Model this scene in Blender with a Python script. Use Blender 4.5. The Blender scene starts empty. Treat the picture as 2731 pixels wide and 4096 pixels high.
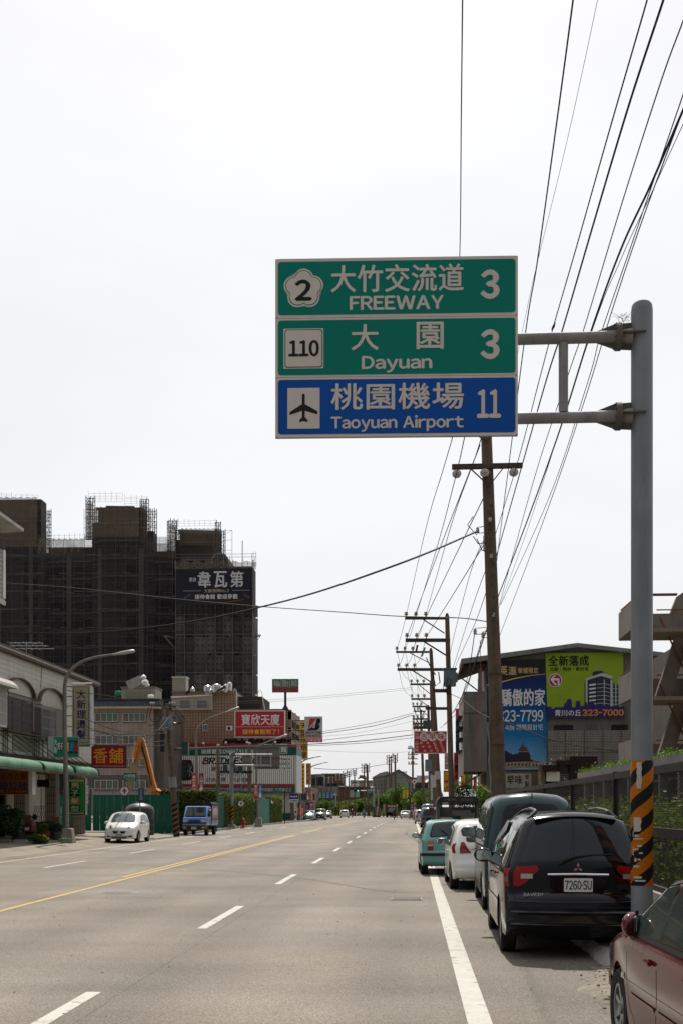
import bpy,bmesh,math,random
from mathutils import kdtree
from mathutils import Vector,Matrix
MT,MR=Matrix.Translation,Matrix.Rotation
from math import radians as RD,sin,cos,pi,atan2,sqrt
R=random.Random(11)
S=bpy.context.scene
COL=S.collection

# --- camera, world, sun, exposure
FP,CX,HY,EYE=4703.0,1365.5,3223.0,1.85
YAW=math.atan(279.5/4703)
cd=bpy.data.cameras.new('camera')
cam=bpy.data.objects.new('camera',cd)
COL.objects.link(cam)
cam.location=(0,0,EYE)
cam.rotation_euler=(RD(90),0,YAW)
cd.lens=36*FP/4096
cd.sensor_width=36
cd.sensor_fit='AUTO'
cd.shift_y=(HY-2048)/4096
cd.clip_end=6000
S.camera=cam

SUNV=Vector((-0.05,0.70,1.0)).normalized()
SUN_EL=math.asin(SUNV.z)
SUN_AZ=atan2(SUNV.x,SUNV.y)
w=bpy.data.worlds.new('World')
S.world=w
w.use_nodes=True
nt=w.node_tree
bg=nt.nodes['Background']
sky=nt.nodes.new('ShaderNodeTexSky')
sky.sky_type='NISHITA'
sky.sun_disc=False
sky.sun_elevation=SUN_EL
sky.sun_rotation=SUN_AZ
sky.dust_density=4
sky.air_density=1.2
tc=nt.nodes.new('ShaderNodeTexCoord')
dot=nt.nodes.new('ShaderNodeVectorMath');dot.operation='DOT_PRODUCT'
dot.inputs[1].default_value=SUNV
nt.links.new(tc.outputs['Generated'],dot.inputs[0])
mr=nt.nodes.new('ShaderNodeMapRange')
mr.interpolation_type='SMOOTHSTEP'
mr.inputs['From Min'].default_value=-0.5;mr.inputs['From Max'].default_value=0.75
mr.inputs['To Min'].default_value=1.7;mr.inputs['To Max'].default_value=7.9
nt.links.new(dot.outputs['Value'],mr.inputs['Value'])
no=nt.nodes.new('ShaderNodeTexNoise');no.inputs['Scale'].default_value=2.2;no.inputs['Detail'].default_value=5
mp=nt.nodes.new('ShaderNodeMapping');mp.inputs['Scale'].default_value=(1,1,2.6)
nt.links.new(tc.outputs['Generated'],mp.inputs['Vector']);nt.links.new(mp.outputs['Vector'],no.inputs['Vector'])
nr=nt.nodes.new('ShaderNodeMapRange')
nr.inputs['From Min'].default_value=0.36;nr.inputs['From Max'].default_value=0.64
nr.inputs['To Min'].default_value=0.93;nr.inputs['To Max'].default_value=1.02
nt.links.new(no.outputs['Fac'],nr.inputs['Value'])
mu=nt.nodes.new('ShaderNodeMath');mu.operation='MULTIPLY'
nt.links.new(mr.outputs['Result'],mu.inputs[0]);nt.links.new(nr.outputs['Result'],mu.inputs[1])
vs=nt.nodes.new('ShaderNodeVectorMath');vs.operation='SCALE'
vs.inputs[0].default_value=(0.985,0.995,1.02)
nt.links.new(mu.outputs[0],vs.inputs['Scale'])
mx=nt.nodes.new('ShaderNodeMix');mx.data_type='RGBA';mx.inputs[0].default_value=0.90
nt.links.new(sky.outputs[0],mx.inputs[6]);nt.links.new(vs.outputs[0],mx.inputs[7])
nt.links.new(mx.outputs[2],bg.inputs['Color'])
bg.inputs['Strength'].default_value=0.12

sd=bpy.data.lights.new('sun','SUN')
sun=bpy.data.objects.new('sun',sd)
COL.objects.link(sun)
sd.energy=5.0
sd.angle=RD(0.6)
sd.color=(1.0,0.93,0.82)
sun.rotation_euler=SUNV.to_track_quat('Z','Y').to_euler()
S.view_settings.view_transform='Standard'
S.view_settings.look='None'
S.view_settings.exposure=0.02
S.view_settings.gamma=1
S.view_settings.use_curve_mapping=False
S.cycles.max_bounces=6
S.cycles.transparent_max_bounces=12

# --- geometry of the place
FW=Vector((-sin(YAW),cos(YAW),0));RT=Vector((cos(YAW),sin(YAW),0))
def ray(px,py):return FW+RT*((px-CX)/FP)+Vector((0,0,(HY-py)/FP))
def W(px,py,d):return ray(px,py)*d+Vector((0,0,EYE))
def atY(px,py,Y):
    r=ray(px,py);return r*(Y/r.y)+Vector((0,0,EYE))
def atX(px,py,X):
    r=ray(px,py);return r*(X/r.x)+Vector((0,0,EYE))
def atZ(px,py,z):
    r=ray(px,py);return r*((z-EYE)/r.z)+Vector((0,0,EYE))
def gz(Y):return 0.0 if Y<100 else-(min(Y,330)-100)*0.004
def G(px,py):
    p=atZ(px,py,0)
    for _ in range(12):p=atZ(px,py,gz(p.y))
    return p

# --- materials
MATS={}
def mat(name,col,rough=.7,metal=0,var=.12,scale=3,bump=0,bscale=60,coat=0,spec=.4,stretch=(1,1,1),dirt=0,dcol=(.05,.045,.04),dscale=1.2):
    if name in MATS:return MATS[name]
    m=bpy.data.materials.new(name);m.use_nodes=True
    MATS[name]=m
    t=m.node_tree;b=t.nodes['Principled BSDF']
    b.inputs['Roughness'].default_value=rough
    b.inputs['Metallic'].default_value=metal
    b.inputs['Specular IOR Level'].default_value=spec
    b.inputs['Coat Weight'].default_value=coat
    b.inputs['Coat Roughness'].default_value=.04
    c=t.nodes.new('ShaderNodeTexCoord');mp=t.nodes.new('ShaderNodeMapping')
    mp.inputs['Scale'].default_value=stretch
    t.links.new(c.outputs['Object'],mp.inputs[0])
    out=None
    rgb=t.nodes.new('ShaderNodeRGB');rgb.outputs[0].default_value=(*col,1)
    out=rgb.outputs[0]
    if var:
        n=t.nodes.new('ShaderNodeTexNoise');n.inputs['Scale'].default_value=scale;n.inputs['Detail'].default_value=6
        t.links.new(mp.outputs[0],n.inputs['Vector'])
        r=t.nodes.new('ShaderNodeMapRange')
        r.inputs[1].default_value=.25;r.inputs[2].default_value=.75
        r.inputs[3].default_value=1-var;r.inputs[4].default_value=1+var
        t.links.new(n.outputs[0],r.inputs[0])
        v=t.nodes.new('ShaderNodeVectorMath');v.operation='SCALE'
        t.links.new(out,v.inputs[0]);t.links.new(r.outputs[0],v.inputs['Scale'])
        out=v.outputs[0]
    if dirt:
        n=t.nodes.new('ShaderNodeTexNoise');n.inputs['Scale'].default_value=dscale;n.inputs['Detail'].default_value=8
        n.inputs['Roughness'].default_value=.65
        mp2=t.nodes.new('ShaderNodeMapping');mp2.inputs['Scale'].default_value=(2.2,2.2,.45)
        t.links.new(c.outputs['Object'],mp2.inputs[0]);t.links.new(mp2.outputs[0],n.inputs['Vector'])
        r=t.nodes.new('ShaderNodeMapRange');r.inputs[1].default_value=.48;r.inputs[2].default_value=.7
        r.inputs[3].default_value=0;r.inputs[4].default_value=dirt
        t.links.new(n.outputs[0],r.inputs[0])
        x=t.nodes.new('ShaderNodeMix');x.data_type='RGBA'
        t.links.new(r.outputs[0],x.inputs[0]);t.links.new(out,x.inputs[6]);x.inputs[7].default_value=(*dcol,1)
        out=x.outputs[2]
    t.links.new(out,b.inputs['Base Color'])
    if rough>.45 and spec==.4:b.inputs['Specular IOR Level'].default_value=.22
    if bump:
        n=t.nodes.new('ShaderNodeTexNoise');n.inputs['Scale'].default_value=bscale;n.inputs['Detail'].default_value=4
        t.links.new(c.outputs['Object'],n.inputs['Vector'])
        bb=t.nodes.new('ShaderNodeBump');bb.inputs['Strength'].default_value=bump;bb.inputs['Distance'].default_value=.02
        t.links.new(n.outputs[0],bb.inputs['Height']);t.links.new(bb.outputs[0],b.inputs['Normal'])
    return m
def paint(name,col,rough=.28,metal=.0,var=.04):
    return mat(name,col,rough,metal,var,1.5,coat=.45,spec=.35,dirt=.0)
def glass(name,col=(.012,.016,.017),rough=.04):
    return mat(name,col,rough,0,.1,1,spec=.38,coat=0)
def tiled(name,col,mortar,sx,sz,axis='X',mort=.06,rough=.5,var=.15,dirt=.35,dcol=(.06,.05,.04),offset=0.0):
    """small wall tiles: a brick texture in metres, for facades too far away to tell the tiles apart"""
    if name in MATS:return MATS[name]
    m=mat(name,col,rough,0,var,.7,dirt=dirt,dcol=dcol,dscale=.5)
    t=m.node_tree;b=t.nodes['Principled BSDF']
    src=b.inputs['Base Color'].links[0].from_socket
    c=t.nodes.new('ShaderNodeTexCoord');sp=t.nodes.new('ShaderNodeSeparateXYZ');cb=t.nodes.new('ShaderNodeCombineXYZ')
    t.links.new(c.outputs['Object'],sp.inputs[0])
    t.links.new(sp.outputs[axis],cb.inputs[0]);t.links.new(sp.outputs['Z'],cb.inputs[1])
    br=t.nodes.new('ShaderNodeTexBrick')
    br.inputs['Scale'].default_value=1;br.inputs['Brick Width'].default_value=sx;br.inputs['Row Height'].default_value=sz
    br.inputs['Mortar Size'].default_value=mort*min(sx,sz);br.offset=offset
    t.links.new(cb.outputs[0],br.inputs['Vector'])
    x=t.nodes.new('ShaderNodeMix');x.data_type='RGBA'
    t.links.new(br.outputs['Fac'],x.inputs[0]);t.links.new(src,x.inputs[6]);x.inputs[7].default_value=(*mortar,1)
    t.links.new(x.outputs[2],b.inputs['Base Color'])
    return m

# --- mesh builder
class MB:
    def __init__(s):s.v=[];s.f=[]
    def add(s,vs,fs,M=None):
        k=len(s.v)
        s.v+=[tuple(M@Vector(p))if M is not None else tuple(p)for p in vs]
        s.f+=[tuple(i+k for i in f)for f in fs]
        return s
    def box(s,x0,x1,y0,y1,z0,z1,M=None):
        return s.add([(x0,y0,z0),(x1,y0,z0),(x1,y1,z0),(x0,y1,z0),(x0,y0,z1),(x1,y0,z1),(x1,y1,z1),(x0,y1,z1)],
                     [(0,3,2,1),(4,5,6,7),(0,1,5,4),(1,2,6,5),(2,3,7,6),(3,0,4,7)],M)
    def cbox(s,c,sx,sy,sz,rz=0,M=None):
        m=MT(c)@MR(rz,4,'Z')
        if M is not None:m=M@m
        return s.box(-sx/2,sx/2,-sy/2,sy/2,-sz/2,sz/2,m)
    def tube(s,a,b,r0,r1=None,n=8,cap=True,M=None):
        a=Vector(a);b=Vector(b);r1=r0 if r1 is None else r1
        q=(b-a).to_track_quat('Z','Y')
        vs=[]
        for p,r in((a,r0),(b,r1)):
            for i in range(n):
                g=2*pi*i/n;vs.append(p+q@Vector((r*cos(g),r*sin(g),0)))
        fs=[(i,(i+1)%n,n+(i+1)%n,n+i)for i in range(n)]
        if cap:fs+=[tuple(range(n-1,-1,-1)),tuple(range(n,2*n))]
        return s.add(vs,fs,M)
    def bar(s,a,b,wd,th=None):
        """square bar from a to b"""
        a=Vector(a);b=Vector(b);th=wd if th is None else th
        q=(b-a).to_track_quat('Z','Y');L=(b-a).length
        m=MT(a)@q.to_matrix().to_4x4()
        return s.box(-wd/2,wd/2,-th/2,th/2,0,L,m)
    def path(s,pts,r,n=6,cap=True):
        pts=[Vector(p)for p in pts];rs=r if isinstance(r,(list,tuple))else[r]*len(pts)
        up=None;vs=[]
        for i,p in enumerate(pts):
            t=(pts[min(i+1,len(pts)-1)]-pts[max(i-1,0)]).normalized()
            if up is None:
                up=Vector((0,0,1))if abs(t.z)<.9 else Vector((1,0,0))
            x=t.cross(up).normalized();up=x.cross(t).normalized()
            for k in range(n):
                g=2*pi*k/n;vs.append(p+(x*cos(g)+up*sin(g))*rs[i])
        fs=[]
        for i in range(len(pts)-1):
            for k in range(n):
                k2=(k+1)%n;fs.append((i*n+k,i*n+k2,(i+1)*n+k2,(i+1)*n+k))
        if cap:fs+=[tuple(range(n)),tuple(range(len(vs)-1,len(vs)-n-1,-1))]
        return s.add(vs,fs)
    def lathe(s,prof,n=20,M=None):
        """prof: (radius, z) pairs round the Z axis"""
        vs=[];fs=[]
        for r,z in prof:
            for k in range(n):
                g=2*pi*k/n;vs.append((r*cos(g),r*sin(g),z))
        for i in range(len(prof)-1):
            for k in range(n):
                k2=(k+1)%n;fs.append((i*n+k,i*n+k2,(i+1)*n+k2,(i+1)*n+k))
        fs.append(tuple(range(n-1,-1,-1)));fs.append(tuple(range((len(prof)-1)*n,len(prof)*n)))
        return s.add(vs,fs,M)
    def ball(s,c,r,n=10,sx=1,sy=1,sz=1):
        pr=[(max(1e-4,r*sin(pi*i/n)),-r*cos(pi*i/n))for i in range(n+1)]
        return s.lathe(pr,n+2,MT(c)@Matrix.Diagonal((sx,sy,sz,1)))
    def prism(s,pts,y0,y1,M=None):
        """pts: outline in X,Z, extruded from y0 to y1"""
        n=len(pts)
        vs=[(x,y0,z)for x,z in pts]+[(x,y1,z)for x,z in pts]
        fs=[tuple(range(n)),tuple(range(2*n-1,n-1,-1))]+[(i,n+i,n+(i+1)%n,(i+1)%n)for i in range(n)]
        return s.add(vs,fs,M)
    def grid(s,P):
        """P: rows of points"""
        a=len(P);b=len(P[0]);vs=[p for r in P for p in r]
        return s.add(vs,[(i*b+j,i*b+j+1,(i+1)*b+j+1,(i+1)*b+j)for i in range(a-1)for j in range(b-1)])
    def build(s,name,m,parent=None,smooth=False,bevel=0,kind=None,M=None,label=None,ang=35):
        me=bpy.data.meshes.new(name);me.from_pydata(s.v,[],s.f);me.update()
        bm=bmesh.new();bm.from_mesh(me)
        bmesh.ops.recalc_face_normals(bm,faces=bm.faces)
        if bevel:
            bmesh.ops.bevel(bm,geom=[e for e in bm.edges if e.is_manifold and e.calc_face_angle(0)>.5],offset=bevel,segments=2,affect='EDGES',clamp_overlap=True)
        bm.to_mesh(me);bm.free()
        if smooth:
            me.shade_smooth()
            me.set_sharp_from_angle(angle=RD(ang))
        if m is not None:me.materials.append(m)
        return link(name,me,parent,kind,M,label)
def link(name,me,parent=None,kind=None,M=None,label=None):
    o=bpy.data.objects.new(name,me);COL.objects.link(o)
    if parent is not None:o.parent=parent
    if M is not None:o.matrix_local=M
    if kind:o['kind']=kind
    if label:o['label']=label
    return o
def tag(o,label,cat,group=None,kind=None):
    o['label']=label;o['category']=cat
    if group:o['group']=group
    if kind:o['kind']=kind
    return o
def thing(name,label,cat,loc=(0,0,0),rz=0,group=None):
    o=bpy.data.objects.new(name,None);COL.objects.link(o)
    o.location=loc;o.rotation_euler=(0,0,rz);o.empty_display_size=.2
    return tag(o,label,cat,group)
def kids(o):return[c for c in bpy.data.objects if c.parent==o]
TREE={}
def dup(o,loc,rz=None,label=None,parent=None,known=None):
    """copy of a thing with copies of its parts and sub-parts"""
    known=known or[c for c in bpy.data.objects if c.parent is not None]
    c=o.copy();COL.objects.link(c);c.location=loc
    if rz is not None:c.rotation_euler=(0,0,rz)
    if label:c['label']=label
    for k in[x for x in known if x.parent==o]:
        k2=k.copy();COL.objects.link(k2);k2.parent=c
        for g in[x for x in known if x.parent==k]:
            g2=g.copy();COL.objects.link(g2);g2.parent=k2
    return c

# --- lettering
TXT={}
GL1={}
def glyph(ch):
    if ch not in GL1:
        c=bpy.data.curves.new('lettering','FONT');c.body=chr(ord(ch)+0xFEE0)if '!'<=ch<='~' else ch
        c.size=1;c.resolution_u=3
        o=bpy.data.objects.new('lettering',c);me=o.to_mesh()
        GL1[ch]=([(p.co.x*(.5 if ch=='-' else 1),p.co.y)for p in me.vertices],[tuple(p.vertices)for p in me.polygons])
        o.to_mesh_clear();bpy.data.objects.remove(o);bpy.data.curves.remove(c)
    return GL1[ch]
def glyphs(s,vertical=False):
    key=(s,vertical)
    if key in TXT:return TXT[key]
    v=[];f=[];pen=0
    for i,ch in enumerate(s):
        if ch==' ':pen+=.34;continue
        cv,cf=glyph(ch);a0=min(p[0]for p in cv);a1=max(p[0]for p in cv);k=len(v)
        latin=ord(ch)<0x300
        if vertical:ox=-(a0+a1)/2;oy=-i*1.08
        else:ox=pen-a0+.045 if latin else pen;oy=0;pen+=a1-a0+.09 if latin else 1.02
        v+=[(x+ox,y+oy)for x,y in cv];f+=[tuple(q+k for q in p)for p in cf]
    x0=min(p[0]for p in v);x1=max(p[0]for p in v);y0=min(p[1]for p in v);y1=max(p[1]for p in v)
    TXT[key]=(v,f,x0,x1,y0,y1)
    return TXT[key]
def text(s,x0,x1,z0,z1,m,parent,y=-.004,bold=0,vertical=False,slant=0,M=None,name='lettering'):
    """fills the box x0..x1, z0..z1 of the parent's own X,Z plane with the writing, on the face towards -Y"""
    v,f,a0,a1,b0,b1=glyphs(s,vertical)
    sx=(x1-x0)/(a1-a0);sz=(z1-z0)/(b1-b0)
    mb=MB();t=min(bold*.75,.019 if ord(max(s))>300 else.06)*abs(sz)
    offs=[(0,0)]if not bold else[(-t,0),(t,0),(0,t*.8),(0,-t*.8),(0,0)]
    for i,(ox,oz)in enumerate(offs):
        mb.add([(x0+(p[0]-a0)*sx+ox+slant*(p[1]-b0)*sz,y-i*.0006,z0+(p[1]-b0)*sz+oz)for p in v],f)
    me=bpy.data.meshes.new(name);me.from_pydata(mb.v,[],mb.f);me.materials.append(m)
    return link(name,me,parent,None,M)
def ell(cx,cz,rx,rz=None,n=24,a0=0,a1=2*pi):
    rz=rx if rz is None else rz
    return[(cx+rx*cos(a0+(a1-a0)*i/n),cz+rz*sin(a0+(a1-a0)*i/n))for i in range(n)]
def rrect(x0,x1,z0,z1,r,n=4):
    o=[]
    for cx,cz,a in((x1-r,z0+r,-pi/2),(x1-r,z1-r,0),(x0+r,z1-r,pi/2),(x0+r,z0+r,pi)):
        for i in range(n+1):
            g=a+pi/2*i/n;o.append((cx+r*cos(g),cz+r*sin(g)))
    return o

class Board:
    """a sign board built where it stands; its writing is given by where it sits on the board in photo pixels"""
    def __init__(s,name,label,cat,px0,px1,py0,py1,d,thick=.12,face=None,frame=None,fw=.04,rz=0,group=None,face_name='face',rim=None):
        s.k=d/FP;s.cx=(px0+px1)/2;s.cy=(py0+py1)/2
        s.root=thing(name,label,cat,W(s.cx,s.cy,d),rz,group)
        s.w=(px1-px0)*s.k/2;s.h=(py1-py0)*s.k/2
        s.box=MB().box(-s.w,s.w,.0,thick,-s.h,s.h).build('casing' if face_name=='face' else 'panel',frame or face,s.root)
        if face:s.face=MB().prism([(-s.w+fw,-s.h+fw),(s.w-fw,-s.h+fw),(s.w-fw,s.h-fw),(-s.w+fw,s.h-fw)],-.004,.001).build(face_name,face,s.root)
    def X(s,px):return(px-s.cx)*s.k
    def Z(s,py):return(s.cy-py)*s.k
    def t(s,txt,px0,px1,py0,py1,m,**k):return text(txt,s.X(px0),s.X(px1),s.Z(py1),s.Z(py0),m,s.root,**{'y':-.009,**k})
    def shape(s,pts,m,name,y=-.0065,px=True):
        if px:pts=[(s.X(a),s.Z(b))for a,b in pts]
        return MB().prism(pts,y,y+.002).build(name,m,s.root)
    def rect(s,px0,px1,py0,py1,m,name,y=-.0065):return s.shape([(px0,py1),(px1,py1),(px1,py0),(px0,py0)],m,name,y)
    def disc(s,cx,cy,r,m,name,y=-.0065,n=24):return s.shape(ell(cx,cy,r,r,n),m,name,y)

# common materials
WHITE=mat('white sign film',(.62,.60,.58),.5,var=.04)
BLACKF=mat('black film',(.012,.012,.014),.5,var=.05)
REDF=mat('red sign film',(.40,.025,.035),.55,var=.06,dirt=.15)
YELF=mat('yellow lettering film',(.72,.52,.03),.5,var=.06)
GALV=mat('galvanised steel',(.30,.31,.315),.5,.55,.18,2.5,bump=.15,dirt=.35,dcol=(.13,.115,.10))
DKSTEEL=mat('dark painted steel',(.028,.024,.024),.6,.1,.3,6)
RUST=mat('rusty steel',(.10,.05,.032),.8,.1,.4,9,bump=.3)
CONC=mat('weathered concrete',(.27,.255,.235),.9,0,.2,1.3,bump=.4,bscale=30,dirt=.55,dcol=(.09,.08,.07))
WHT=mat('white painted metal',(.66,.65,.62),.5,0,.08,2,dirt=.25,dcol=(.25,.22,.18))
RUBBER=mat('black rubber',(.018,.017,.017),.85,0,.2,8)
CHROME=mat('chrome',(.65,.65,.66),.12,1.0,.05)
WIREM=mat('black cable',(.022,.02,.022),.7,0,.1,2)
# ==== ground, road, pavements
def road_mat():
    m=bpy.data.materials.new('asphalt');m.use_nodes=True
    t=m.node_tree;b=t.nodes['Principled BSDF'];N=t.nodes.new;Lk=t.links.new
    c=N('ShaderNodeTexCoord')
    def noise(scale,det=4,st=(1,1,1),rough=.5):
        mp=N('ShaderNodeMapping');mp.inputs['Scale'].default_value=st
        n=N('ShaderNodeTexNoise');n.inputs['Scale'].default_value=scale;n.inputs['Detail'].default_value=det;n.inputs['Roughness'].default_value=rough
        Lk(c.outputs['Object'],mp.inputs[0]);Lk(mp.outputs[0],n.inputs['Vector']);return n.outputs[0]
    def mrange(s,a,b_,lo,hi):
        r=N('ShaderNodeMapRange');r.inputs[1].default_value=a;r.inputs[2].default_value=b_;r.inputs[3].default_value=lo;r.inputs[4].default_value=hi
        Lk(s,r.inputs[0]);return r.outputs[0]
    def mul(a,b_):
        x=N('ShaderNodeMath');x.operation='MULTIPLY';Lk(a,x.inputs[0])
        if isinstance(b_,float):x.inputs[1].default_value=b_
        else:Lk(b_,x.inputs[1])
        return x.outputs[0]
    agg=mrange(noise(42,4,rough=.85),.42,.58,.55,1.45)
    agg2=mrange(noise(12,4,rough=.7),.38,.62,.88,1.12)
    big=mrange(noise(.35,5),.38,.62,.88,1.10)
    lane=mrange(noise(1,5,(.55,.03,1)),.38,.62,.82,1.08)
    cross=mrange(noise(1,4,(.1,.8,1)),.4,.62,1.04,.93)
    k=mul(mul(mul(agg,agg2),mul(big,lane)),cross)
    # crack and dark seam beside the dashed line
    sp=N('ShaderNodeSeparateXYZ');Lk(c.outputs['Object'],sp.inputs[0])
    wob=N('ShaderNodeMath');wob.operation='MULTIPLY_ADD';Lk(noise(1.1,5,(0.01,1,1),.7),wob.inputs[0]);wob.inputs[1].default_value=.14;Lk(sp.outputs['X'],wob.inputs[2])
    off=N('ShaderNodeMath');off.operation='ADD';Lk(wob.outputs[0],off.inputs[0]);off.inputs[1].default_value=2.86-.07
    ab=N('ShaderNodeMath');ab.operation='ABSOLUTE';Lk(off.outputs[0],ab.inputs[0])
    crack=mrange(ab.outputs[0],.002,.014,.66,1)
    seam=mrange(ab.outputs[0],.05,1.3,.80,1)
    k=mul(mul(k,crack),seam)
    # fine crazing in patches
    vo=N('ShaderNodeTexVoronoi');vo.feature='DISTANCE_TO_EDGE';vo.inputs['Scale'].default_value=3.2
    wn=N('ShaderNodeVectorMath');wn.operation='ADD'
    nn=N('ShaderNodeTexNoise');nn.inputs['Scale'].default_value=6;Lk(c.outputs['Object'],nn.inputs['Vector'])
    sc=N('ShaderNodeVectorMath');sc.operation='SCALE';sc.inputs['Scale'].default_value=.35;Lk(nn.outputs['Color'],sc.inputs[0])
    Lk(c.outputs['Object'],wn.inputs[0]);Lk(sc.outputs[0],wn.inputs[1]);Lk(wn.outputs[0],vo.inputs['Vector'])
    cr=mrange(vo.outputs['Distance'],.004,.018,.62,1)
    msk=mrange(noise(.5,3),.57,.63,0,1)
    mxx=N('ShaderNodeMix');Lk(msk,mxx.inputs[0]);mxx.inputs[2].default_value=1;Lk(cr,mxx.inputs[3])
    k=mul(k,mxx.outputs[0])
    col=N('ShaderNodeMix');col.data_type='RGBA'
    col.inputs[6].default_value=(.174,.150,.122,1);col.inputs[7].default_value=(.180,.162,.140,1)
    Lk(mrange(noise(.22,4),.35,.65,0,1),col.inputs[0])
    v=N('ShaderNodeVectorMath');v.operation='SCALE';Lk(col.outputs[2],v.inputs[0]);Lk(k,v.inputs['Scale'])
    Lk(v.outputs[0],b.inputs['Base Color'])
    b.inputs['Roughness'].default_value=.86;b.inputs['Specular IOR Level'].default_value=.3
    bb=N('ShaderNodeBump');bb.inputs['Strength'].default_value=.5;bb.inputs['Distance'].default_value=.012
    Lk(noise(90,3),bb.inputs['Height']);Lk(bb.outputs[0],b.inputs['Normal'])
    return m
ASPH=road_mat()
def worn(name,col,hole,lo=.52,hi=.6):
    """road paint, worn through to the asphalt in patches"""
    m=mat(name,col,.7,var=.08,scale=4)
    t=m.node_tree;b=t.nodes['Principled BSDF'];src=b.inputs['Base Color'].links[0].from_socket
    c=t.nodes.new('ShaderNodeTexCoord')
    n=t.nodes.new('ShaderNodeTexNoise');n.inputs['Scale'].default_value=5;n.inputs['Detail'].default_value=8;n.inputs['Roughness'].default_value=.75
    t.links.new(c.outputs['Object'],n.inputs['Vector'])
    r=t.nodes.new('ShaderNodeMapRange');r.inputs[1].default_value=lo;r.inputs[2].default_value=hi
    t.links.new(n.outputs[0],r.inputs[0])
    x=t.nodes.new('ShaderNodeMix');x.data_type='RGBA';t.links.new(r.outputs[0],x.inputs[0]);t.links.new(src,x.inputs[6]);x.inputs[7].default_value=(*hole,1)
    t.links.new(x.outputs[2],b.inputs['Base Color'])
    return m
WLINE=worn('worn white road paint',(.43,.415,.375),(.19,.17,.145),.56,.62)
YLINE=worn('worn yellow road paint',(.42,.29,.10),(.17,.15,.12),.53,.66)
DIRT=mat('dusty ground',(.20,.175,.14),.95,0,.2,.4,bump=.4,bscale=20)
PAVE=mat('pavement concrete',(.235,.205,.165),.92,0,.2,.8,bump=.4,bscale=25,dirt=.5,dcol=(.10,.09,.075),dscale=.6)
KERB=mat('kerb concrete',(.30,.29,.265),.9,0,.2,2,bump=.7,bscale=14,dirt=.6,dcol=(.12,.11,.10),dscale=3)

def sheet(name,x0,x1,y0,y1,dz,m,kind='structure',parent=None):
    ys=sorted({y0,y1}|{y for y in(100,330)if y0<y<y1})
    mb=MB();mb.grid([[(x0,y,gz(y)+dz),(x1,y,gz(y)+dz)]for y in ys])
    return mb.build(name,m,parent,kind=kind)
sheet('ground',-1500,1500,-60,4000,-.03,DIRT)
sheet('road',-14.4,2.2,-30,300,0,ASPH)
sheet('crossing_road',-260,200,262,318,.004,ASPH)
def marks(name,x,wd,spans,m,dz=.004):
    mb=MB()
    for a,b in spans:
        ys=[a]+[y for y in(100,)if a<y<b]+[b]
        mb.grid([[(x-wd/2,y,gz(y)+dz),(x+wd/2,y,gz(y)+dz)]for y in ys])
    return mb.build(name,m,None,kind='structure')
marks('edge_line_marking',.58,.21,[(4,15.1),(15.13,60),(60.1,140),(140,258)],WLINE)
marks('lane_line_marking',-3.14,.15,[(7.5+10.03*i,11.5+10.03*i)for i in range(25)],WLINE)
marks('lane_line_marking_far_side',-10.9,.13,[(34.4+10.7*i,38.8+10.7*i)for i in range(-2,20)],WLINE)
marks('centre_line_marking',-7.45,.12,[(30,73.4),(80,97),(113,175),(190,250)],YLINE)
marks('centre_line_marking_near',-7.2,.12,[(4,73),(80.4,96),(113,175),(190,250)],YLINE)
marks('edge_line_marking_left',-13.35,.11,[(20,140),(142,250)],WLINE)
# short pale marks across the nearer lane
p=G(1500,3364);q=G(1595,3371)
MB().grid([[(p.x,p.y-.25,.004),(q.x,q.y-.25,.004)],[(p.x,p.y+.1,.004),(q.x,q.y+.1,.004)]]).build('faded_marking',YLINE,None,kind='structure')

# manholes and gully gratings
IRON=mat('cast iron',(.13,.125,.12),.6,.3,.3,12,bump=.4)
def manhole(px,py,r,label):
    p=G(px,py);t=thing('manhole_cover',label,'manhole cover',p)
    MB().lathe([(r*1.25,-.01),(r*1.25,.004),(r*1.02,.006)],28).build('surround',mat('fresh concrete patch',(.22,.215,.21),.9),t)
    MB().lathe([(r,-.01),(r,.010),(r*.86,.012)],28).build('lid',IRON,t)
    mb=MB()
    for i in range(-4,5):
        wdt=sqrt(max(0,(r*.8)**2-(i*r*.18)**2));mb.box(i*r*.18-.012,i*r*.18+.012,-wdt,wdt,.011,.017)
    mb.build('tread_pattern',IRON,t,kind='stuff')
manhole(1196,3446,.38,'round manhole cover beside the dashed white lane line')
manhole(472,3572,.36,'dark round manhole cover near the yellow centre line')
p=G(1625,3597);g=thing('gully_grating','pale rectangular gully grating left of the white edge line','drain grating',p)
GRT=mat('grating iron',(.20,.195,.185),.7,.2,.2,9)
MB().box(-.30,.30,-.26,.26,-.05,.003).build('pit',mat('dark pit',(.03,.03,.03),.9),g)
mb=MB()
for a in(-.30,.28):mb.box(a,a+.02,-.26,.26,.003,.014)
for a in(-.26,.24):mb.box(-.3,.3,a,a+.02,.003,.0135)
mb.build('frame',GRT,g)
me=MB().box(-.007,.009,-.24,.24,.003,.012)
first=me.build('grating_bar',GRT,g)
for i in range(14):link('grating_bar',first.data,g,M=MT((-.26+i*.037,0,0)))
first.location=(.272,0,0)

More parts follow.
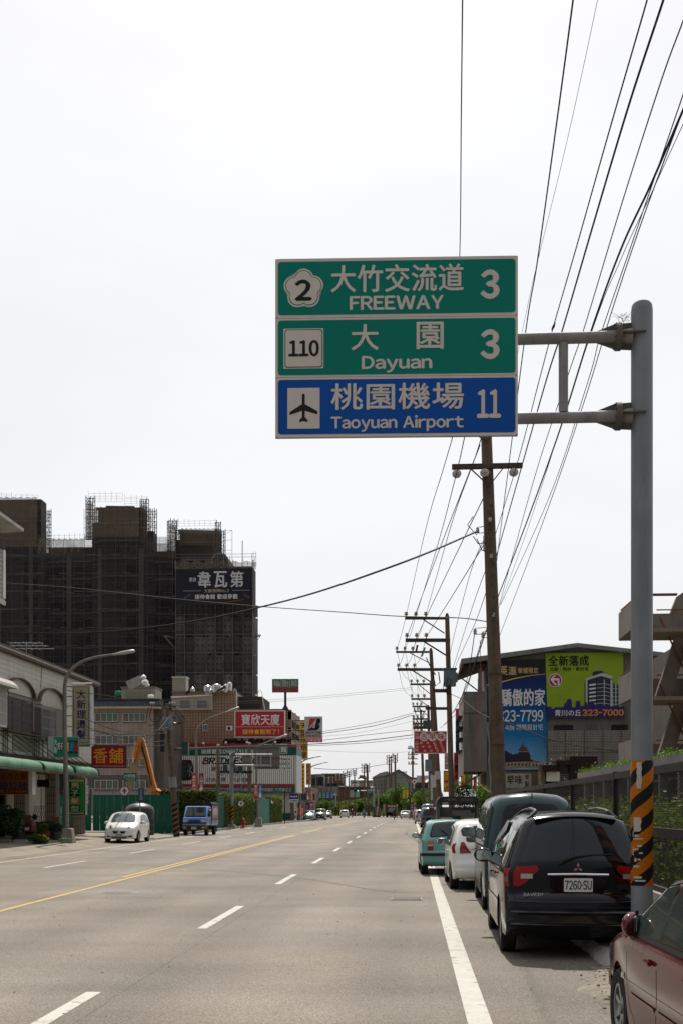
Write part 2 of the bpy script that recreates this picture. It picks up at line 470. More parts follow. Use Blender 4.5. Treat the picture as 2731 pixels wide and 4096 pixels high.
# right-hand kerb, broken off at its near end, and pavement
kb=MB();rows=[]
y=13.55;n=0
while y<250:
    st=.22 if y<30 else(1.2 if y<100 else 20)
    e=.03 if y<40 else 0
    near=max(0,1-(y-13.55)/1.1)
    h=.17-.15*near**2
    rows.append([(2.2+R.uniform(-e,e),y,gz(y)-.02),(2.21+R.uniform(-e,e)+.08*near,y,gz(y)+h*.55),(2.27+R.uniform(-e,e)+.1*near,y,gz(y)+h+R.uniform(-e,e)*.4),
                 (2.42,y,gz(y)+h+R.uniform(-e,e)*.3),(2.55,y,gz(y)+h*.9)])
    y+=st
kb.grid(rows).build('kerb',KERB,None,kind='structure')
sheet('pavement',2.5,4.02,13.7,250,.13,PAVE)
# rough verge where the kerb has crumbled
rg=MB();P=[]
for j in range(64):
    row=[]
    for i in range(34):
        x=1.65+i*.11;y=6.5+j*.115
        k=max(0,min(1,(x-1.75+.22*sin(y*1.7)-.1*sin(y*4.1))/.5))
        z=-.012+k*(.045+.03*R.random()*(1 if R.random()<.35 else.3))-(1-k)*.02
        row.append((x,y,z))
    P.append(row)
rg.grid(P).build('verge',mat('crumbled concrete',(.22,.195,.16),.95,0,.3,9,bump=1,bscale=45,dirt=.5,dcol=(.10,.09,.075),dscale=5),None,smooth=True,kind='structure')
rb=MB()
for i in range(420):
    x=R.gauss(2.25,.38);y=R.uniform(9.2,13.6)
    if x<1.7:continue
    s=R.uniform(.006,.030)*(1 if R.random()<.2 else.5)
    rb.cbox((x,y,.035+s*.3),s*R.uniform(.8,1.6),s*R.uniform(.8,1.6),s*.7,R.uniform(0,3))
tag(rb.build('rubble',mat('rubble',(.20,.175,.145),.95,0,.3,9),None,kind='stuff'),'loose stones and concrete crumbs beside the broken kerb','rubble')
sc=MB()
for i in range(150):
    x=R.uniform(-9,2.0);y=R.uniform(8,26);s=R.uniform(.004,.014)
    sc.cbox((x,y,s*.4),s*1.5,s,s,R.uniform(0,3))
tag(sc.build('grit',mat('pale grit',(.3,.28,.24),.95,0,.3,9),None,kind='stuff'),'scattered grit and pebbles lying on the asphalt','grit')

# left-hand pavement: a gutter, then concrete aprons rising to the shops
P=[]
for y in(-20,20,46,55.5,64,69.5,73):
    P.append([(-14.35,y,-.004),(-14.9,y,.03),(-16.0,y,.12),(-18.2,y,.26),(-24,y,.30)])
MB().grid(P).build('pavement_left',PAVE,None,kind='structure')
MB().grid([[(-19.5,73,.05),(-14.4,73,.02)],[(-18.5,140,gz(140)+.05),(-14.4,140,gz(140)+.02)],[(-18,260,gz(260)+.05),(-14.4,260,gz(260)+.02)]]).build('verge_left',DIRT,None,kind='structure')
kb=MB();y=73.0
while y<200:
    L=1.5 if y<130 else 6
    e=R.uniform(-.02,.02)
    kb.box(-14.5+e,-14.28+e,y,y+L-.03,gz(y)-.05,gz(y)+.13+R.uniform(-.02,.02));y+=L
kb.build('kerb_left',KERB,None,kind='structure')
p=G(345,3352)
g2=thing('trench_grating','rusty drain grating set in the left pavement beside the white car','drain grating',(-16.7,62.5,.172))
MB().box(-.75,.75,-.25,.25,-.02,.012).build('grating_frame',RUST,g2)
b0=None
for i in range(16):
    if b0 is None:b0=MB().box(-.02,.02,-.22,.22,.012,.024).build('grating_bar',RUST,g2)
    o=b0 if i==0 else link('grating_bar',b0.data,g2)
    o.location=(-.7+i*.093,0,0)
# ==== gantry sign
D0=13.8
base=W(2565,3223,D0);PXc=base.x
gs=thing('sign_pole','tall grey steel sign pole with orange and black striped foot behind the maroon car','sign pole',(PXc,base.y,0))
top=W(2565,1212,D0).z
r0=43*D0/FP
POLEM=mat('zinc painted pole',(.20,.215,.232),.55,.25,.14,2.2,bump=.12,dirt=.4,dcol=(.12,.12,.125),dscale=2.5)
MB().lathe([(r0,-.05),(r0*.99,top-.09),(r0*.93,top-.03),(r0*.75,top),(.01,top+.01)],40).build('pole',POLEM,gs,smooth=True)
MB().lathe([(.28,0),(.28,.03),(r0+.01,.035)],24).build('base_plate',RUST,gs)
for k in range(4):
    g=pi/4+k*pi/2
    MB().prism([(r0*.95,.03),(.27,.03),(r0*.95,.38)],-.01,.01,MR(g,4,'Z')).build('stiffener',mat('cream steel',(.30,.27,.21),.7),gs)
z0s=W(0,3541,D0).z;z1s=W(0,3043,D0).z
MB().lathe([(r0+.002,z0s),(r0+.004,z0s+.005),(r0+.004,z1s-.004),(r0+.002,z1s)],48).build('hazard_wrap',None,gs,smooth=True)
hw_=bpy.data.objects['hazard_wrap']
m=mat('orange and black hazard stripes',(.40,.115,.003),.6,0,.08,4,spec=.12)
t=m.node_tree;b=t.nodes['Principled BSDF'];src=b.inputs['Base Color'].links[0].from_socket
c=t.nodes.new('ShaderNodeTexCoord');sp=t.nodes.new('ShaderNodeSeparateXYZ');t.links.new(c.outputs['Object'],sp.inputs[0])
at=t.nodes.new('ShaderNodeMath');at.operation='ARCTAN2';t.links.new(sp.outputs['X'],at.inputs[0]);t.links.new(sp.outputs['Y'],at.inputs[1])
def M2(op,a,b_):
    x=t.nodes.new('ShaderNodeMath');x.operation=op
    for i,q in enumerate((a,b_)):
        if isinstance(q,(int,float)):x.inputs[i].default_value=q
        elif q is not None:t.links.new(q,x.inputs[i])
    return x.outputs[0]
# the front of the pole faces -Y: stripes climb to the right
ph=M2('ADD',M2('MULTIPLY',at.outputs[0],2/(2*pi)),M2('MULTIPLY',sp.outputs['Z'],1/.32))
fr=M2('FRACT',M2('ADD',ph,20.12),None)
st=M2('LESS_THAN',fr,.5)
x=t.nodes.new('ShaderNodeMix');x.data_type='RGBA';t.links.new(st,x.inputs[0]);t.links.new(src,x.inputs[6]);x.inputs[7].default_value=(.012,.011,.012,1)
t.links.new(x.outputs[2],b.inputs['Base Color'])
hw_.data.materials.append(m)
HAZ=m
HAZF=HAZ.copy();HAZF.name='faded hazard stripes'
for n_ in HAZF.node_tree.nodes:
    if n_.type=='RGB':n_.outputs[0].default_value=(.16,.07,.03,1)
# torn bill posters stuck on the pole
PAPER=mat('torn grey paper',(.42,.40,.38),.85,0,.15,20,bump=.4)
def onpole(px0,px1,py0,py1,name='paper_scrap',m=PAPER,jag=.0,o=.009):
    rows=[]
    nz=8
    for j in range(nz+1):
        py=py0+(py1-py0)*j/nz;row=[]
        for i in range(7):
            px=px0+(px1-px0)*i/6
            if jag and i in(0,6):px+=R.uniform(-jag,jag)
            x=max(-.97,min(.97,(px-2565)/43.0))*r0
            row.append((x,-sqrt(r0*r0-x*x)-o,W(0,py,D0).z))
        rows.append(row)
    return MB().grid(rows).build(name,m,gs)
onpole(2538,2555,3050,3155,jag=2)
onpole(2519.9,2552,3268,3325,jag=5)
for(a,b_,c_,d_)in((2521,2527,3325,3345),(2531,2545,3338,3346),(2521,2560,3351,3357),(2539,2556,3378,3386),(2531,2543,3392,3399),(2547,2559,3407,3414),(2530,2537,3430,3445),(2520.5,2528,3385,3420),(2541,2551,3433,3440),(2524,2546,3460,3468),(2528,2556,3503,3512),(2531,2571,3517,3524),(2520.5,2524,3500,3508)):
    onpole(a,b_,c_,d_,jag=2.5)
onpole(2520,2525,3466,3480,'yellow_tape',mat('yellow tape',(.5,.4,.1),.7),jag=1)
# brackets: flanges and gussets welded to the pole, bolted to the arms
ARMM=mat('zinc painted arm',(.25,.25,.25),.6,.25,.15,3,bump=.15,dirt=.45,dcol=(.12,.115,.105),dscale=3)
DKM=mat('stained bracket steel',(.115,.105,.095),.7,.2,.25,6,bump=.3)
k=D0/FP
for py in(1345,1664):
    zc=W(0,py,D0).z
    xf=(2471-2565)*k;xl=(2382-2565)*k;xp=-r0*.9
    MB().tube((xf,0,zc),(xp,0,zc),.076,.096,20).build('socket',ARMM,gs,smooth=True)
    MB().tube((xl,0,zc),(xf,0,zc),.068,.076,20).build('collar',ARMM,gs,smooth=True)
    MB().tube((xf-.03,0,zc),(xf+.03,0,zc),.16,n=24).build('flange',DKM,gs)
    for s in(1,-1):
        MB().prism([(xf+.03,zc+s*.152),(xp-.01,zc+s*.16),(xp-.01,zc+s*.064),(xf+.03,zc+s*.064)],-.008,.008).build('gusset',DKM,gs)
        MB().prism([(xf-.03,zc+s*.152),(xl,zc+s*.064),(xf-.03,zc+s*.056)],-.008,.008).build('gusset',DKM,gs)
    for s in(1,-1):
        MB().add([(xf+.03,s*.15,zc),(r0*.2,s*(r0+.03),zc),(r0*.2,s*r0*.5,zc),(xf+.03,s*.064,zc),(xf+.03,s*.15,zc+.014),(r0*.2,s*(r0+.03),zc+.014),(r0*.2,s*r0*.5,zc+.014),(xf+.03,s*.064,zc+.014)],
                 [(0,1,2,3),(4,5,6,7),(0,1,5,4),(1,2,6,5),(2,3,7,6),(3,0,4,7)]).build('gusset',DKM,gs)
    nut=None
    for q in range(8):
        g=q*pi/4+.3
        if nut is None:nut=MB().tube((-.055,0,0),(.055,0,0),.013,n=6).build('bolt',DKM,gs)
        o=nut if q==0 else link('bolt',nut.data,gs)
        o.location=(xf,.132*cos(g),zc+.132*sin(g))
    arm0=(1900-2565)*k
    MB().tube((arm0,0,zc),(xl+.01,0,zc),23*k,n=24).build('arm',ARMM,gs,smooth=True)
MB().tube(((2254-2565)*k,0,W(0,1366,D0).z),((2254-2565)*k,0,W(0,1644,D0).z),19*k,n=20).build('upright',ARMM,gs,smooth=True)
# nest of dry twigs on the upper bracket
mb=MB()
for i in range(16):
    a=Vector(((2490+R.uniform(-18,25)-2565)*k,R.uniform(-.03,.03),W(0,1288,D0).z));mb.path([a,a+Vector((R.uniform(-.05,.05),0,.05)),a+Vector((R.uniform(-.1,.1),R.uniform(-.03,.03),R.uniform(.06,.13)))],.0018,3)
tag(mb.build('twigs',RUST,None,kind='stuff',M=MT((PXc,base.y,0))),'dry twigs caught on the upper bracket of the sign pole','twigs')

# the board: three panels
SG=RD(1.6)
Bx=Board('direction_sign','large green and blue road sign listing Dayuan and Taoyuan Airport distances','road sign',1101,2067,1030,1746,D0-.13,thick=.05,frame=GALV,rz=SG)
WFILM=mat('white reflective film',(.58,.535,.50),.55,0,.035,8,dirt=.06)
def film(name,col):
    m=mat(name,col,.5,0,.06,1.2,spec=.15)
    t=m.node_tree;b=t.nodes['Principled BSDF'];c=t.nodes.new('ShaderNodeTexCoord')
    wv=t.nodes.new('ShaderNodeTexWave');wv.bands_direction='Z';wv.inputs['Scale'].default_value=22;wv.inputs['Distortion'].default_value=.3
    t.links.new(c.outputs['Object'],wv.inputs['Vector'])
    bb=t.nodes.new('ShaderNodeBump');bb.inputs['Strength'].default_value=.08;bb.inputs['Distance'].default_value=.01
    t.links.new(wv.outputs[0],bb.inputs['Height']);t.links.new(bb.outputs[0],b.inputs['Normal']);return m
GREENF=film('green reflective film',(.0,.18,.14));BLUEF=film('blue reflective film',(.003,.072,.34))
GREENF.node_tree.nodes['Principled BSDF'].inputs['Roughness'].default_value=.45
pan=[(1030,1268,1043,1256,GREENF),(1269.5,1505,1278,1497,GREENF),(1506.5,1746,1516,1734,BLUEF)]
for a,b_,c_,d_,fm in pan:
    MB().prism(rrect(-Bx.w,Bx.w,Bx.Z(b_),Bx.Z(a),.04 if a!=1269.5 else.008),-.006,.0).build('border',WFILM,Bx.root)
    MB().prism(rrect(Bx.X(1112),Bx.X(2057),Bx.Z(d_),Bx.Z(c_),.035),-.010,-.006).build('field',fm,Bx.root)
def q(px0,px1,py0,py1,s,m=WFILM,bold=.022,**kw):
    return Bx.t(s,px0,px1,py0,py1,m,y=-.0125,bold=bold,**kw)
# glyph boxes in photo pixels
def sk(px):return(px-1584)*.018
q(1325,1850,1060,1168,'大竹交流道',bold=.034)
q(1400,1770,1186,1238,'FREEWAY',bold=.05)
q(1924,1988,1090,1198,'3',bold=.06)
q(1406,1512,1298,1400,'大',bold=.034);q(1666,1770,1292,1398,'園',bold=.03)
q(1448,1724,1426,1490,'Dayuan',bold=.05)
q(1924,1988,1328,1438,'3',bold=.06)
q(1325,1850,1534,1638,'桃園機場',bold=.03)
q(1325,1850,1664,1726,'Taoyuan Airport',bold=.045)
q(1908,1996,1566,1674,'11',bold=.034)
def plum(cx,cz,rp,rr):
    pts=[]
    for k5 in range(5):
        a=pi/2+k5*2*pi/5
        for j in range(13):
            g=a-1.26+2.52*j/12
            pts.append((cx+rp*cos(a)+rr*cos(g),cz+rp*sin(a)+rr*sin(g)))
    return pts
cx,cz=Bx.X(1214),Bx.Z(1152)
MB().prism(plum(cx,cz,.118,.118)[::-1],-.0125,-.010).build('route_shield',WFILM,Bx.root)
MB().prism(plum(cx,cz,.114,.102)[::-1],-.0145,-.0125).build('shield_line',GREENF,Bx.root)
MB().prism(plum(cx,cz,.112,.094)[::-1],-.0165,-.0145).build('shield_field',WFILM,Bx.root)
text('2',Bx.X(1183),Bx.X(1243),Bx.Z(1197),Bx.Z(1119),BLACKF,Bx.root,y=-.018,bold=.055)
Bx.rect(1134,1294,1311,1471,WFILM,'route_plate',-.0125)
MB().prism(rrect(Bx.X(1139),Bx.X(1290),Bx.Z(1467),Bx.Z(1315),.03),-.0145,-.0125).build('plate_line',BLACKF,Bx.root)
MB().prism(rrect(Bx.X(1142),Bx.X(1287),Bx.Z(1464),Bx.Z(1318),.026),-.0165,-.0145).build('plate_field',WFILM,Bx.root)
text('110',Bx.X(1157),Bx.X(1274),Bx.Z(1422),Bx.Z(1360),BLACKF,Bx.root,y=-.018,bold=.045)
Bx.rect(1150,1279,1549,1712,WFILM,'airport_plate',-.0125)
def P6(x,y):return(1100+x*.38265,1000+y*.38265)
pl=[(283,1505),(298,1493),(313,1505),(313,1605),(444,1680),(444,1714),(313,1674),(313,1742),(343,1772),(343,1794),(298,1782),(255,1794),(255,1772),(283,1742),(283,1674),(153,1718),(153,1688),(283,1605)]
Bx.shape([P6(*p)for p in pl],BLACKF,'plane_symbol',y=-.0145)
for py in(1345,1664):
    MB().box(-Bx.w+.1,Bx.w-.1,.05,.09,Bx.Z(py)-.04,Bx.Z(py)+.04).build('back_channel',GALV,Bx.root)

# ==== chain-link fence on the right
FX=4.02
fz0,fz1,fzm=.50,2.50,1.42
ft=thing('fence','dark metal mesh fence with heavy rails along the right pavement','fence',(FX,5,.0))
FY=lambda y:y-5
MB().box(-.14,.14,2,45.5,0,.46).build('footing',CONC,ft)
FR=mat('brown black steel',(.030,.026,.026),.5,.2,.2,4,dirt=.2,dcol=(.08,.05,.03))
MB().box(-.05,.05,2,45.5,fz1-.13,fz1).build('top_rail',FR,ft)
MB().box(-.05,.05,2,45.5,fzm-.075,fzm+.075).build('middle_rail',FR,ft)
MB().box(-.05,.05,2,45.5,.47,.55).build('bottom_rail',FR,ft)
po=None
for y in(11.2,17.35,23.5,29.7,35.9,42.1,48.3):
    if po is None:po=MB().box(-.055,.055,-.035,.035,.46,fz1+.02).build('fence_post',FR,ft,M=None)
    o=po if y==11.2 else link('fence_post',po.data,ft)
    o.location=(0,FY(y),0)
ln=None
for y in range(13,49,6):
    if ln is None:ln=MB().tube((0.03,0,fz1+.0),(-.06,0,fz1+.09),.008,n=6).build('hook',GALV,ft)
    o=ln if y==13 else link('hook',ln.data,ft);o.location=(0,FY(y),0)
MESHM=mat('woven steel mesh',(.03,.027,.026),.6,.3,.25,3)
for(za,zb)in((.55,fzm-.075),(fzm+.075,fz1-.13)):
    H=zb-za
    for(ya,yb,pitch)in((8,24,.075),(24,34,.10),(34,50.5,.16)):
        mb=MB();wdh=pitch*.2
        sl=1.0
        n=int((yb-ya)/pitch)
        for i in range(n):
            y=ya+i*pitch
            for s in(1,-1):
                y2=y+s*H*sl
                mb.add([(.004*s,FY(y)-wdh,za),(.004*s,FY(y)+wdh,za),(.004*s,FY(y2)+wdh,zb),(.004*s,FY(y2)-wdh,zb)],[(0,1,2,3)])
        mb.build('mesh_panel',MESHM,ft,kind='stuff')

# leaves: many small faces through a volume
def leafmat(name,col,trans=.35,var=.35):
    m=mat(name,col,.55,0,var,.9,spec=.35)
    t=m.node_tree;b=t.nodes['Principled BSDF']
    src=b.inputs['Base Color'].links[0].from_socket
    gi=t.nodes.new('ShaderNodeNewGeometry');r=t.nodes.new('ShaderNodeMapRange');r.inputs[3].default_value=.55;r.inputs[4].default_value=1.5
    t.links.new(gi.outputs['Random Per Island'],r.inputs[0])
    v=t.nodes.new('ShaderNodeVectorMath');v.operation='SCALE';t.links.new(src,v.inputs[0]);t.links.new(r.outputs[0],v.inputs['Scale'])
    t.links.new(v.outputs[0],b.inputs['Base Color'])
    tr=t.nodes.new('ShaderNodeBsdfTranslucent');v2=t.nodes.new('ShaderNodeVectorMath');v2.operation='MULTIPLY';v2.inputs[1].default_value=(1.3,1.5,.5)
    t.links.new(v.outputs[0],v2.inputs[0]);t.links.new(v2.outputs[0],tr.inputs['Color'])
    mx=t.nodes.new('ShaderNodeMixShader');mx.inputs[0].default_value=trans
    o=t.nodes['Material Output']
    t.links.new(b.outputs[0],mx.inputs[1]);t.links.new(tr.outputs[0],mx.inputs[2]);t.links.new(mx.outputs[0],o.inputs[0])
    return m
LEAFY=leafmat('yellow green leaves',(.105,.135,.018),.35)
LEAFG=leafmat('green leaves',(.06,.11,.018),.4)
LEAFD=leafmat('dark green leaves',(.022,.045,.014),.3)
HEDGM=leafmat('hedge leaves',(.085,.105,.025),.4)
BARK=mat('bark',(.09,.075,.06),.9,0,.3,6,bump=.6)
def leaf(mb,p,s,rnd=R):
    a=rnd.uniform(0,2*pi);e=rnd.uniform(-1.1,1.1)
    u=Vector((cos(a)*cos(e),sin(a)*cos(e),sin(e)));v=u.cross(Vector((rnd.uniform(-1,1),rnd.uniform(-1,1),rnd.uniform(-1,1)))).normalized()
    p=Vector(p);L=s*rnd.uniform(.7,1.3);wd=L*.42
    mb.add([p-u*L*.5,p+v*wd*.6-u*.05*L,p+u*L*.55,p-v*wd*.6-u*.05*L],[(0,1,2,3)])
def foliage_box(x0,x1,y0,y1,z0,z1,n,s,lump=.15,core=None):
    mb=MB()
    for i in range(n):
        face=R.random();x=R.uniform(x0,x1);y=R.uniform(y0,y1);z=R.uniform(z0,z1)
        g=lump*(sin(x*3.1+z*2)*sin(y*2.3+1)+.6*sin(y*5.1+z*4.3))
        if face<.42:x=x0+g*R.random()
        elif face<.72:z=z1+g-R.random()**2*.12
        elif face<.85:y=y0+g*.6
        leaf(mb,(x,y,z),s)
    return mb
def shrub(name,label,cat,cx,cy,z0,rx,ry,h,n,s,m,group=None,lobes=7,trunk=None,parent_thing=True):
    t=thing(name,label,cat,(cx,cy,z0),0,group)
    mb=MB();L=[]
    for i in range(lobes):
        a=R.uniform(0,2*pi);q=R.uniform(.2,.62)
        L.append((rx*q*cos(a),ry*q*sin(a),h*R.uniform(.35,.82),R.uniform(.28,.5)))
    L.append((0,0,h*.55,.5))
    for i in range(n):
        lx,ly,lz,lr=L[R.randrange(len(L))]
        u=Vector((R.gauss(0,1),R.gauss(0,1),R.gauss(0,1))).normalized()*(R.random()**.35)
        p=Vector((lx+u.x*rx*lr,ly+u.y*ry*lr,lz+u.z*h*lr*.6))
        if trunk is None and p.z<.03:p.z=R.random()*h*.3
        leaf(mb,p,s)
    mb.build('foliage',m,t,kind='stuff')
    st=MB();r=trunk or.03
    st.path([(0,0,-.1),(.03*rx,0,h*.25),(.0,.05*ry,h*.55)],[r,r*.75,r*.45],7)
    for lx,ly,lz,lr in L[:5]:st.path([(.02*rx,0,h*.28),(lx*.5,ly*.5,lz*.7),(lx,ly,lz)],[r*.5,r*.35,r*.12],5)
    st.build('trunk' if trunk else 'stem',BARK,t,smooth=True)
    return t
hd=thing('hedge','sunlit clipped hedge behind the dark mesh fence','hedge',(5.6,11,0))
foliage_box(-.75,.75,0,31,.15,1.72,17000,.10,.28).build('foliage',LEAFY,hd,kind='stuff')
MB().box(-.25,.45,.2,30.8,0,1.35).build('inner_twigs',mat('dark twigs',(.02,.022,.012),.9),hd)
MB().box(4.16,9,7,60,.0,.08).build('garden_bed',mat('garden soil and grass',(.07,.09,.03),.95,0,.4,3),None,kind='structure')
# dark colonnade and planter wall of the building behind the hedge
bw=thing('garden_building','dark grey columned building with a planted parapet behind the hedge','building',(8,10,0))
DKWALL=mat('dark render',(.06,.055,.055),.9,0,.2,1,dirt=.4)
MB().box(1.2,1.4,0,47,0,2.75).build('wall',DKWALL,bw)
cl=None
for i in range(17):
    if cl is None:cl=MB().box(-.13,.13,-.15,.15,0,2.9).build('column',mat('grey column',(.20,.195,.19),.9,0,.2,3),bw)
    o=cl if i==0 else link('column',cl.data,bw);o.location=(.1,1+i*2.75,0)
PARA=mat('grey precast panel',(.215,.205,.20),.85,0,.12,1.5,bump=.2,dirt=.35,dcol=(.10,.09,.085))
MB().box(.1,1.5,0,47,2.85,3.0).build('canopy_slab',PARA,bw)
pn=None
for i in range(52):
    if pn is None:pn=MB().box(-.03,.03,.012,.90,2.86,3.42).build('parapet_panel',PARA,bw,M=None)
    o=pn if i==0 else link('parapet_panel',pn.data,bw);o.location=(0,.2+i*.905,0)
pt=MB()
for i in range(5200):
    y=R.uniform(10.2,57);leaf(pt,(8.1+R.gauss(0,.1),y,3.40+abs(R.gauss(0,.09))*(1+.4*sin(y*1.7))),.085)
tag(pt.build('parapet_plants',LEAFG,None,kind='stuff'),'low leafy plants growing along the top of the grey parapet','plants')
# ==== utility poles on the right
POLEC=mat('old concrete pole',(.112,.080,.058),.85,0,.22,3,bump=.4,bscale=25,dirt=.45,dcol=(.05,.04,.034),dscale=3)
ARMW=mat('rusty cross-arm',(.075,.052,.042),.8,.1,.3,5,bump=.2)
PORC=mat('glazed porcelain',(.36,.34,.31),.3,0,.1,6)
DARKP=mat('brown porcelain',(.06,.04,.03),.35)
XFM=mat('transformer paint',(.13,.17,.19),.5,.2,.15,3,dirt=.3)
INS=None
def insulator_mesh(s=1.0):
    return MB().lathe([(.02*s,-.05*s),(.02*s,.0),(.065*s,.015*s),(.075*s,.05*s),(.045*s,.065*s),(.06*s,.09*s),(.055*s,.12*s),(.02*s,.15*s)],10)
class Pole:
    def __init__(s,label,ptop,pbot,d,rt,rb,name='utility_pole',m=None,group='utility poles on the right side of the road',cat='utility pole',holes=False,stripes=None,z0=None):
        a=W(ptop[0],ptop[1],d)
        b_=W(pbot,HY,d);zb=gz(b_.y)+.1 if z0 is None else z0;b_.z=zb
        s.d=d;s.base=b_;s.tv=a-b_
        s.root=thing(name,label,cat,b_,0,group)
        n=16 if d<90 else 8
        pts=[s.tv*t for t in(0,.25,.5,.75,.985,1.0)]
        rr=[rb+(rt-rb)*t for t in(0,.25,.5,.75,1)]+[rt*.5]
        MB().path(pts,rr,n).build('shaft',m or POLEC,s.root,smooth=True)
        if stripes:
            z1=stripes
            hs=MB().path([s.tv*t for t in(.003,z1/s.tv.z)],[rb+.012,rb+.012],16).build('hazard_sleeve',HAZF,s.root,smooth=True)
        s.ins=None
    def L(s,px,py):return W(px,py,s.d)-s.base
    def at(s,py):
        z=W(0,py,s.d).z-s.base.z
        return s.tv*(z/s.tv.z)
    def arm(s,px0,px1,py,n_ins=3,brace=None,wd=.10,m=None,pos=None,isz=1.0,under=False,slope=0):
        a=s.L(px0,py);b_=s.L(px1,py-slope)
        MB().bar(a,b_,wd,wd).build('cross_arm',m or ARMW,s.root)
        if brace:
            MB().bar(s.L(brace[0],py+4),s.L(brace[1],brace[2]),wd*.5,wd*.4).build('brace',m or ARMW,s.root)
        ps=pos or[px0+4+(px1-px0)*.27*i for i in range(n_ins)]
        for p in ps:
            if s.ins is None:s.ins=insulator_mesh(isz).build('insulator',PORC,s.root,smooth=True)
            o=s.ins if s.ins.get('used')is None else link('insulator',s.ins.data,s.root)
            s.ins['used']=1
            q=s.L(p,py);q.z+=(wd*.5+.05*isz)*(-1 if under else 1)
            o.location=q
            if under:o.rotation_euler=(pi,0,0)
# nearest: tall leaning pole behind the sign
p1=Pole('tall leaning brown pole rising behind the big road sign',(1942,1700),2003,34,.155,.225,holes=True)
pp=p1
for k_,(py,r_)in enumerate(((2697,.215),(2980,.222))):
    a=pp.at(py)
    MB().path([a+Vector((0,0,-.02)),a+Vector((0,0,.02))],.222-.004*(1-k_)-.0,18).build('steel_band',RUST,pp.root)
MB().bar(pp.L(1806,1868),pp.L(2086,1862),.12,.14).build('cross_arm',ARMW,pp.root)
MB().bar(pp.L(1806,1876)+Vector((0,-.15,0)),pp.L(2086,1870)+Vector((0,-.15,0)),.09,.09).build('cross_arm',ARMW,pp.root)
for a,b_ in((1872,1952),(2012,1952)):MB().bar(pp.L(a,1876)+Vector((0,-.2,0)),pp.L(b_,1952)+Vector((0,-.22,0)),.05,.03).build('brace',ARMW,pp.root)
MB().bar(pp.L(1905,1750)+Vector((0,-.2,0)),pp.L(1941,1772)+Vector((0,-.2,0)),.05,.03).build('brace',ARMW,pp.root)
MB().bar(pp.L(1980,1742)+Vector((0,-.2,0)),pp.L(1941,1772)+Vector((0,-.2,0)),.05,.03).build('brace',ARMW,pp.root)
disc=None
for px,py in((1824,1898),(1935,1894),(2051,1892)):
    for q in range(2):
        if disc is None:disc=MB().lathe([(.03,-.08),(.125,-.05),(.13,-.01),(.10,.03),(.045,.05),(.045,.09)],20,MR(RD(75),4,'X')).build('disc_insulator',PORC,pp.root,smooth=True)
        o=disc if disc.location.length==0 else link('disc_insulator',disc.data,pp.root)
        o.location=pp.L(px,py)+Vector((0,-.1-q*.14,-q*.03))
bt=None
for i in range(26):
    py=1980+i*46+R.uniform(-5,5)
    if bt is None:bt=MB().tube((0,.03,0),(0,-.035,0),.018,n=6).build('step_bolt',DARKP,pp.root)
    o=bt if i==0 else link('step_bolt',bt.data,pp.root)
    a=pp.at(py);o.location=a+Vector((R.choice((-.01,.07,.0)),-(.158+.065*(py-1700)/1500),0))
# spool insulators, small brackets, tag plate
for px,py in((1962,2087),(1968,2230),(1979,2463)):
    a=pp.at(py)
    MB().lathe([(.05,-.06),(.05,-.04),(.03,-.02),(.05,0),(.05,.02),(.03,.04),(.055,.06)],14,MT((a.x,a.y-.25,a.z))@MR(RD(80 if py<2100 else 10),4,'X')).build('spool_insulator',PORC,pp.root,smooth=True)
for px,py in((1908,2122),(1898,2526),(1930,2540)):
    q_=pp.L(px,py);a=pp.at(py-4)
    MB().path([a+Vector((-.15,-.05,.1)),q_+Vector((.1,0,.1)),q_+Vector((0,0,.1)),q_+Vector((0,0,-.08)),a+Vector((-.15,-.05,-.1))],.014,5).build('wire_bracket',GALV,pp.root)
    MB().lathe([(.05,-.07),(.055,-.04),(.035,-.02),(.055,0),(.055,.02),(.035,.04),(.05,.07)],12,MT(q_)).build('spool_insulator',PORC,pp.root,smooth=True)
MB().box(-.03,.03,-.01,.01,-.22,.22).build('tag_plate',mat('grey tag',(.35,.35,.35),.5),pp.root,M=MT(pp.at(2175)+Vector((-.175,-.07,0))))
MB().path([pp.at(y)+Vector((-.23+.02*sin(y),-.06,0))for y in range(2890,3190,30)],.03,6).build('conduit',mat('conduit',(.2,.19,.18),.7),pp.root)

p2=Pole('second pole from the front, carrying a grey transformer box',(1786,2453),1808,70,.13,.19)
p2.arm(1618,1779,2473,3,(1690,1776,2533),wd=.15,pos=[1623,1662,1701],isz=1.7)
p2.arm(1620,1798,2561,3,(1692,1790,2626),wd=.2,pos=[1626,1665,1703],isz=2.0)
a=p2.L(1797,2712)
MB().box(-.36,.36,-.35,.25,-.5,.5).build('transformer_tank',XFM,p2.root,bevel=.03,M=MT(a))
MB().box(-.42,.42,-.4,.3,.5,.56).build('transformer_lid',XFM,p2.root,M=MT(a))
MB().box(.37,.46,-.2,.1,-.25,.3).build('fuse_box',XFM,p2.root,M=MT(a))
for i in range(3):MB().path([p2.L(1778+i*12,2684),p2.L(1775+i*13,2712+i*8)+Vector((0,-.45,0)),p2.L(1770+i*10,2755)+Vector((0,-.3,0)),p2.L(1800,2795)],.022,5).build('lead_cable',WIREM,p2.root)
p2.arm(1728,1784,2763,0,wd=.2);p2.arm(1700,1786,2834,0,wd=.16)
MB().path([p2.L(1752,2688),p2.L(1758,2730),p2.L(1740,2745),p2.L(1728,2690),p2.L(1718,2660)],.035,5).build('lead_cable',WIREM,p2.root)

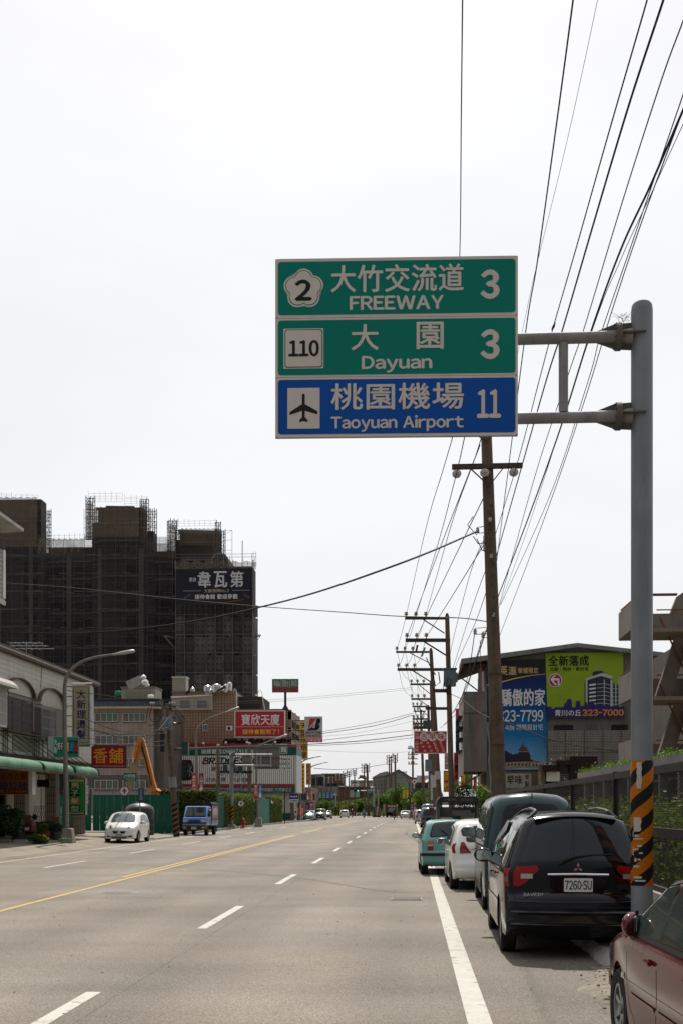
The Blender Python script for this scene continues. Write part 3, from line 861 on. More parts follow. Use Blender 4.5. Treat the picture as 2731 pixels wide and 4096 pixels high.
p3=Pole('third pole, leaning left with two long cross-arms of white insulators',(1721,2592),1762,86,.13,.20)
p3.arm(1582,1714,2608,3,(1638,1716,2652),wd=.14,pos=[1586,1618,1649],isz=1.8)
p3.arm(1588,1783,2678,3,(1648,1722,2728),wd=.2,pos=[1592,1624,1656],isz=2.1)
MB().bar(p3.L(1698,2590),p3.L(1685,2626),.18,.12).build('cutout_switch',XFM,p3.root)
MB().bar(p3.L(1668,2580),p3.L(1663,2604),.16,.14).build('arrester',DARKP,p3.root)
MB().path([p3.L(1703,2630),p3.L(1716,2660),p3.L(1740,2700)],.04,5).build('lead_cable',WIREM,p3.root)
p3b=Pole('slim pole close behind the third leaning pole',(1722,2722),1741,110,.14,.20)
p3b.arm(1640,1716,2737,3,(1676,1718,2775),wd=.17,pos=[1644,1668,1693],isz=2)
p3b.arm(1643,1720,2796,3,(1674,1720,2830),wd=.17,pos=[1646,1671,1696],isz=2)
p4=Pole('fourth pole, carrying a dark transformer behind the red menu sign',(1711,2820),1722,133,.14,.20)
p4.arm(1647,1706,2826,3,(1672,1708,2862),wd=.18,isz=2);p4.arm(1648,1708,2876,3,wd=.18,isz=2);p4.arm(1650,1716,2895,0,wd=.2)
p4.arm(1650,1712,2912,2,wd=.22,isz=2)
a=p4.L(1711,2898);MB().box(-.6,.6,-.5,.3,-.5,.45).build('transformer_tank',mat('dark transformer',(.045,.06,.06),.5),p4.root,bevel=.04,M=MT(a))
p5=Pole('pole with a dense cluster of switches beyond the fourth pole',(1681,2838),1696,150,.14,.20)
for y_ in(2845,2876,2895,2906,2925):p5.arm(1650+R.uniform(-3,3),1700,y_,2,wd=.16,isz=2)
for i in range(14):
    a=p5.L(R.uniform(1652,1690),R.uniform(2840,2930));MB().bar(a,a+Vector((R.uniform(-.2,.3),0,R.uniform(.4,.8))),.11).build('switch_gear',R.choice((XFM,DARKP,GALV)),p5.root)
p6=Pole('pole with three wide cross-arms standing left of the red menu sign',(1649,2990),1650,205,.15,.2)
for y_,a_,b_ in((2994,1629,1652),(3019,1629,1670),(3035,1629,1668),(3056,1630,1668)):p6.arm(a_,b_,y_,3,wd=.17,isz=2)
p7=Pole('pole with a pale lower trunk behind the red menu sign',(1724,2960),1732,120,.14,.2)
a=p7.L(1716,3062);MB().box(-.45,.45,-.4,.3,-.6,.6).build('transformer_tank',XFM,p7.root,bevel=.03,M=MT(a))
for p_,zz in((p3,(3085,3118)),(p7,(3095,3200)),(p3b,(3100,3150))):
    a=p_.at(zz[1]);b_=p_.at(zz[0]);MB().path([a,b_],p_.d*0+.212,14).build('pasted_bills',mat('pasted white paper',(.38,.37,.36),.8,0,.25,12),p_.root)

# ---- far poles beyond the junction
fp=[]
for i,(px,py,pb,d,r_,lab)in enumerate((
        (1352,3102,1356,300,.2,'far striped-foot pole with low arms left of the white hatchback'),
        (1379,3089,1381,310,.16,'far slim pole rising behind the white hatchback'),
        (1395,3084,1397,300,.2,'far pole just right of the white hatchback'),
        (1417,3079,1419,290,.2,'far pole standing left of the green traffic light'),
        (1455,3059,1459,285,.2,'left pole of the pair behind the junction street sign'),
        (1467,3058,1474,280,.34,'stout right pole of the pair with a broad striped foot'),
        (1555,3027,1560,262,.22,'left pole of the pair in front of the grey gabled house'),
        (1563,3024,1566,270,.22,'pale pole between two darker ones before the gabled house'),
        (1578.5,3019,1581,255,.26,'right pole of the pair in front of the grey gabled house'),
        (1324,3112,1327,330,.22,'far pole right of the blue direction sign'),
        (1307,3114,1309,340,.18,'far pole behind the green direction sign'))):
    P_=Pole(lab,(px,py),pb,d,r_*.7,r_,name='utility_pole',group='far utility poles beyond the junction',stripes=2.4 if i not in(6,7,8)else None)
    hw2=8 if i<4 or i>8 else 10
    for j in range(3 if i!=7 else 1):
        yy=py+4+j*(9 if i<4 or i>8 else 13)
        P_.arm(px-hw2,px+hw2,yy,0,wd=.15,pos=[px-hw2+1,px+hw2-1],isz=2.6)
    fp.append(P_)

# ==== overhead wires
wires=0
WLAB={}
def wire(label,pts,r=.012,m=WIREM,n=5,group='overhead wires',cat='overhead wire',sub=10):
    """pts: (photo column, photo row, height in metres) - a smooth cable through the points"""
    P=[]
    for px,py,z in pts:
        P.append(W(px,py,z[0])if isinstance(z,tuple)else atZ(px,py,z))
    out=[]
    for i in range(len(P)-1):
        a=P[max(i-1,0)];b_=P[i];c_=P[i+1];d_=P[min(i+2,len(P)-1)]
        for j in range(sub):
            t_=j/sub
            out.append(.5*((2*b_)+(c_-a)*t_+(2*a-5*b_+4*c_-d_)*t_**2+(3*b_-a-3*c_+d_)*t_**3))
    out.append(P[-1]);o0=out[0].copy()
    if pts[-1][1]<400 or not 0<pts[-1][0]<2731:out.append(out[-1]+(out[-1]-out[-2]).normalized()*45)
    o=MB().path([p-o0 for p in out],r,n).build('overhead_wire',m,None,smooth=True)
    o.location=o0
    tag(o,label,cat,group)
    return o
HH=12.3
def near(px,py,z):return(px,py,z)
# from the cross-arms of the pole up over the camera
wire('wire rising straight up from the top edge of the road sign',[(1800,1750,(30,)),(1820,1400,(22,)),(1837,1024,(16.5,)),(1843,480,(12.5,)),(1851,-260,(9.5,))],.007)
wire('wire leaving the left insulator of the highest cross-arm',[(1623,2463,(70,)),(1700,2120,(45,)),(1770,1880,(34,)),(1808,1750,(30,)),(1850,1600,(26,))],.012)
wire('second wire from the highest cross-arm running up behind the sign',[(1662,2463,(70,)),(1740,2210,(46,)),(1816,1925,(34,)),(1870,1680,(26,)),(1920,1400,(21,))],.013)
wire('third wire from the highest cross-arm running up behind the sign',[(1701,2463,(70,)),(1800,2110,(42,)),(1905,1810,(31,)),(1990,1500,(23,)),(2060,1250,(19,))],.013)
for i,(pxa,pya,pxb,pyb,lab)in enumerate(((1626,2548,1918,1780,'wire from the left of the second cross-arm crossing under the sign'),(1665,2548,1935,1985,'wire from the middle of the second cross-arm to the leaning pole'),(1703,2548,1938,2170,'wire from the right of the second cross-arm to the leaning pole'))):
    wire(lab,[(pxa,pya,(70,)),((pxa+pxb)/2-12,(pya+pyb)/2+22,(49,)),(pxb,pyb,(34.2,))],.016)
long=[
    ('thick wire left of all that reach the top right of the picture',[(1955,2480,9.5),(2028,1900,10.5),(2100,1330,11),(2145,1060,11.2),(2215,560,11.2),(2290,0,11.2),(2325,-300,11.2)],.021),
    ('hair-thin wire crossing the thick wire right of the sign',[(2020,1650,12),(2090,1310,12),(2140,1080,12.1),(2262,580,12.2),(2388,0,12.4),(2445,-280,12.4)],.0075),
    ('cable with a splice sleeve above the upper sign arm',[(1960,2200,10.4),(2062,1870,10.7),(2160,1500,10.9),(2212,1304,11),(2300,1000,11),(2430,540,11),(2586,0,11),(2665,-290,11)],.019),
    ('heavy cable passing just right of the splice sleeve',[(1962,2300,10),(2075,1900,10.5),(2180,1530,10.7),(2250,1310,10.8),(2370,900,10.8),(2510,430,10.8),(2651,0,10.9),(2740,-280,11)],.027),
    ('wire crossing the middle of the upper sign arm',[(1995,2420,9),(2130,1930,9.8),(2270,1500,10.2),(2335,1310,10.3),(2480,830,10.4),(2640,330,10.5),(2731,80,10.5),(2800,-120,10.5)],.016),
    ('thick bundled cable running to the bracket of the sign pole',[(1985,2400,7.2),(2100,2100,7.6),(2230,1740,8.0),(2360,1330,8.3),(2480,1000,8.4),(2600,740,8.5),(2731,437,8.5),(2850,170,8.5)],.023),
    ('thin wire crossing the bundled cable near the right edge',[(2000,2420,7.0),(2190,2000,7.5),(2345,1540,7.9),(2400,1340,8),(2530,960,8.1),(2640,640,8.2),(2731,375,8.2),(2830,80,8.2)],.011),
    ('reddish thin wire running beside the bundled cable',[(1990,2440,7.0),(2110,2110,7.5),(2350,1370,8.1),(2480,1040,8.2),(2600,780,8.3),(2731,494,8.3),(2860,220,8.3)],.008),
    ('rightmost wire coming down behind the sign pole arm',[(1990,2560,6.5),(2180,2060,7.2),(2330,1620,7.7),(2440,1260,7.9),(2560,900,8.1),(2700,520,8.2),(2790,280,8.2)],.012)]
for lab,pts,r_ in long:wire(lab,pts,r_*.55,RUST if 'reddish' in lab else WIREM)
spl=MB().path([atZ(2206,1318,11),atZ(2212,1306,11),atZ(2218,1290,11)],[.016,.026,.010],8).build('cable_splice',RUBBER,None,smooth=True)
tag(spl,'black splice sleeve on the cable above the upper sign arm','cable splice')
# lower continuation from pole one to pole two
for i,(lab,pts,r_)in enumerate((
    ('wire sagging from the leaning pole down to the transformer pole, uppermost',[(1948,2130,(34,)),(1880,2290,(44,)),(1810,2560,(62,)),(1795,2640,(70,))],.012),
    ('wire from the leaning pole to the transformer tank, second down',[(1952,2250,(34,)),(1890,2420,(46,)),(1820,2640,(64,)),(1806,2680,(70,))],.012),
    ('wire from the leaning pole to the transformer tank, third down',[(1955,2330,(34,)),(1895,2500,(46,)),(1826,2650,(64,)),(1812,2690,(70,))],.012),
    ('service wire looping from small insulators on the leaning pole to the far signs',[(1897,2527,(34,)),(1870,2700,(44,)),(1838,2800,(58,)),(1790,2880,(68,)),(1760,2912,(78,))],.014),
    ('service wire below it ending near the red menu sign',[(1930,2543,(34,)),(1900,2640,(42,)),(1860,2770,(55,)),(1826,2850,(66,)),(1776,2900,(72,))],.014),
    ('cable from the bundled line passing behind the leaning pole',[(1985,2400,(31,)),(1940,2530,(38,)),(1900,2650,(47,)),(1857,2760,(60,)),(1812,2850,(70,))],.02))):
    wire(lab,pts,r_)
# between second and third poles
for i in range(3):
    wire('short wire between the upper cross-arms of the second and third poles, %s'%('leftmost','middle one','rightmost')[i],[((1623,1662,1701)[i],2463,(70,)),((1604,1640,1675)[i]-2,2545,(78,)),((1586,1618,1649)[i],2598,(86,))],.014)
    wire('short wire between the lower cross-arms of the second and third poles, %s'%('leftmost','middle one','rightmost')[i],[((1626,1665,1703)[i],2548,(70,)),((1609,1644,1680)[i],2630,(78,)),((1592,1624,1656)[i],2668,(86,))],.014)
    wire('wire from the third pole upper arm down to the fourth, %s'%('leftmost','middle one','rightmost')[i],[((1586,1618,1649)[i],2598,(86,)),((1608,1640,1670)[i],2690,(98,)),((1644,1668,1693)[i],2730,(110,))],.014)
    wire('wire from the third pole lower arm down to the fourth, %s'%('leftmost','middle one','rightmost')[i],[((1592,1624,1656)[i],2668,(86,)),((1612,1644,1674)[i],2755,(98,)),((1646,1671,1696)[i],2788,(110,))],.014)
    wire('short wire from the slim pole to the fourth pole, %s'%('leftmost','middle one','rightmost')[i],[((1644,1668,1693)[i],2730,(110,)),((1647,1669,1690)[i],2785,(122,)),((1650,1668,1684)[i],2818,(133,))],.016)
    wire('wire dropping from the fourth pole to the wide-armed pole, %s'%('leftmost','middle one','rightmost')[i],[((1650,1668,1684)[i],2870,(133,)),((1644,1660,1672)[i],2960,(170,)),((1632,1650,1668)[i],3010,(205,))],.018)
# cables crossing the road
cross=[
    ('thick sagging cable from the leaning pole across the road to the left buildings',[(1912,2122,(34,)),(1870,2142,(33,)),(1700,2215,(31,)),(1500,2290,(31,)),(1264,2370,(35,)),(1057,2425,(38,)),(800,2480,(41,)),(500,2520,(44,)),(250,2533,(47,)),(0,2528,(50,)),(-200,2522,(52,))],.028),
    ('long thin wire from the pale pole across the tower to the left edge',[(1950,2488,(34,)),(1918,2482,(35,)),(1840,2472,(37,)),(1700,2468,(39,)),(1560,2463,(42,)),(1360,2448,(45,)),(1030,2425,(50,)),(700,2395,(55,)),(300,2352,(62,)),(0,2330,(66,)),(-220,2312,(70,))],.017),
    ('upper of two wires crossing the far end of the road',[(1652,2852,(148,)),(1500,2890,(150,)),(1290,2927,(155,)),(1130,2950,(165,))],.028),
    ('thick wire just below it crossing the far end of the road',[(1650,2860,(148,)),(1500,2902,(150,)),(1290,2934,(155,)),(1130,2958,(165,))],.04),
    ('faint wire crossing from the switch pole to the billboard',[(1650,2884,(148,)),(1450,2928,(150,)),(1290,2945,(155,)),(1142,2950,(165,))],.016),
    ('wire crossing the road at the height of the tyre company sign',[(1650,2920,(148,)),(1480,2938,(140,)),(1290,2961,(130,)),(1050,2980,(118,)),(700,2993,(72,))],.03),
    ('bundled cable crossing the road below the tyre company sign',[(1650,2939,(148,)),(1480,2960,(140,)),(1290,2974,(130,)),(1050,2984,(118,)),(700,2996,(72,))],.05),
    ('lowest wire crossing the road below the tyre company sign',[(1650,2951,(148,)),(1480,2970,(140,)),(1290,2981,(130,)),(1050,2990,(118,)),(700,3001,(72,))],.03),
    ('triple wire uppermost running to the upper right over the brown building',[(700,2822,(72,)),(900,2810,(95,)),(1250,2787,(130,)),(1650,2750,(148,))],.014),
    ('triple wire middle running to the right over the brown building',[(700,2826,(72,)),(900,2818,(95,)),(1250,2795,(130,)),(1650,2757,(148,))],.014),
    ('cable slung between far poles across the junction',[(1257,3073,(200,)),(1350,3078,(240,)),(1440,3072,(270,)),(1545,3056,(262,))],.05),
    ('faint upper wires near the pale far pole',[(1235,3000,(190,)),(1400,3008,(220,)),(1560,3010,(240,)),(1645,3007,(205,))],.02),
    ('cable from the leaning pole sagging right past the blue billboard',[(1985,2868,(33,)),(2035,2895,(36,)),(2190,2955,(46,)),(2330,2987,(54,)),(2460,3004,(58,)),(2560,3010,(60,))],.022),
    ('thin flat wire running right past the blue billboard',[(1825,2936,(70,)),(1960,2944,(66,)),(2190,2962,(62,)),(2420,2967,(60,)),(2600,2966,(58,))],.014),
    ('cable running from the transformer pole into the grey balcony block',[(1800,2775,(70,)),(1850,2800,(66,)),(1900,2840,(60,)),(1960,2872,(48,)),(1990,2868,(34,))],.018)]
for lab,pts,r_ in cross:wire(lab,pts,r_,group='cables strung across the road',cat='overhead cable')
wire('orange cable hanging down beside the grey balcony block',[(1918,2560,(60,)),(1920,2700,(60,)),(1914,2850,(60,)),(1902,3050,(60,)),(1906,3110,(60,)),(1930,3150,(58,)),(1975,3175,(52,))],.016,mat('orange cable',(.30,.07,.02),.6),group=None,cat='hanging cable')
for q_ in range(6):
    pass
lo=MB()
for(a,b_,c_)in(((1890,2066),(1868,2100),(1905,2140)),((1890,2145),(1910,2175),(1938,2172)),((1905,2155),(1925,2200),(1942,2208))):
    lo.path([W(a[0],a[1],33.8),W(b_[0],b_[1],33.8),W(c_[0],c_[1],33.8)],.014,5)
tag(lo.build('jumper_wires',WIREM,None,kind='stuff'),'looped jumper wires on the upper part of the leaning pole','wires')

# ==== billboard building on the right
BY=75.0
def B(px,py):return atY(px,py,BY)
def bx(px):return atY(px,HY,BY).x
def bz(py):return atY(1645,py,BY).z
x0=bx(1944)
RENDER=mat('old cement render',(.17,.155,.14),.92,0,.22,.6,bump=.3,bscale=12,dirt=.75,dcol=(.05,.046,.043),dscale=.45)
bb=thing('billboard_building','old grey rendered building with low gable covered in banners','building',(x0,BY,0))
def bl(px,py):return(bx(px)-x0,bz(py))
out=[bl(1944,3225),bl(2800,3225),bl(2800,2655),bl(2303,2596),bl(1944,2650)]
MB().prism(out,.02,10).build('gable_wall',RENDER,bb)
ROOFM=mat('weathered roof edge',(.20,.215,.21),.7,.1,.2,1,dirt=.5,dcol=(.09,.085,.075))
for nm,a in(('roof_left',[bl(1842,2640),bl(2303,2581),bl(2303,2597),bl(1842,2660)]),('roof_right',[bl(2303.1,2581),bl(2810,2640),bl(2810,2656),bl(2303.1,2597)])):
    MB().prism(a,-.5,3).build('roof_slope',ROOFM,bb)
MB().prism([bl(1842,2661),bl(1852,2652),bl(1852,2664),bl(1833,2704),bl(1826,2706)],-.45,3).build('eave',mat('rusty eave',(.12,.065,.045),.8,0,.3,2),bb)
MB().prism([bl(1852,2662),bl(1943,2655),bl(1943,2665),bl(1834,2704)],0,3).build('eave_soffit',mat('dark timber soffit',(.07,.05,.04),.9),bb)
MB().bar(Vector((bl(1838,2712)[0],-.3,bl(0,2712)[1])),Vector((bl(1909,2765)[0],-.1,bl(0,2765)[1])),.07).build('eave_strut',DKSTEEL,bb)
MB().box(bl(1911,0)[0],bl(1925,0)[0],.0,.3,bz(2770),bz(2670)).build('balcony_post',RENDER,bb)
MB().box(bl(1852,0)[0],-.001,-.4,7,bz(3088),bz(2770)).build('balcony_block',RENDER,bb)
MB().box(bl(1850,0)[0],-.001,-.46,7.05,bz(2853),bz(2848)).build('string_course',RENDER,bb)
TILEC=mat('cream edge tiles',(.34,.32,.28),.6,0,.1,3,dirt=.4)
tl=None
xx=bl(1852,0)[0]
for i in range(38):
    z_=bz(2776)-i*.138
    if 12<i<26:continue
    if tl is None:tl=MB().box(xx-.03,xx-.002,-.4,7,-.06,.06).build('tile_course',TILEC,bb)
    o=tl if i==0 else link('tile_course',tl.data,bb);o.location=(0,0,z_)
MB().box(xx-.02,xx-.001,.6,6,bz(3000),bz(2862)).build('window',mat('dark window',(.02,.02,.022),.2),bb)
br_=None
for i in range(14):
    if br_ is None:br_=MB().box(xx-.28,xx-.25,-.012,.012,bz(3005),bz(2858)).build('window_bar',DKSTEEL,bb)
    o=br_ if i==0 else link('window_bar',br_.data,bb);o.location=(0,.6+i*.4,0)
for q_ in(2862,2905,2950,3000):MB().box(xx-.3,xx-.02,.5,6.1,bz(q_)-.02,bz(q_)+.02).build('grille_rail',DKSTEEL,bb)
MB().prism([bl(1830,3148),bl(1925,3092),bl(1935,3092),bl(1842,3150)],-.5,5).build('awning',mat('rusty awning',(.16,.07,.04),.8),bb)
for i,(a,c_)in enumerate(((2213,2290),(2443,2508))):
    f=MB().box(bl(a,0)[0],bl(c_,0)[0],-.03,.02,bz(2925),bz(2902)).build('window',mat('dark window',(.02,.02,.022),.2),bb)
    r0_=None
    for j in range(12):
        if r0_ is None:r0_=MB().box(-.012,.012,-.08,-.06,bz(2925),bz(2902)).build('window_bar',DKSTEEL,f)
        o=r0_ if j==0 else link('window_bar',r0_.data,f);o.location=(bl(a,0)[0]+.08+j*(bl(c_,0)[0]-bl(a,0)[0]-.1)/12,0,0)
    MB().box(bl(a,0)[0]-.1,bl(c_,0)[0]+.1,-.18,.0,bz(2927)-.05,bz(2927)).build('sill',RENDER,f)
PEG=mat('perforated grey panel',(.27,.25,.225),.75,0,.1,2,dirt=.3,dcol=(.09,.075,.06))
pv=[2184,2255,2332,2405,2478,2550,2622]
for r_,(ya,yb)in enumerate(((2926,3013),(3016,3100))):
    for i in range(6):
        xa,xb=bl(pv[i],0)[0]+.02,bl(pv[i+1],0)[0]-.02
        f=MB().box(xa,xb,-.42,-.36,bz(yb),bz(ya)).build('perforated_panel',PEG,bb)
        mb=MB();nx,nz=11,(13 if r_==0 else 12)
        for a in range(nx):
            for c_ in range(nz):
                X_=xa+(a+.7)*(xb-xa)/(nx+.4);Z_=bz(yb)+(c_+.7)*(bz(ya)-bz(yb))/(nz+.4)
                mb.box(X_-.022,X_+.022,-.424,-.415,Z_-.022,Z_+.022)
        mb.build('holes',BLACKF,f,kind='stuff')
for i in range(7):MB().box(bl(pv[i],0)[0]-.025,bl(pv[i],0)[0]+.015,-.45,-.35,bz(3100),bz(2923)).build('panel_frame',RUST,bb)

# banners hung on the gable
def printed(name,cols,z0,z1,rough=.55):
    """flat print whose colour runs from z0 to z1 (a printed gradient)"""
    m=mat(name,cols[0][1],rough,var=.03)
    t=m.node_tree;b=t.nodes['Principled BSDF']
    c=t.nodes.new('ShaderNodeTexCoord');s_=t.nodes.new('ShaderNodeSeparateXYZ');t.links.new(c.outputs['Object'],s_.inputs[0])
    r=t.nodes.new('ShaderNodeMapRange');r.inputs[1].default_value=z0;r.inputs[2].default_value=z1;t.links.new(s_.outputs['Z'],r.inputs[0])
    cr=t.nodes.new('ShaderNodeValToRGB');t.links.new(r.outputs[0],cr.inputs[0])
    while len(cr.color_ramp.elements)<len(cols):cr.color_ramp.elements.new(.5)
    for e,(p_,c_)in zip(cr.color_ramp.elements,cols):e.position=p_;e.color=(*c_,1)
    t.links.new(cr.outputs[0],b.inputs['Base Color']);return m
d_=BY*1.0/ray(2060,HY).y*1.0
class Banner(Board):pass
bn=Board('billboard_banner','tall blue advertising banner partly hidden by the leaning pole','banner',1942,2186,2640,3078,(BY-.12)/ray(2064,HY).y,thick=.03,frame=None,face=None)
bpy.data.objects.remove(bn.box)
BLU=printed('blue printed banner',[(0,(.30,.45,.62)),(.10,(.16,.38,.62)),(.3,(.008,.17,.42)),(.55,(.004,.075,.26)),(.8,(.006,.022,.11))],-3.5,3.5)
def wavy(bd,px0,px1,py0,py1,m,name,y=0,amp=.015,px0b=None,px1b=None):
    P=[]
    for j in range(17):
        t_=j/16;row=[]
        for i in range(13):
            a=px0+((px0b or px0)-px0)*t_;c_=px1+((px1b or px1)-px1)*t_
            px=a+(c_-a)*i/12;py=py0+(py1-py0)*t_
            row.append((bd.X(px),y+amp*sin(i*1.3+j*.9),bd.Z(py)))
        P.append(row)
    return MB().grid(P).build(name,m,bd.root)
wavy(bn,1942,2178,2644,3078,BLU,'printed_cloth',px0b=1960,px1b=2186)
GOLD=mat('gold print',(.55,.42,.16),.5);PW=mat('white print',(.66,.67,.68),.55)
bn.shape([(1942,2645),(2178,2638),(2179,2698),(2120,2703),(2060,2713),(2010,2726),(1944,2740)],mat('charcoal print',(.022,.020,.022),.55),'printed_top',-.03)
bn.shape([(2179,2696),(2120,2701),(2060,2711),(2010,2724),(1944,2738),(1944,2742),(2010,2729),(2060,2715.5),(2120,2704),(2179,2698)],GOLD,'gold_line',-.034)
bn.t('英',2000,2027,2663,2700,GOLD,y=-.036,bold=.03);bn.t('滙',2031,2063,2666,2700,GOLD,y=-.036,bold=.03)
bn.t('榮耀限定',2069,2150,2671,2694,GOLD,y=-.036,bold=.012)
bn.t('驕傲的家',2003,2176,2756,2824,PW,y=-.036,bold=.03)
bn.t('323-7799',1992,2168,2841,2886,PW,y=-.036,bold=.025)
bn.t('4房',2019,2056,2898,2922,PW,y=-.036,bold=.012);bn.t('精裝設計宅',2064,2168,2897,2921,PW,y=-.036,bold=.012)
PUR=mat('dark purple print',(.03,.022,.045),.6);CRM=mat('cream print',(.32,.24,.16),.6)
bn.shape([(1960,3058),(1960,3010),(2020,3002),(2048,3018),(2072,3014),(2072,3000),(2108,3002),(2118,3020),(2118,3036),(2130,3042),(2180,3056),(2184,3064)],PUR,'printed_palace',-.032)
bn.shape([(2070,3004)]+[(2090+18*cos(a),3004-19*sin(a))for a in[pi-pi*i/10 for i in range(11)]]+[(2108,3004)],mat('brown print',(.12,.055,.05),.6),'printed_dome',-.035)
bn.shape([(2085.5,2987),(2087,2972),(2089,2972),(2090.5,2987)],PUR,'printed_spire',-.0345)
bn.shape([(2070,3005),(2108,3005),(2108,3008),(2070,3008)],CRM,'printed_cornice',-.036)
bn.shape([(1960,3075),(1960,3056),(2050,3048),(2130,3046),(2182,3058),(2184,3066),(2100,3068)],CRM,'printed_balustrade',-.034)
ar=MB()
for i in range(14):ar.prism(rrect(bn.X(1972+i*14),bn.X(1978+i*14),bn.Z(3064),bn.Z(3053),.04,3),-.038,-.036)
ar.build('printed_arches',PUR,bn.root)
gn=Board('billboard_banner','lime green advertising banner with a printed apartment block','banner',2180,2492,2611,2870,(BY-.14)/ray(2336,HY).y,thick=.03)
bpy.data.objects.remove(gn.box)
LIME=mat('lime print',(.24,.36,.02),.55,0,.04,1)
wavy(gn,2180,2488,2611,2870,LIME,'printed_cloth',px0b=2189,px1b=2493)
PURP=mat('violet print',(.035,.022,.14),.55);BK=mat('black print',(.015,.014,.015),.6)
sky_=[(2189,2869),(2187,2826),(2204,2826),(2206,2836),(2216,2832),(2220,2828),(2252,2828),(2256,2815),(2264,2808),(2268,2797),(2276,2794),(2284,2800),(2286,2830),(2300,2828),(2302,2806),(2310,2802),(2318,2806),(2320,2826),(2334,2822),(2336,2812),(2344,2808),(2348,2824),(2360,2812),(2372,2812),(2380,2822),(2400,2820),(2420,2824),(2440,2826),(2466,2822),(2470,2828),(2492,2824),(2493,2869)]
gn.shape(sky_,PURP,'printed_skyline',-.04)
gn.t('全新落成',2193,2352,2622,2663,BK,y=-.03,bold=.035)
gn.t('北歐・時尚・新好宅',2198,2351,2668,2683,BK,y=-.03,bold=.02)
gn.disc(2219,2721,27.5,PW,'arrow_rim',-.028);gn.disc(2219,2721,24.5,REDF,'arrow_field',-.031)
gn.shape([(2199,2717),(2216,2700),(2223,2700),(2210,2713),(2236,2713),(2236,2740),(2229,2740),(2229,2721),(2210,2721),(2227,2739),(2219,2741)],PW,'turn_arrow',-.034)
gn.t('青川の丘',2218,2321,2839,2864,PW,y=-.045,bold=.025);gn.t('323-7000',2328,2489,2839,2863,mat('orange print',(.62,.22,.03),.55),y=-.045,bold=.07)
DKB=mat('slate print',(.03,.035,.05),.6);LGB=mat('pale blue print',(.42,.48,.52),.6)
gn.shape([(2336,2826),(2336,2738),(2344,2716),(2402,2706),(2438,2716),(2438,2828),(2386,2832)],DKB,'printed_block',-.030)
gn.shape([(2338,2716),(2406,2692),(2452,2708),(2440,2716),(2402,2704),(2342,2722)],LGB,'printed_roof',-.033)
gn.shape([(2366,2696),(2372,2686),(2404,2683),(2412,2690),(2412,2698),(2372,2704)],DKB,'printed_roof_box',-.031)
gn.shape([(2452,2826),(2446,2732),(2474,2738),(2472,2826)],DKB,'printed_wing',-.030)
for a in((2340,2347),(2438,2446),(2457,2461)):gn.rect(a[0],a[1],2722 if a[0]<2450 else 2734,2826,LGB,'printed_pier',-.034)
for i in range(6):
    yy=2738+i*15.5
    gn.shape([(2354,yy),(2380,yy-3),(2380,yy+3),(2354,yy+6)],PW,'printed_balcony',-.034)
    gn.shape([(2384,yy-2),(2414,yy-4),(2440,yy+2),(2440,yy+4),(2414,yy-2),(2384,yy)],LGB,'printed_slab',-.034)
    gn.rect(2446,2472,yy+2,yy+3.5,LGB,'printed_slab',-.0345)
gn.rect(2412,2415,2718,2826,LGB,'printed_pier',-.035)

# low snack-shop front before the banner building
lo_=Board('shop_sign','pale breakfast-shop sign board low beside the leaning pole','shop sign',2020,2122,3094,3152,62,thick=.15,frame=mat('pale sign board',(.30,.29,.27),.7,dirt=.4))
lo_.shape(ell(2062,3120,26,22,24),mat('faded ochre',(.30,.25,.12),.7),'printed_ring',-.005);lo_.shape(ell(2062,3120,22,18,24),MATS['pale sign board'],'printed_ring_field',-.007)
lo_.t('早味',2026,2086,3102,3136,BK,bold=.035);lo_.t('早點',2098,2113,3100,3146,BK,bold=.02,vertical=True)
bt_=thing('snack_shop','low shop front in dark maroon tiles below the banner building','shop',atY(2200,HY,64)*1.0)
bt_.location.z=0
o_=bt_.location.copy()
def sl(px,py):v=atY(px,py,64)-o_;return v.x,v.z
MTILE=tiled('maroon tiles',(.035,.014,.012),(.015,.01,.01),.12,.12,dirt=.2)
for a,b_,c_,e_,m_,dy,nm in((2163,2222,3062,3086,MTILE,-.5,'awning_fascia'),(2221,2290,3042,3060,MTILE,-.2,'fascia'),(2276,2388,3026,3160,MTILE,0,'tiled_pier'),(2222,2236,3060,3160,MTILE,0,'tiled_pier'),
                                 (2020,2400,3086,3225,mat('shop wall',(.11,.10,.075),.8,dirt=.4),1.5,'wall'),(2160,2178,3086,3160,mat('olive tiles',(.13,.12,.06),.6),-.1,'pillar'),(2237,2289,3060,3092,mat('shop glass',(.07,.065,.05),.3),.4,'signboard')):
    xa,za=sl(a,c_);xb,zb=sl(b_,e_);MB().box(xa,xb,dy,dy+(2 if nm!='wall' else 6),zb,za).build(nm,m_,bt_)
xa,za=sl(2240,3093);xb,zb=sl(2289,3126)
f=MB().box(xa,xb,.3,.4,zb,za).build('window',mat('pale blind',(.42,.41,.38),.5),bt_)  # one even pale colour behind the glazing bars
for i in range(8):MB().box(xa+i*(xb-xa)/7-.012,xa+i*(xb-xa)/7+.012,.27,.299,zb,za).build('glazing_bar',DKSTEEL,f)
for i in range(5):MB().box(xa,xb,.272,.3,zb+i*(za-zb)/4-.012,zb+i*(za-zb)/4+.012).build('glazing_bar',DKSTEEL,f)
acx,acz=sl(2212,3108);MB().box(acx-.4,acx+.3,-.3,.3,acz-.25,acz+.28).build('air_conditioner',WHT,bt_,bevel=.03)
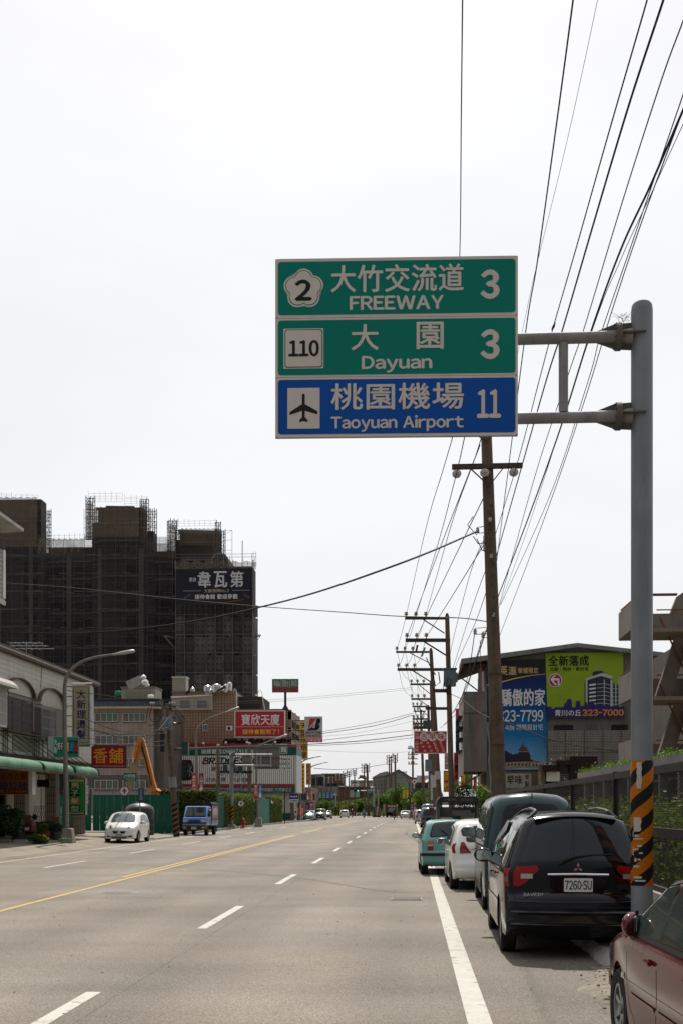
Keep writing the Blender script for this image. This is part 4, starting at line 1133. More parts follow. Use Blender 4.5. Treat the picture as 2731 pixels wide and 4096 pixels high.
for i,(px,py,n_)in enumerate(((2156,3058,260),(2238,3040,160),(2298,3022,180))):
    mb=MB();c_=atY(px,py,64)
    for j in range(n_//2):leaf(mb,(R.gauss(0,.45),R.gauss(0,.2),abs(R.gauss(0,.07))),.08)
    o=mb.build('rooftop_plants',leafmat('dry ochre leaves',(.10,.06,.025),.2),None,kind='stuff',M=MT(c_));tag(o,('dry plants on the left end of the snack shop roof','small dry plants above the shop fascia','dry plants on top of the tall maroon pier')[i],'plants')

# concrete stair tower at the right edge
st_=thing('stair_tower','open concrete stair tower with solid parapets and red handrails','stair tower',(10.0,50,0))
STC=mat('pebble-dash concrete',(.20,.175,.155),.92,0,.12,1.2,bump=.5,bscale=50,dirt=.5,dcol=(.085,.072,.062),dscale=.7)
SOF=mat('tan soffit',(.20,.165,.125),.85,0,.12,1,dirt=.2)
RAILR=mat('red oxide handrail',(.17,.045,.028),.6,.1,.25,5)
for i,zt in enumerate((11.15,8.0,4.85)):
    zb=zt-1.28
    f=MB().box(.05,14,7.7,7.9,zb,zt).build('landing_parapet',STC,st_)
    MB().box(.0,.2,1.8 if i==0 else 2.6,7.69,zb+.03,zt+.02).build('wing_parapet',STC,st_)
    MB().box(.2,14,4.8,7.69,zb-.02,zb+.16).build('landing_slab',SOF,st_)
    MB().bar((1.8,7.6,zt+.16),(14,7.6,zt+.16),.055).build('handrail',RAILR,st_)
    MB().bar((.1,2.0,zt+.10),(.1,7.6,zt+.16),.05).build('handrail',RAILR,st_)
    MB().box(2.9,3.4,6.8,7.4,zb-.16,zb-.02).build('bearing',SOF,st_)
    # flight running up to the right behind the parapet, soffit visible from below
    MB().add([(2.8,7.2,zb-.05),(4.6,7.2,zb-.05),(4.6,4.5,zb-2.9),(2.8,4.5,zb-2.9),(2.8,7.2,zb+.25),(4.6,7.2,zb+.25),(4.6,4.5,zb-2.6),(2.8,4.5,zb-2.6)],
             [(0,1,2,3),(4,5,6,7),(0,1,5,4),(1,2,6,5),(2,3,7,6),(3,0,4,7)]).build('stair_flight',SOF,st_)
    MB().prism([(1.5,zb-3.0),(2.2,zb-3.0),(3.2,zb+.02),(2.5,zb+.02)],6.6,7.0).build('stair_string',STC,st_)
    MB().prism([(5.0,zb-3.0),(9.0,zb-3.0),(9.0,zb+.02),(5.8,zb+.02)],7.9,8.2).build('stair_wall',STC,st_)
    MB().bar((1.7,6.4,zt-.4),(2.9,6.4,zt-3.0),.07).build('handrail',RAILR,st_)
MB().prism([(2.55,11.15),(9,11.15),(9,14.6),(6.5,14.6),(2.9,12.05)],8.2,8.5).build('top_wall',STC,st_)
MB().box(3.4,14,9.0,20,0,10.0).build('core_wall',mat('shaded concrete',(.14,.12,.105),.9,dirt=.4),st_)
MB().box(1.0,2.9,8.1,8.3,12.1,12.2).build('handrail',RAILR,st_)

# ---- roadside signs on the right
mn=Board('menu_sign','red menu sign with three white roundels hung beside the pole','shop sign',1653.5,1785.5,2924.5,3014.5,67,thick=.16,frame=WHITE,face=REDF,fw=.045)
for cx_,ch in((1694,'古'),(1728,'早'),(1762.5,'味')):
    mn.disc(cx_,2947,18,WHITE,'roundel',-.0065);mn.t(ch,cx_-12.5,cx_+12.5,2934,2959,REDF,y=-.010,bold=.05)
mn.t('炒麵、炒米粉',1659,1673,2932,3006,WHITE,vertical=True,bold=.015)
for i,(cx_,s_)in enumerate(((1687,'腿庫飯'),(1713,'豬腳飯'),(1739,'排骨酥湯'),(1764,'各式湯品'))):
    n_=len(s_)
    for j,ch in enumerate(s_):
        yy=2971+j*(31/(n_-1));xx_=cx_-4+j*12/(n_-1)*(1.2 if n_==3 else 1)
        mn.t(ch,xx_-5,xx_+5,yy-4,yy+5,WHITE,bold=.01)
def vsign(label,px0,px1,py0,py1,d,bgm,chars,tm,frame=None,cat='shop sign',name='shop_sign',pad=.12,bold=.03,thick=.14,extra=None,group=None):
    s_=Board(name,label,cat,px0,px1,py0,py1,d,thick=thick,frame=frame or WHT,face=bgm,fw=.03,group=group)
    wd=px1-px0;h_=py1-py0
    if chars:s_.t(chars,px0+wd*pad,px1-wd*pad,py0+h_*.05,py1-h_*.05,tm,vertical=len(chars)>1,bold=bold)
    return s_
YEL=mat('yellow sign film',(.62,.42,.02),.5,dirt=.2);ORG=mat('orange sign film',(.55,.26,.02),.5,0,.08,1,dirt=.15);GRS=mat('green sign paint',(.01,.17,.06),.55)
vsign('tall narrow red sign board standing above the grey balcony block',1820,1834,2834,3006,92,REDF,'',WHITE)
vsign('red vertical sign with yellow brush characters behind the second pole',1772,1800,3082,3168,80,REDF,'熱炒',YELF)
vsign('dark red vertical sign with white characters beside the second pole',1776,1795,3012,3078,84,REDF,'養生薑母',WHITE,bold=.02)
vsign('tall red vertical sign with black brush characters, right of the second pole',1813,1833,3010,3175,84,REDF,'台灣小吃',BLACKF)
sg=Board('shop_sign','green and yellow landscaping company sign below the grey balcony block','shop sign',1841,1889,3030,3158,88,thick=.15,frame=WHT,face=GRS,fw=.04)
sg.rect(1843,1858,3032,3156,YEL,'yellow_field',-.0062);sg.t('公司',1846,1860,3095,3140,mat('orange outline',(.5,.22,.05),.5),vertical=True,bold=.03);sg.t('造園',1868,1882,3090,3140,mat('orange outline',(.5,.22,.05),.5),vertical=True,bold=.03)
vsign('dark red sign with a black border right of the green company sign',1892,1905,3105,3165,88,REDF,'',WHITE,frame=DKSTEEL)
for(px,d,r_,h_,lab)in((1870,78,1.5,3.6,'bright green bush growing under the company signs'),(1720,150,2.0,3.0,'green bush between the right-hand poles'),(1935,62,1.2,2.9,'thin bush beside the leaning pole')):
    p=atY(px,HY,d);shrub('bush',lab,'bush',p.x,p.y,.05,r_,r_,h_,2600,.13,LEAFG)
# ==== left side: helper for facades facing the camera
class Plane:
    def __init__(s,name,label,cat,pxr,Y,group=None,z0=None):
        s.Y=Y;o=atY(pxr,HY,Y);s.z0=gz(Y)if z0 is None else z0;o.z=s.z0
        s.o=o;s.root=thing(name,label,cat,o,0,group)
    def P(s,px,py,dy=0):
        v=atY(px,py,s.Y+dy)-s.o;return v.x,v.z
    def box(s,px0,px1,py0,py1,y0,y1,m,name='wall',parent=None,**k):
        xa,za=s.P(px0,py0,0);xb,zb=s.P(px1,py1,0)
        za=s.P((px0+px1)/2,py0)[1];zb=s.P((px0+px1)/2,py1)[1]
        return MB().box(xa,xb,y0,y1,zb,za).build(name,m,parent or s.root,**k)
    def poly(s,pts,y0,y1,m,name,parent=None,**k):
        return MB().prism([s.P(*p)for p in pts],y0,y1).build(name,m,parent or s.root,**k)
    def text(s,t_,px0,px1,py0,py1,m,y=-.01,**k):
        xa,za=s.P(px0,py0);xb,zb=s.P(px1,py1);return text(t_,xa,xb,zb,za,m,s.root,y=y,**k)

# --- shop row
SX=-18.5
sr=thing('shop_row','cream two-storey shop row with arches, window grilles and green awnings','shop row',(SX,46,.28))
def sp_(px,py,X=SX):
    p=atX(px,py,X);return p.y-46,p.z-.28
CREAM=mat('cream wall tiles',(.40,.36,.28),.6,0,.10,1.5,dirt=.6,dcol=(.11,.095,.07),dscale=1.3)
CREAMP=mat('pale wall panel',(.46,.44,.38),.55,0,.08,.8,dirt=.35,dcol=(.16,.14,.11),dscale=1)
BRN=mat('brown eave tiles',(.10,.07,.055),.7,0,.15,3,dirt=.4)
zr=8.55
MB().box(-8,0,-6,21.6,3.95,zr).build('upper_wall',CREAM,sr)
tl=None
for i in range(19):
    if tl is None:tl=MB().box(.0,.022,-6,21.62,0,.222).build('tile_course',CREAMP,sr)
    o=tl if i==0 else link('tile_course',tl.data,sr);o.location=(0,0,4.05+i*.234)
gl=None
for i in range(21):
    if gl is None:gl=MB().box(-7.9,-.01,21.6,21.615,0,.205).build('tile_course',mat('pinkish end tiles',(.27,.225,.19),.6,dirt=.3),sr)
    o=gl if i==0 else link('tile_course',gl.data,sr);o.location=(0,0,4.0+i*.217)
MB().prism([(-8.2,zr),(.28,zr),(.28,zr+.28),(-.3,zr+.42),(-8.2,zr+.42)],-6,21.95).build('eave',BRN,sr)
MB().box(-8.3,.32,-6,21.98,zr+.10,zr+.16).build('eave_lip',mat('pale eave lip',(.36,.33,.29),.7),sr)
# arches over the windows
for k_,(pa,pb)in enumerate(((14,133),(148,256))):
    ya=sp_(pa,2779)[0];yb=sp_(pb,2779)[0];yc=(ya+yb)/2;hw=(yb-ya)/2;zb=6.75;hh=.85
    mb=MB();n=20;Mx=MR(pi/2,4,'Z')
    for i in range(n):
        a0=pi*i/n;a1=pi*(i+1)/n
        f_=lambda a,r_:(0,yc+hw*r_*cos(a),zb+hh*r_*sin(a))
        q0,q1,q2,q3=f_(a0,1),f_(a1,1),f_(a1,.93),f_(a0,.93)
        vs_=[(.02,*q[1:])for q in(q0,q1,q2,q3)]+[(.20,*q[1:])for q in(q0,q1,q2,q3)]
        mb.add(vs_,[(0,1,2,3),(4,5,6,7),(0,1,5,4),(2,3,7,6),(1,2,6,5),(3,0,4,7)])
    mb.build('arch_moulding',BRN,sr)
    mb=MB();mb.add([(.026,yc,zb)]+[(.026,yc+hw*.93*cos(pi*i/n),zb+hh*.93*sin(pi*i/n))for i in range(n+1)],[(0,i,i+1)for i in range(1,n+1)])
    mb.build('arch_panel',CREAMP,sr)
# window grilles: each a frame with bars
def grille(pa,pb,z0,z1,m,n,name='window_grille',out=.42,back=True,hb=3):
    ya=sp_(pa,2800,SX+out)[0];yb=sp_(pb,2800,SX+out)[0]
    g=MB()
    g.box(out-.03,out,ya,yb,z0,z0+.05).box(out-.03,out,ya,yb,z1-.05,z1).box(out-.03,out,ya,ya+.05,z0,z1).box(out-.03,out,yb-.05,yb,z0,z1)
    g.box(.03,out,ya,ya+.04,z0,z0+.04).box(.03,out,yb-.04,yb,z0,z0+.04).box(.03,out,ya,ya+.04,z1-.04,z1).box(.03,out,yb-.04,yb,z1-.04,z1)
    g.box(.03,out,ya,yb,z0-.02,z0)
    f=g.build(name,m,sr)
    b=None
    for i in range(n):
        if b is None:b=MB().box(out-.022,out-.004,-.011,.011,z0,z1).build('bar',m,f)
        o=b if i==0 else link('bar',b.data,f);o.location=(0,ya+(i+.5)*(yb-ya)/n,0)
    for i in range(1,hb):MB().box(out-.004,out+.006,ya,yb,z0+(z1-z0)*i/hb-.012,z0+(z1-z0)*i/hb+.012).build('crossbar',m,f)
    if back:
        w_=MB().box(.024,.04,ya+.1,yb-.1,z0+.1,z1-.1).build('window_pane',glass('dusty window glass',(.05,.05,.05),.25),f)
        for i in range(4):MB().box(.04,.055,ya+.1+i*(yb-ya-.2)/3-.02,ya+.1+i*(yb-ya-.2)/3+.02,z0+.1,z1-.1).build('window_frame',mat('bronze frame',(.06,.045,.035),.5),f)
    return f
BRG=mat('brown iron grille',(.055,.035,.028),.7,.1,.3,5);GRG=mat('grey steel grille',(.22,.215,.20),.5,.4,.2,4,dirt=.3);WHG=mat('white iron grille',(.5,.49,.46),.5,0,.1,3)
grille(-40,30,5.1,6.9,WHG,26);grille(35,164,4.95,6.72,BRG,34);grille(169,254,4.85,6.55,GRG,30)
MB().prism([(.0,7.35),(.5,7.2),(.75,6.98),(.78,6.85),(.0,6.85)],2,sp_(69,2760,SX+.7)[0]).build('window_canopy',mat('white canopy',(.42,.40,.36),.6,dirt=.3),sr)
y0_,z0_=sp_(48,2972);y1_,z1_=sp_(126,2917)
MB().box(.023,.06,y0_,y1_,4.15,4.85).build('frosted_window',mat('frosted glass',(.13,.12,.085),.4),sr)
pv_=None
for i,px in enumerate((8,16,26,128,134,141,152,168,262,268)):
    y_=sp_(px,2900)[0]
    if pv_ is None:pv_=MB().tube((.07,0,3.95),(.07,0,5.2 if i<8 else 7.5),.022,n=6).build('drain_pipe',DKSTEEL,sr)
    o=pv_ if i==0 else link('drain_pipe',pv_.data,sr);o.location=(0,y_,0)
MB().path([(.06,sp_(163,2650)[0],8.5),(.08,sp_(160,2700)[0],7.9),(.07,sp_(158,2740)[0],7.4)],.015,5).build('cable',WIREM,sr)
MB().box(.0,.12,-6,21.62,3.72,3.98).build('stained_ledge',mat('mouldy ledge',(.045,.04,.035),.9,0,.4,3),sr)
MB().box(-8,.0,-6,21.6,3.62,3.80).build('arcade_ceiling',mat('arcade ceiling',(.22,.2,.17),.9),sr)
# antenna on the roof
an=thing('tv_antenna','old television antenna on the shop row roof','antenna',(SX-2.2,62.3,9.2))
MB().tube((0,0,0),(0,0,1.5),.02).build('mast',GALV,an)
for j in range(3):
    MB().tube((-.9,0,1.45-j*.16),(.9+.3*j,0,1.42-j*.16),.014,n=5).build('boom',GALV,an)
e0=None
for j in range(14):
    if e0 is None:e0=MB().tube((0,-.45,0),(0,.45,0),.007,n=4).build('element',GALV,an)
    o=e0 if j==0 else link('element',e0.data,an);o.location=(-.9+j*.14,0,1.43-(j%3)*.16)
# awnings
AWN=mat('faded green awning cloth',(.085,.19,.125),.75,0,.14,1.5,dirt=.45,dcol=(.20,.24,.18),dscale=2);AWD=mat('green awning end cloth',(.015,.11,.06),.7)
for k_,(ya,yb)in enumerate(((45.5,52.0),(52.15,56.9),(57.05,61.4))):
    t=thing('awning',('green cloth awning at the left edge over the tailoring sign','green cloth awning in the middle, over the cream shutters','green cloth awning at the right end, over the barber sign')[k_],'awning',(SX,ya,0),0,'green awnings of the shop row')
    L=yb-ya;P=[]
    prof=[(.0,4.04),(.9,3.98),(1.5,3.91),(1.82,3.83),(1.98,3.73),(2.04,3.62),(2.05,3.53),(2.04,3.47)]
    nn_=40
    for i in range(nn_+1):
        yy=L*i/nn_;sag=.05*sin(yy*4.4)*.35
        ex=.12*max(0,1-yy/.5)**2+.12*max(0,1-(L-yy)/.5)**2
        P.append([(x-ex*(j/7)+sag*(.2 if 1<j<6 else 0)*1.0,yy,z-(.03*abs(sin(yy*9))if j==7 else 0)-.04*sin(yy*2.9+k_)*(j>3)*.5)for j,(x,z)in enumerate(prof)])
    MB().grid(P).build('cloth',AWN,t,smooth=True,ang=60)
    P=[[(2.02,L*i/160,3.49),(2.03,L*i/160,3.38-.045*abs(sin(i*.55)))]for i in range(161)]
    MB().grid(P).build('valance',mat('brown valance',(.11,.085,.05),.8),t)
    for yy in(0,L):
        MB().add([(0,yy,4.04)]+[(x,yy,z)for x,z in prof]+[(0,yy,3.7)],[tuple(range(len(prof)+2))]).build('end_panel',AWD,t)
    s0=None
    for i in range(4):
        if s0 is None:s0=MB().bar((.05,0,5.15),(1.75,.25,3.88),.035).build('support_rod',DKSTEEL,t)
        o=s0 if i==0 else link('support_rod',s0.data,t);o.location=(0,.5+i*(L-1)/3,0)
# arcade: tiled columns, shutters, folding gates
COLT=tiled('column tiles',(.36,.30,.25),(.07,.06,.05),.105,.42,'X',.12,dirt=.35)
COLT2=tiled('column tiles side',(.20,.165,.135),(.05,.04,.03),.105,.42,'Y',.12,dirt=.35)
c0=None
for px in(110,231,337):
    y_=sp_(px,HY)[0]
    f=MB().box(-.55,.0,y_-.30,y_+.30,-.1,3.75).build('column',COLT,sr)
MB().box(-2.6,-2.5,-6,15.5,-.1,3.7).build('arcade_wall',mat('arcade back wall',(.18,.16,.13),.8,dirt=.4),sr)
SHM=mat('cream roller shutter',(.58,.53,.42),.55,0,.06,2,dirt=.25,dcol=(.2,.17,.12))
SHD=mat('grey roller shutter',(.14,.13,.12),.6,.1,.1,2)
# shutters face the camera across the bays
def shutter(px0,px1,py0,py1,Y,m):
    a=atY(px0,HY,Y).x;b=atY(px1,HY,Y).x;z1=atY(0,py0,Y).z;z0=atY(0,py1,Y).z
    f=MB().box(a-SX,b-SX,Y-46,Y-46+.04,z0-.28,z1-.28).build('roller_shutter',m,sr)
    s0=None;n=int((z1-z0)/.125)
    for i in range(n):
        if s0 is None:s0=MB().box(a-SX,b-SX,Y-46-.022,Y-46,0,.1).build('slat',m,f)
        o=s0 if i==0 else link('slat',s0.data,f);o.location=(0,0,z0-.28+i*(z1-z0)/n+.01)
f=MB().box(-1.95,-1.85,12.2,21.0,-.1,3.3).build('roller_shutter',SHM,sr);s0=None
for i in range(27):
    if s0 is None:s0=MB().box(-1.85,-1.828,12.2,21.0,0,.1).build('slat',SHM,f)
    o=s0 if i==0 else link('slat',s0.data,f);o.location=(0,0,-.05+i*.124)
for y_ in(14.6,17.6,20.4):MB().box(-1.83,-1.76,y_,y_+.1,-.1,3.3).build('shutter_post',mat('pale door post',(.5,.5,.5),.5),sr)
shutter(-40,62,3175,3345,60.5,SHD)
MB().box(atY(197,HY,64.5).x-SX,atY(210,HY,64.5).x-SX,18.4,18.8,-.1,3.6).build('door_pillar',mat('pale pillar',(.30,.27,.24),.7),sr)
def lattice(px0,px1,py0,py1,Y,label,n):
    a=atY(px0,HY,Y);b=atY(px1,HY,Y);z1=atY(0,py0,Y).z;z0=atY(0,py1,Y).z
    t=thing('folding_gate',label,'folding gate',(a.x,Y,z0),0,'folding lattice gates of the arcade')
    Wd=b.x-a.x;H=z1-z0;st=Wd/n;rr=3
    s1=s2=None
    for i in range(-1,n+1):
        for j in range(rr):
            for s_ in(0,1):
                x0_=i*st if s_==0 else(i+1)*st;x1_=(i+1)*st if s_==0 else i*st
                if min(x0_,x1_)<-.01 or max(x0_,x1_)>Wd+.01:continue
                if s_==0:
                    if s1 is None:s1=MB().bar((0,0,0),(st,0,H/rr),.03,.012).build('gate_bar',RUST,t);o=s1
                    else:o=link('gate_bar',s1.data,t)
                    o.location=(i*st,0,j*H/rr)
                else:
                    if s2 is None:s2=MB().bar((st,.015,0),(0,.015,H/rr),.03,.012).build('gate_bar',RUST,t);o=s2
                    else:o=link('gate_bar',s2.data,t)
                    o.location=(i*st,0,j*H/rr)
lattice(134,210,3222,3330,61.5,'brown folding lattice gate in front of the cream shutter',8)
lattice(262,318,3260,3330,66.2,'brown folding lattice gate under the barber sign, green hoarding behind it',6)
lattice(66,88,3220,3262,58.5,'small piece of lattice gate left of the first tiled column',3)
MB().box(.05,.35,-.1,.1,0,.5).build('meter_box',mat('blue meter box',(.03,.06,.09),.5),sr,M=MT((-1.2,12,1.9)))

# signs of the shop row
SIGNY=mat('yellowed sign face',(.36,.30,.19),.55,0,.08,1.5,dirt=.25)
NAVY=mat('navy lettering',(.012,.012,.11),.5)
vs_=Board('shop_sign','tall cream vertical sign with navy characters beside the street lamp','shop sign',289,363,2741,2986,62,thick=.42,frame=mat('sign side grey',(.30,.31,.33),.5,dirt=.3),face=SIGNY,fw=.05)
vs_.t('大新理燙髮',308,345,2760,2955,NAVY,vertical=True,bold=.045)
for a in((295,297,2748,2970),(355,357,2748,2970),(296,356,2747,2748.4),(296,356,2969,2970.4)):vs_.rect(*a,NAVY,'border_line')
zig=[(291,2985)]+[p for i in range(12)for p in((291+i*5.9,2982),(294+i*5.9,2978))]+[(361,2982),(361,2985)]
vs_.shape(zig,mat('green film',(.01,.16,.09),.5),'green_edge')
MB().tube((-vs_.w-.05,.2,vs_.h+.12),(vs_.w+.05,.2,vs_.h+.12),.035).build('lamp_tube',WHT,vs_.root)
for py in(2745,2785,2823,2862,2906,2950):MB().box(-1.0,-vs_.w,.15,.19,vs_.Z(py)-.02,vs_.Z(py)+.02).build('bracket',DKSTEEL,vs_.root)
hs=Board('shop_sign','green shop sign box with white, yellow, blue and red characters behind the lamp pole','shop sign',215,317,2946,3030,58.5,thick=.5,frame=mat('pale sign box',(.36,.38,.38),.5,dirt=.35),face=mat('green sign film',(.0,.17,.11),.45),fw=.03,rz=RD(22))
MB().box(-hs.w-.25,-hs.w+.001,.0,.5,-hs.h,hs.h).build('casing_end',mat('pale sign box',(.3,.3,.3)),hs.root)
hs.t('大新',219,230,2956,3014,PW,vertical=True,bold=.05);hs.rect(233,251,2970,3003,BLACKF,'black_square');hs.t('男子',233,252,2972,2999,PW,bold=.05)
for a,ch,cc in((262,'剪',YELF),(278,'燙',mat('blue lettering',(.02,.22,.5),.5)),(296,'染',REDF)):
    hs.rect(a,a+15,2962,3014,BLACKF,'black_square');hs.t(ch,a+1,a+14,2968,3006,cc,bold=.05,y=-.012)
xs=Board('shop_sign','red shop sign with two large orange characters and a key-pattern border','shop sign',366,506,2981.5,3071.5,66,thick=.22,frame=DKSTEEL,face=mat('deep red sign',(.23,.006,.012),.5,dirt=.1),fw=.05)
OR2=mat('orange lettering',(.55,.22,.02),.5)
xs.t('香',375,430,2993,3053,OR2,bold=.06);xs.t('舖',438,494,2993,3053,OR2,bold=.055)
KEY=mat('pinkish key pattern',(.42,.22,.26),.5);km=None
for i in range(17):
    a=xs.X(373.2+i*7.55);b=xs.Z(3067);u=xs.k
    if km is None:
        mb=MB()
        for(x0_,x1_,z0_,z1_)in((0,.9,0,5.6),(.9,6.2,4.8,5.6),(5.4,6.2,1.4,4.8),(2.2,5.4,1.4,2.2),(2.2,3.0,2.2,3.6),(.9,7.5,0,.7)):mb.box(x0_*u,x1_*u,-.0085,-.0065,z0_*u,z1_*u)
        km=mb.build('key_pattern',KEY,xs.root)
    o=km if i==0 else link('key_pattern',km.data,xs.root);o.location=(a,0,b)
os_=Board('shop_sign','orange tailoring sign with red and blue characters under the left awning','shop sign',-14,118,3083,3178,54.5,thick=.5,frame=mat('sign side grey',(.30,.31,.33)),face=mat('dull orange film',(.26,.10,.015),.5,dirt=.1),fw=.03)
MB().box(os_.w,os_.w+.16,.0,.5,-os_.h,os_.h).build('side_strip',PW,os_.root)
os_.rect(-12,114,3155,3176,mat('deep red band',(.16,.012,.012),.5),'red_band')
os_.t('修改衣服',0,110,3091,3120,mat('red brush lettering',(.20,.012,.012),.5),bold=.04);os_.t('換拉鏈',0,110,3126,3154,mat('navy brush lettering',(.02,.035,.16),.5),bold=.04)
os_.t('電:323-4544',2,110,3158,3172,mat('orange digits',(.40,.17,.02),.5),bold=.05,y=-.012)
ms=Board('shop_sign','green vertical barber sign with four framed characters at the corner column','shop sign',272,342,3114,3260,64.3,thick=.3,frame=DKSTEEL,face=mat('cream sign film',(.36,.36,.20),.5,dirt=.2),fw=.05)
ms.rect(274,337,3126,3251,mat('bright green film',(.01,.22,.03),.45),'green_field')
for i,ch in enumerate('男子髮型'):
    y_=3129+i*30.8;bg_=BLACKF if i!=2 else REDF
    ms.rect(281,320,y_,y_+25,bg_,'character_square',-.0085);ms.t(ch,284,317,y_+2,y_+23.5,mat('pale yellow lettering',(.52,.50,.24),.5),bold=.05,y=-.011)
ms2=MB().box(ms.w,ms.w+.1,.02,.06,-ms.h,ms.h).build('side_lamp',WHT,ms.root)
hb_=Board('hanging_sign','small dark hanging board under the middle awning','hanging sign',149,198,3119,3148,60,thick=.12,frame=mat('dark brown board',(.03,.018,.016),.6))
for px in(155,195):MB().box(hb_.X(px)-.02,hb_.X(px)+.02,.04,.08,hb_.h,hb_.h+.28).build('hanger',DKSTEEL,hb_.root)
bp=thing('barber_pole','barber pole with dark and white spiral on the corner column','barber pole',W(349.5,3221,65.6))
MB().lathe([(.06,0),(.10,.02),(.10,.10),(.07,.11)],16).build('cap',mat('teal metal',(.02,.11,.10),.4),bp)
MB().lathe([(.06,.96),(.10,.97),(.12,1.04),(.05,1.06)],16).build('cap',mat('teal metal',(.02,.11,.10)),bp)
bm_=mat('barber spiral',(.5,.5,.5),.3)
MB().lathe([(.075,.11),(.075,.96)],16).build('glass_tube',bm_,bp)
for i in range(3):
    a0=i*2.1
    MB().path([(.078*cos(a0+j*.5),.078*sin(a0+j*.5),.14+j*.062)for j in range(13)],.016,4).build('spiral_stripe',(mat('spiral red',(.12,.02,.025),.4),mat('spiral navy',(.015,.02,.06),.4),DKSTEEL)[i],bp)
MB().box(.14,.26,-.02,.06,.05,.9).build('meter_box',mat('meter grey',(.12,.11,.10),.6),bp)

# next building at the left edge, taller
nb=thing('corner_building','taller white-tiled building with deep cornice cut by the left edge','building',(SX,36,.28))
NBW=mat('white tile wall',(.40,.385,.34),.5,0,.08,2,dirt=.35,dcol=(.2,.17,.12))
MB().box(-8,-.4,-20,16.5,0,10.9).build('wall',NBW,nb)
MB().box(-8,.02,-20,16.6,10.9,13.6).build('upper_wall',tiled('small white wall tiles',(.36,.35,.33),(.05,.06,.055),.20,.20,'Y',.10),nb)
MB().prism([(-8,13.6),(.95,14.02),(.95,14.16),(.6,14.3),(-8,14.3)],-20,16.45).build('cornice',mat('pale cornice',(.42,.41,.37),.6,dirt=.4),nb)
MB().box(-8,.1,-20,16.4,13.2,13.6).build('beam',mat('dark beam',(.05,.045,.04),.8),nb)
MB().box(-.02,.06,-20,16.62,10.7,10.9).build('string_course',NBW,nb)
MB().box(.02,.06,16.3,16.6,11.0,13.2).build('corner_frame',WHT,nb)

# --- street lamps
LAMPM=mat('dusty lamp post',(.19,.175,.155),.7,.15,.15,3,bump=.1,dirt=.3)
def street_lamp(label,pxb,pyb,d,pts,r=.085,basep=None,head=1.0,group='curved street lamps on the left'):
    b=W(pxb,pyb,d);b.z=gz(b.y)+.05
    t=thing('street_lamp',label,'street lamp',b,0,group)
    P=[W(px,py,d)-b for px,py in pts]
    P=[Vector((P[0].x,0,0))]+P
    out=[]
    for i in range(len(P)-1):
        a=P[max(i-1,0)];b_=P[i];c_=P[i+1];d_=P[min(i+2,len(P)-1)]
        for j in range(6):
            q=j/6;out.append(.5*((2*b_)+(c_-a)*q+(2*a-5*b_+4*c_-d_)*q**2+(3*b_-a-3*c_+d_)*q**3))
    out.append(P[-1]);n=len(out)
    MB().path(out,[r*(1.25-.75*(i/(n-1)))for i in range(n)],12).build('post',LAMPM,t,smooth=True)
    dv=(P[-1]-P[-2]).normalized();e=P[-1]
    hd_=MB();L=1.05*head
    q=dv.to_track_quat('X','Z').to_matrix().to_4x4();Mh=MT(e)@q
    hd_.lathe([(.03,-.1),(.06,.0),(.075,.15),(.11,.35),(.125,.75),(.11,.98),(.05,1.05)],12,Mh@MR(pi/2,4,'Y')@Matrix.Diagonal((.7,1.1,head,1)))
    hd_.build('lamp_head',mat('lamp head',(.36,.355,.34),.4,.2,.05),t,smooth=True)
    if basep:MB().lathe([(basep*1.25,-.1),(basep*1.15,.1),(basep*.8,.72),(basep*.6,.75)],4,MR(pi/4,4,'Z')).build('concrete_base',CONC,t)
    return t
street_lamp('street lamp arching over the cream vertical sign',274,3380,55,[(267,3223),(262,3000),(260,2800),(262,2730),(278,2690),(320,2652),(380,2630),(452,2618)],.10,.36)
street_lamp('street lamp whose arm ends at the red billboard',790,3223,88,[(790,3223),(788,3050),(786,2950),(792,2915),(815,2888),(850,2868),(905,2848)],.085,group='curved street lamps on the left',head=1.0)
street_lamp('street lamp behind the grey sign back, beside the hedge',1035,3308,103,[(1031,3223),(1026,3100),(1022,3010),(1030,2990),(1060,2972),(1105,2955)],.10,.4)
street_lamp('street lamp in front of the white end of the tyre shop',1198,3281,172,[(1197,3223),(1196,3120),(1196,3068),(1206,3050),(1228,3037),(1258,3030)],.14,.5)
street_lamp('farthest street lamp beside the orange garage sign',1238,3276,192,[(1238,3223),(1237,3120),(1238,3080),(1248,3066),(1270,3058),(1290,3053)],.12,.4)

# --- green hoarding
HOM=mat('green hoarding paint',(.012,.115,.075),.5,.1,.14,1.2,dirt=.35,dcol=(.05,.07,.05),dscale=1.5)
HOP=mat('faded green hoarding',(.06,.21,.15),.55,.1,.12,1.5,dirt=.35,dcol=(.16,.2,.15))
def hoarding(label,a,b,h,m,group='green site hoardings',pw=.48,rails=True):
    a=Vector(a);b=Vector(b);L=(b-a).length;rz=atan2(b.y-a.y,b.x-a.x)
    t=thing('hoarding',label,'hoarding',a,rz,group)
    n=max(1,round(L/pw));st=L/n
    mb=MB();P_=[]
    k=6
    xs_=[]
    for i in range(k):
        u=i*st/k;xs_+=[(u,0 if i%2 else.03),(u+st/k*.9,0 if i%2 else.03)]
    mb.grid([[(x,y_,0),(x,y_,h)]for x,y_ in xs_]).grid([[(x,y_+.015,0),(x,y_+.015,h)]for x,y_ in xs_])
    p0=mb.build('panel',m,t)
    for i in range(1,n):
        o=link('panel',p0.data,t);o.location=(i*st,R.uniform(-.012,.012),R.uniform(-.02,.02))
    MB().box(0,L,.045,.09,h*.3,h*.3+.05).build('rail',m,t);MB().box(-.02,L+.02,-.02,.05,h,h+.05).build('top_rail',m,t)
    return t
hoarding('long dark green hoarding behind the white car',(-20.4,74.4,.05),(-14.75,74.2,.0),2.45,HOM)
hoarding('dark green hoarding panel seen through the arcade',(-25.5,74.6,.1),(-20.5,74.5,.1),2.4,HOM)
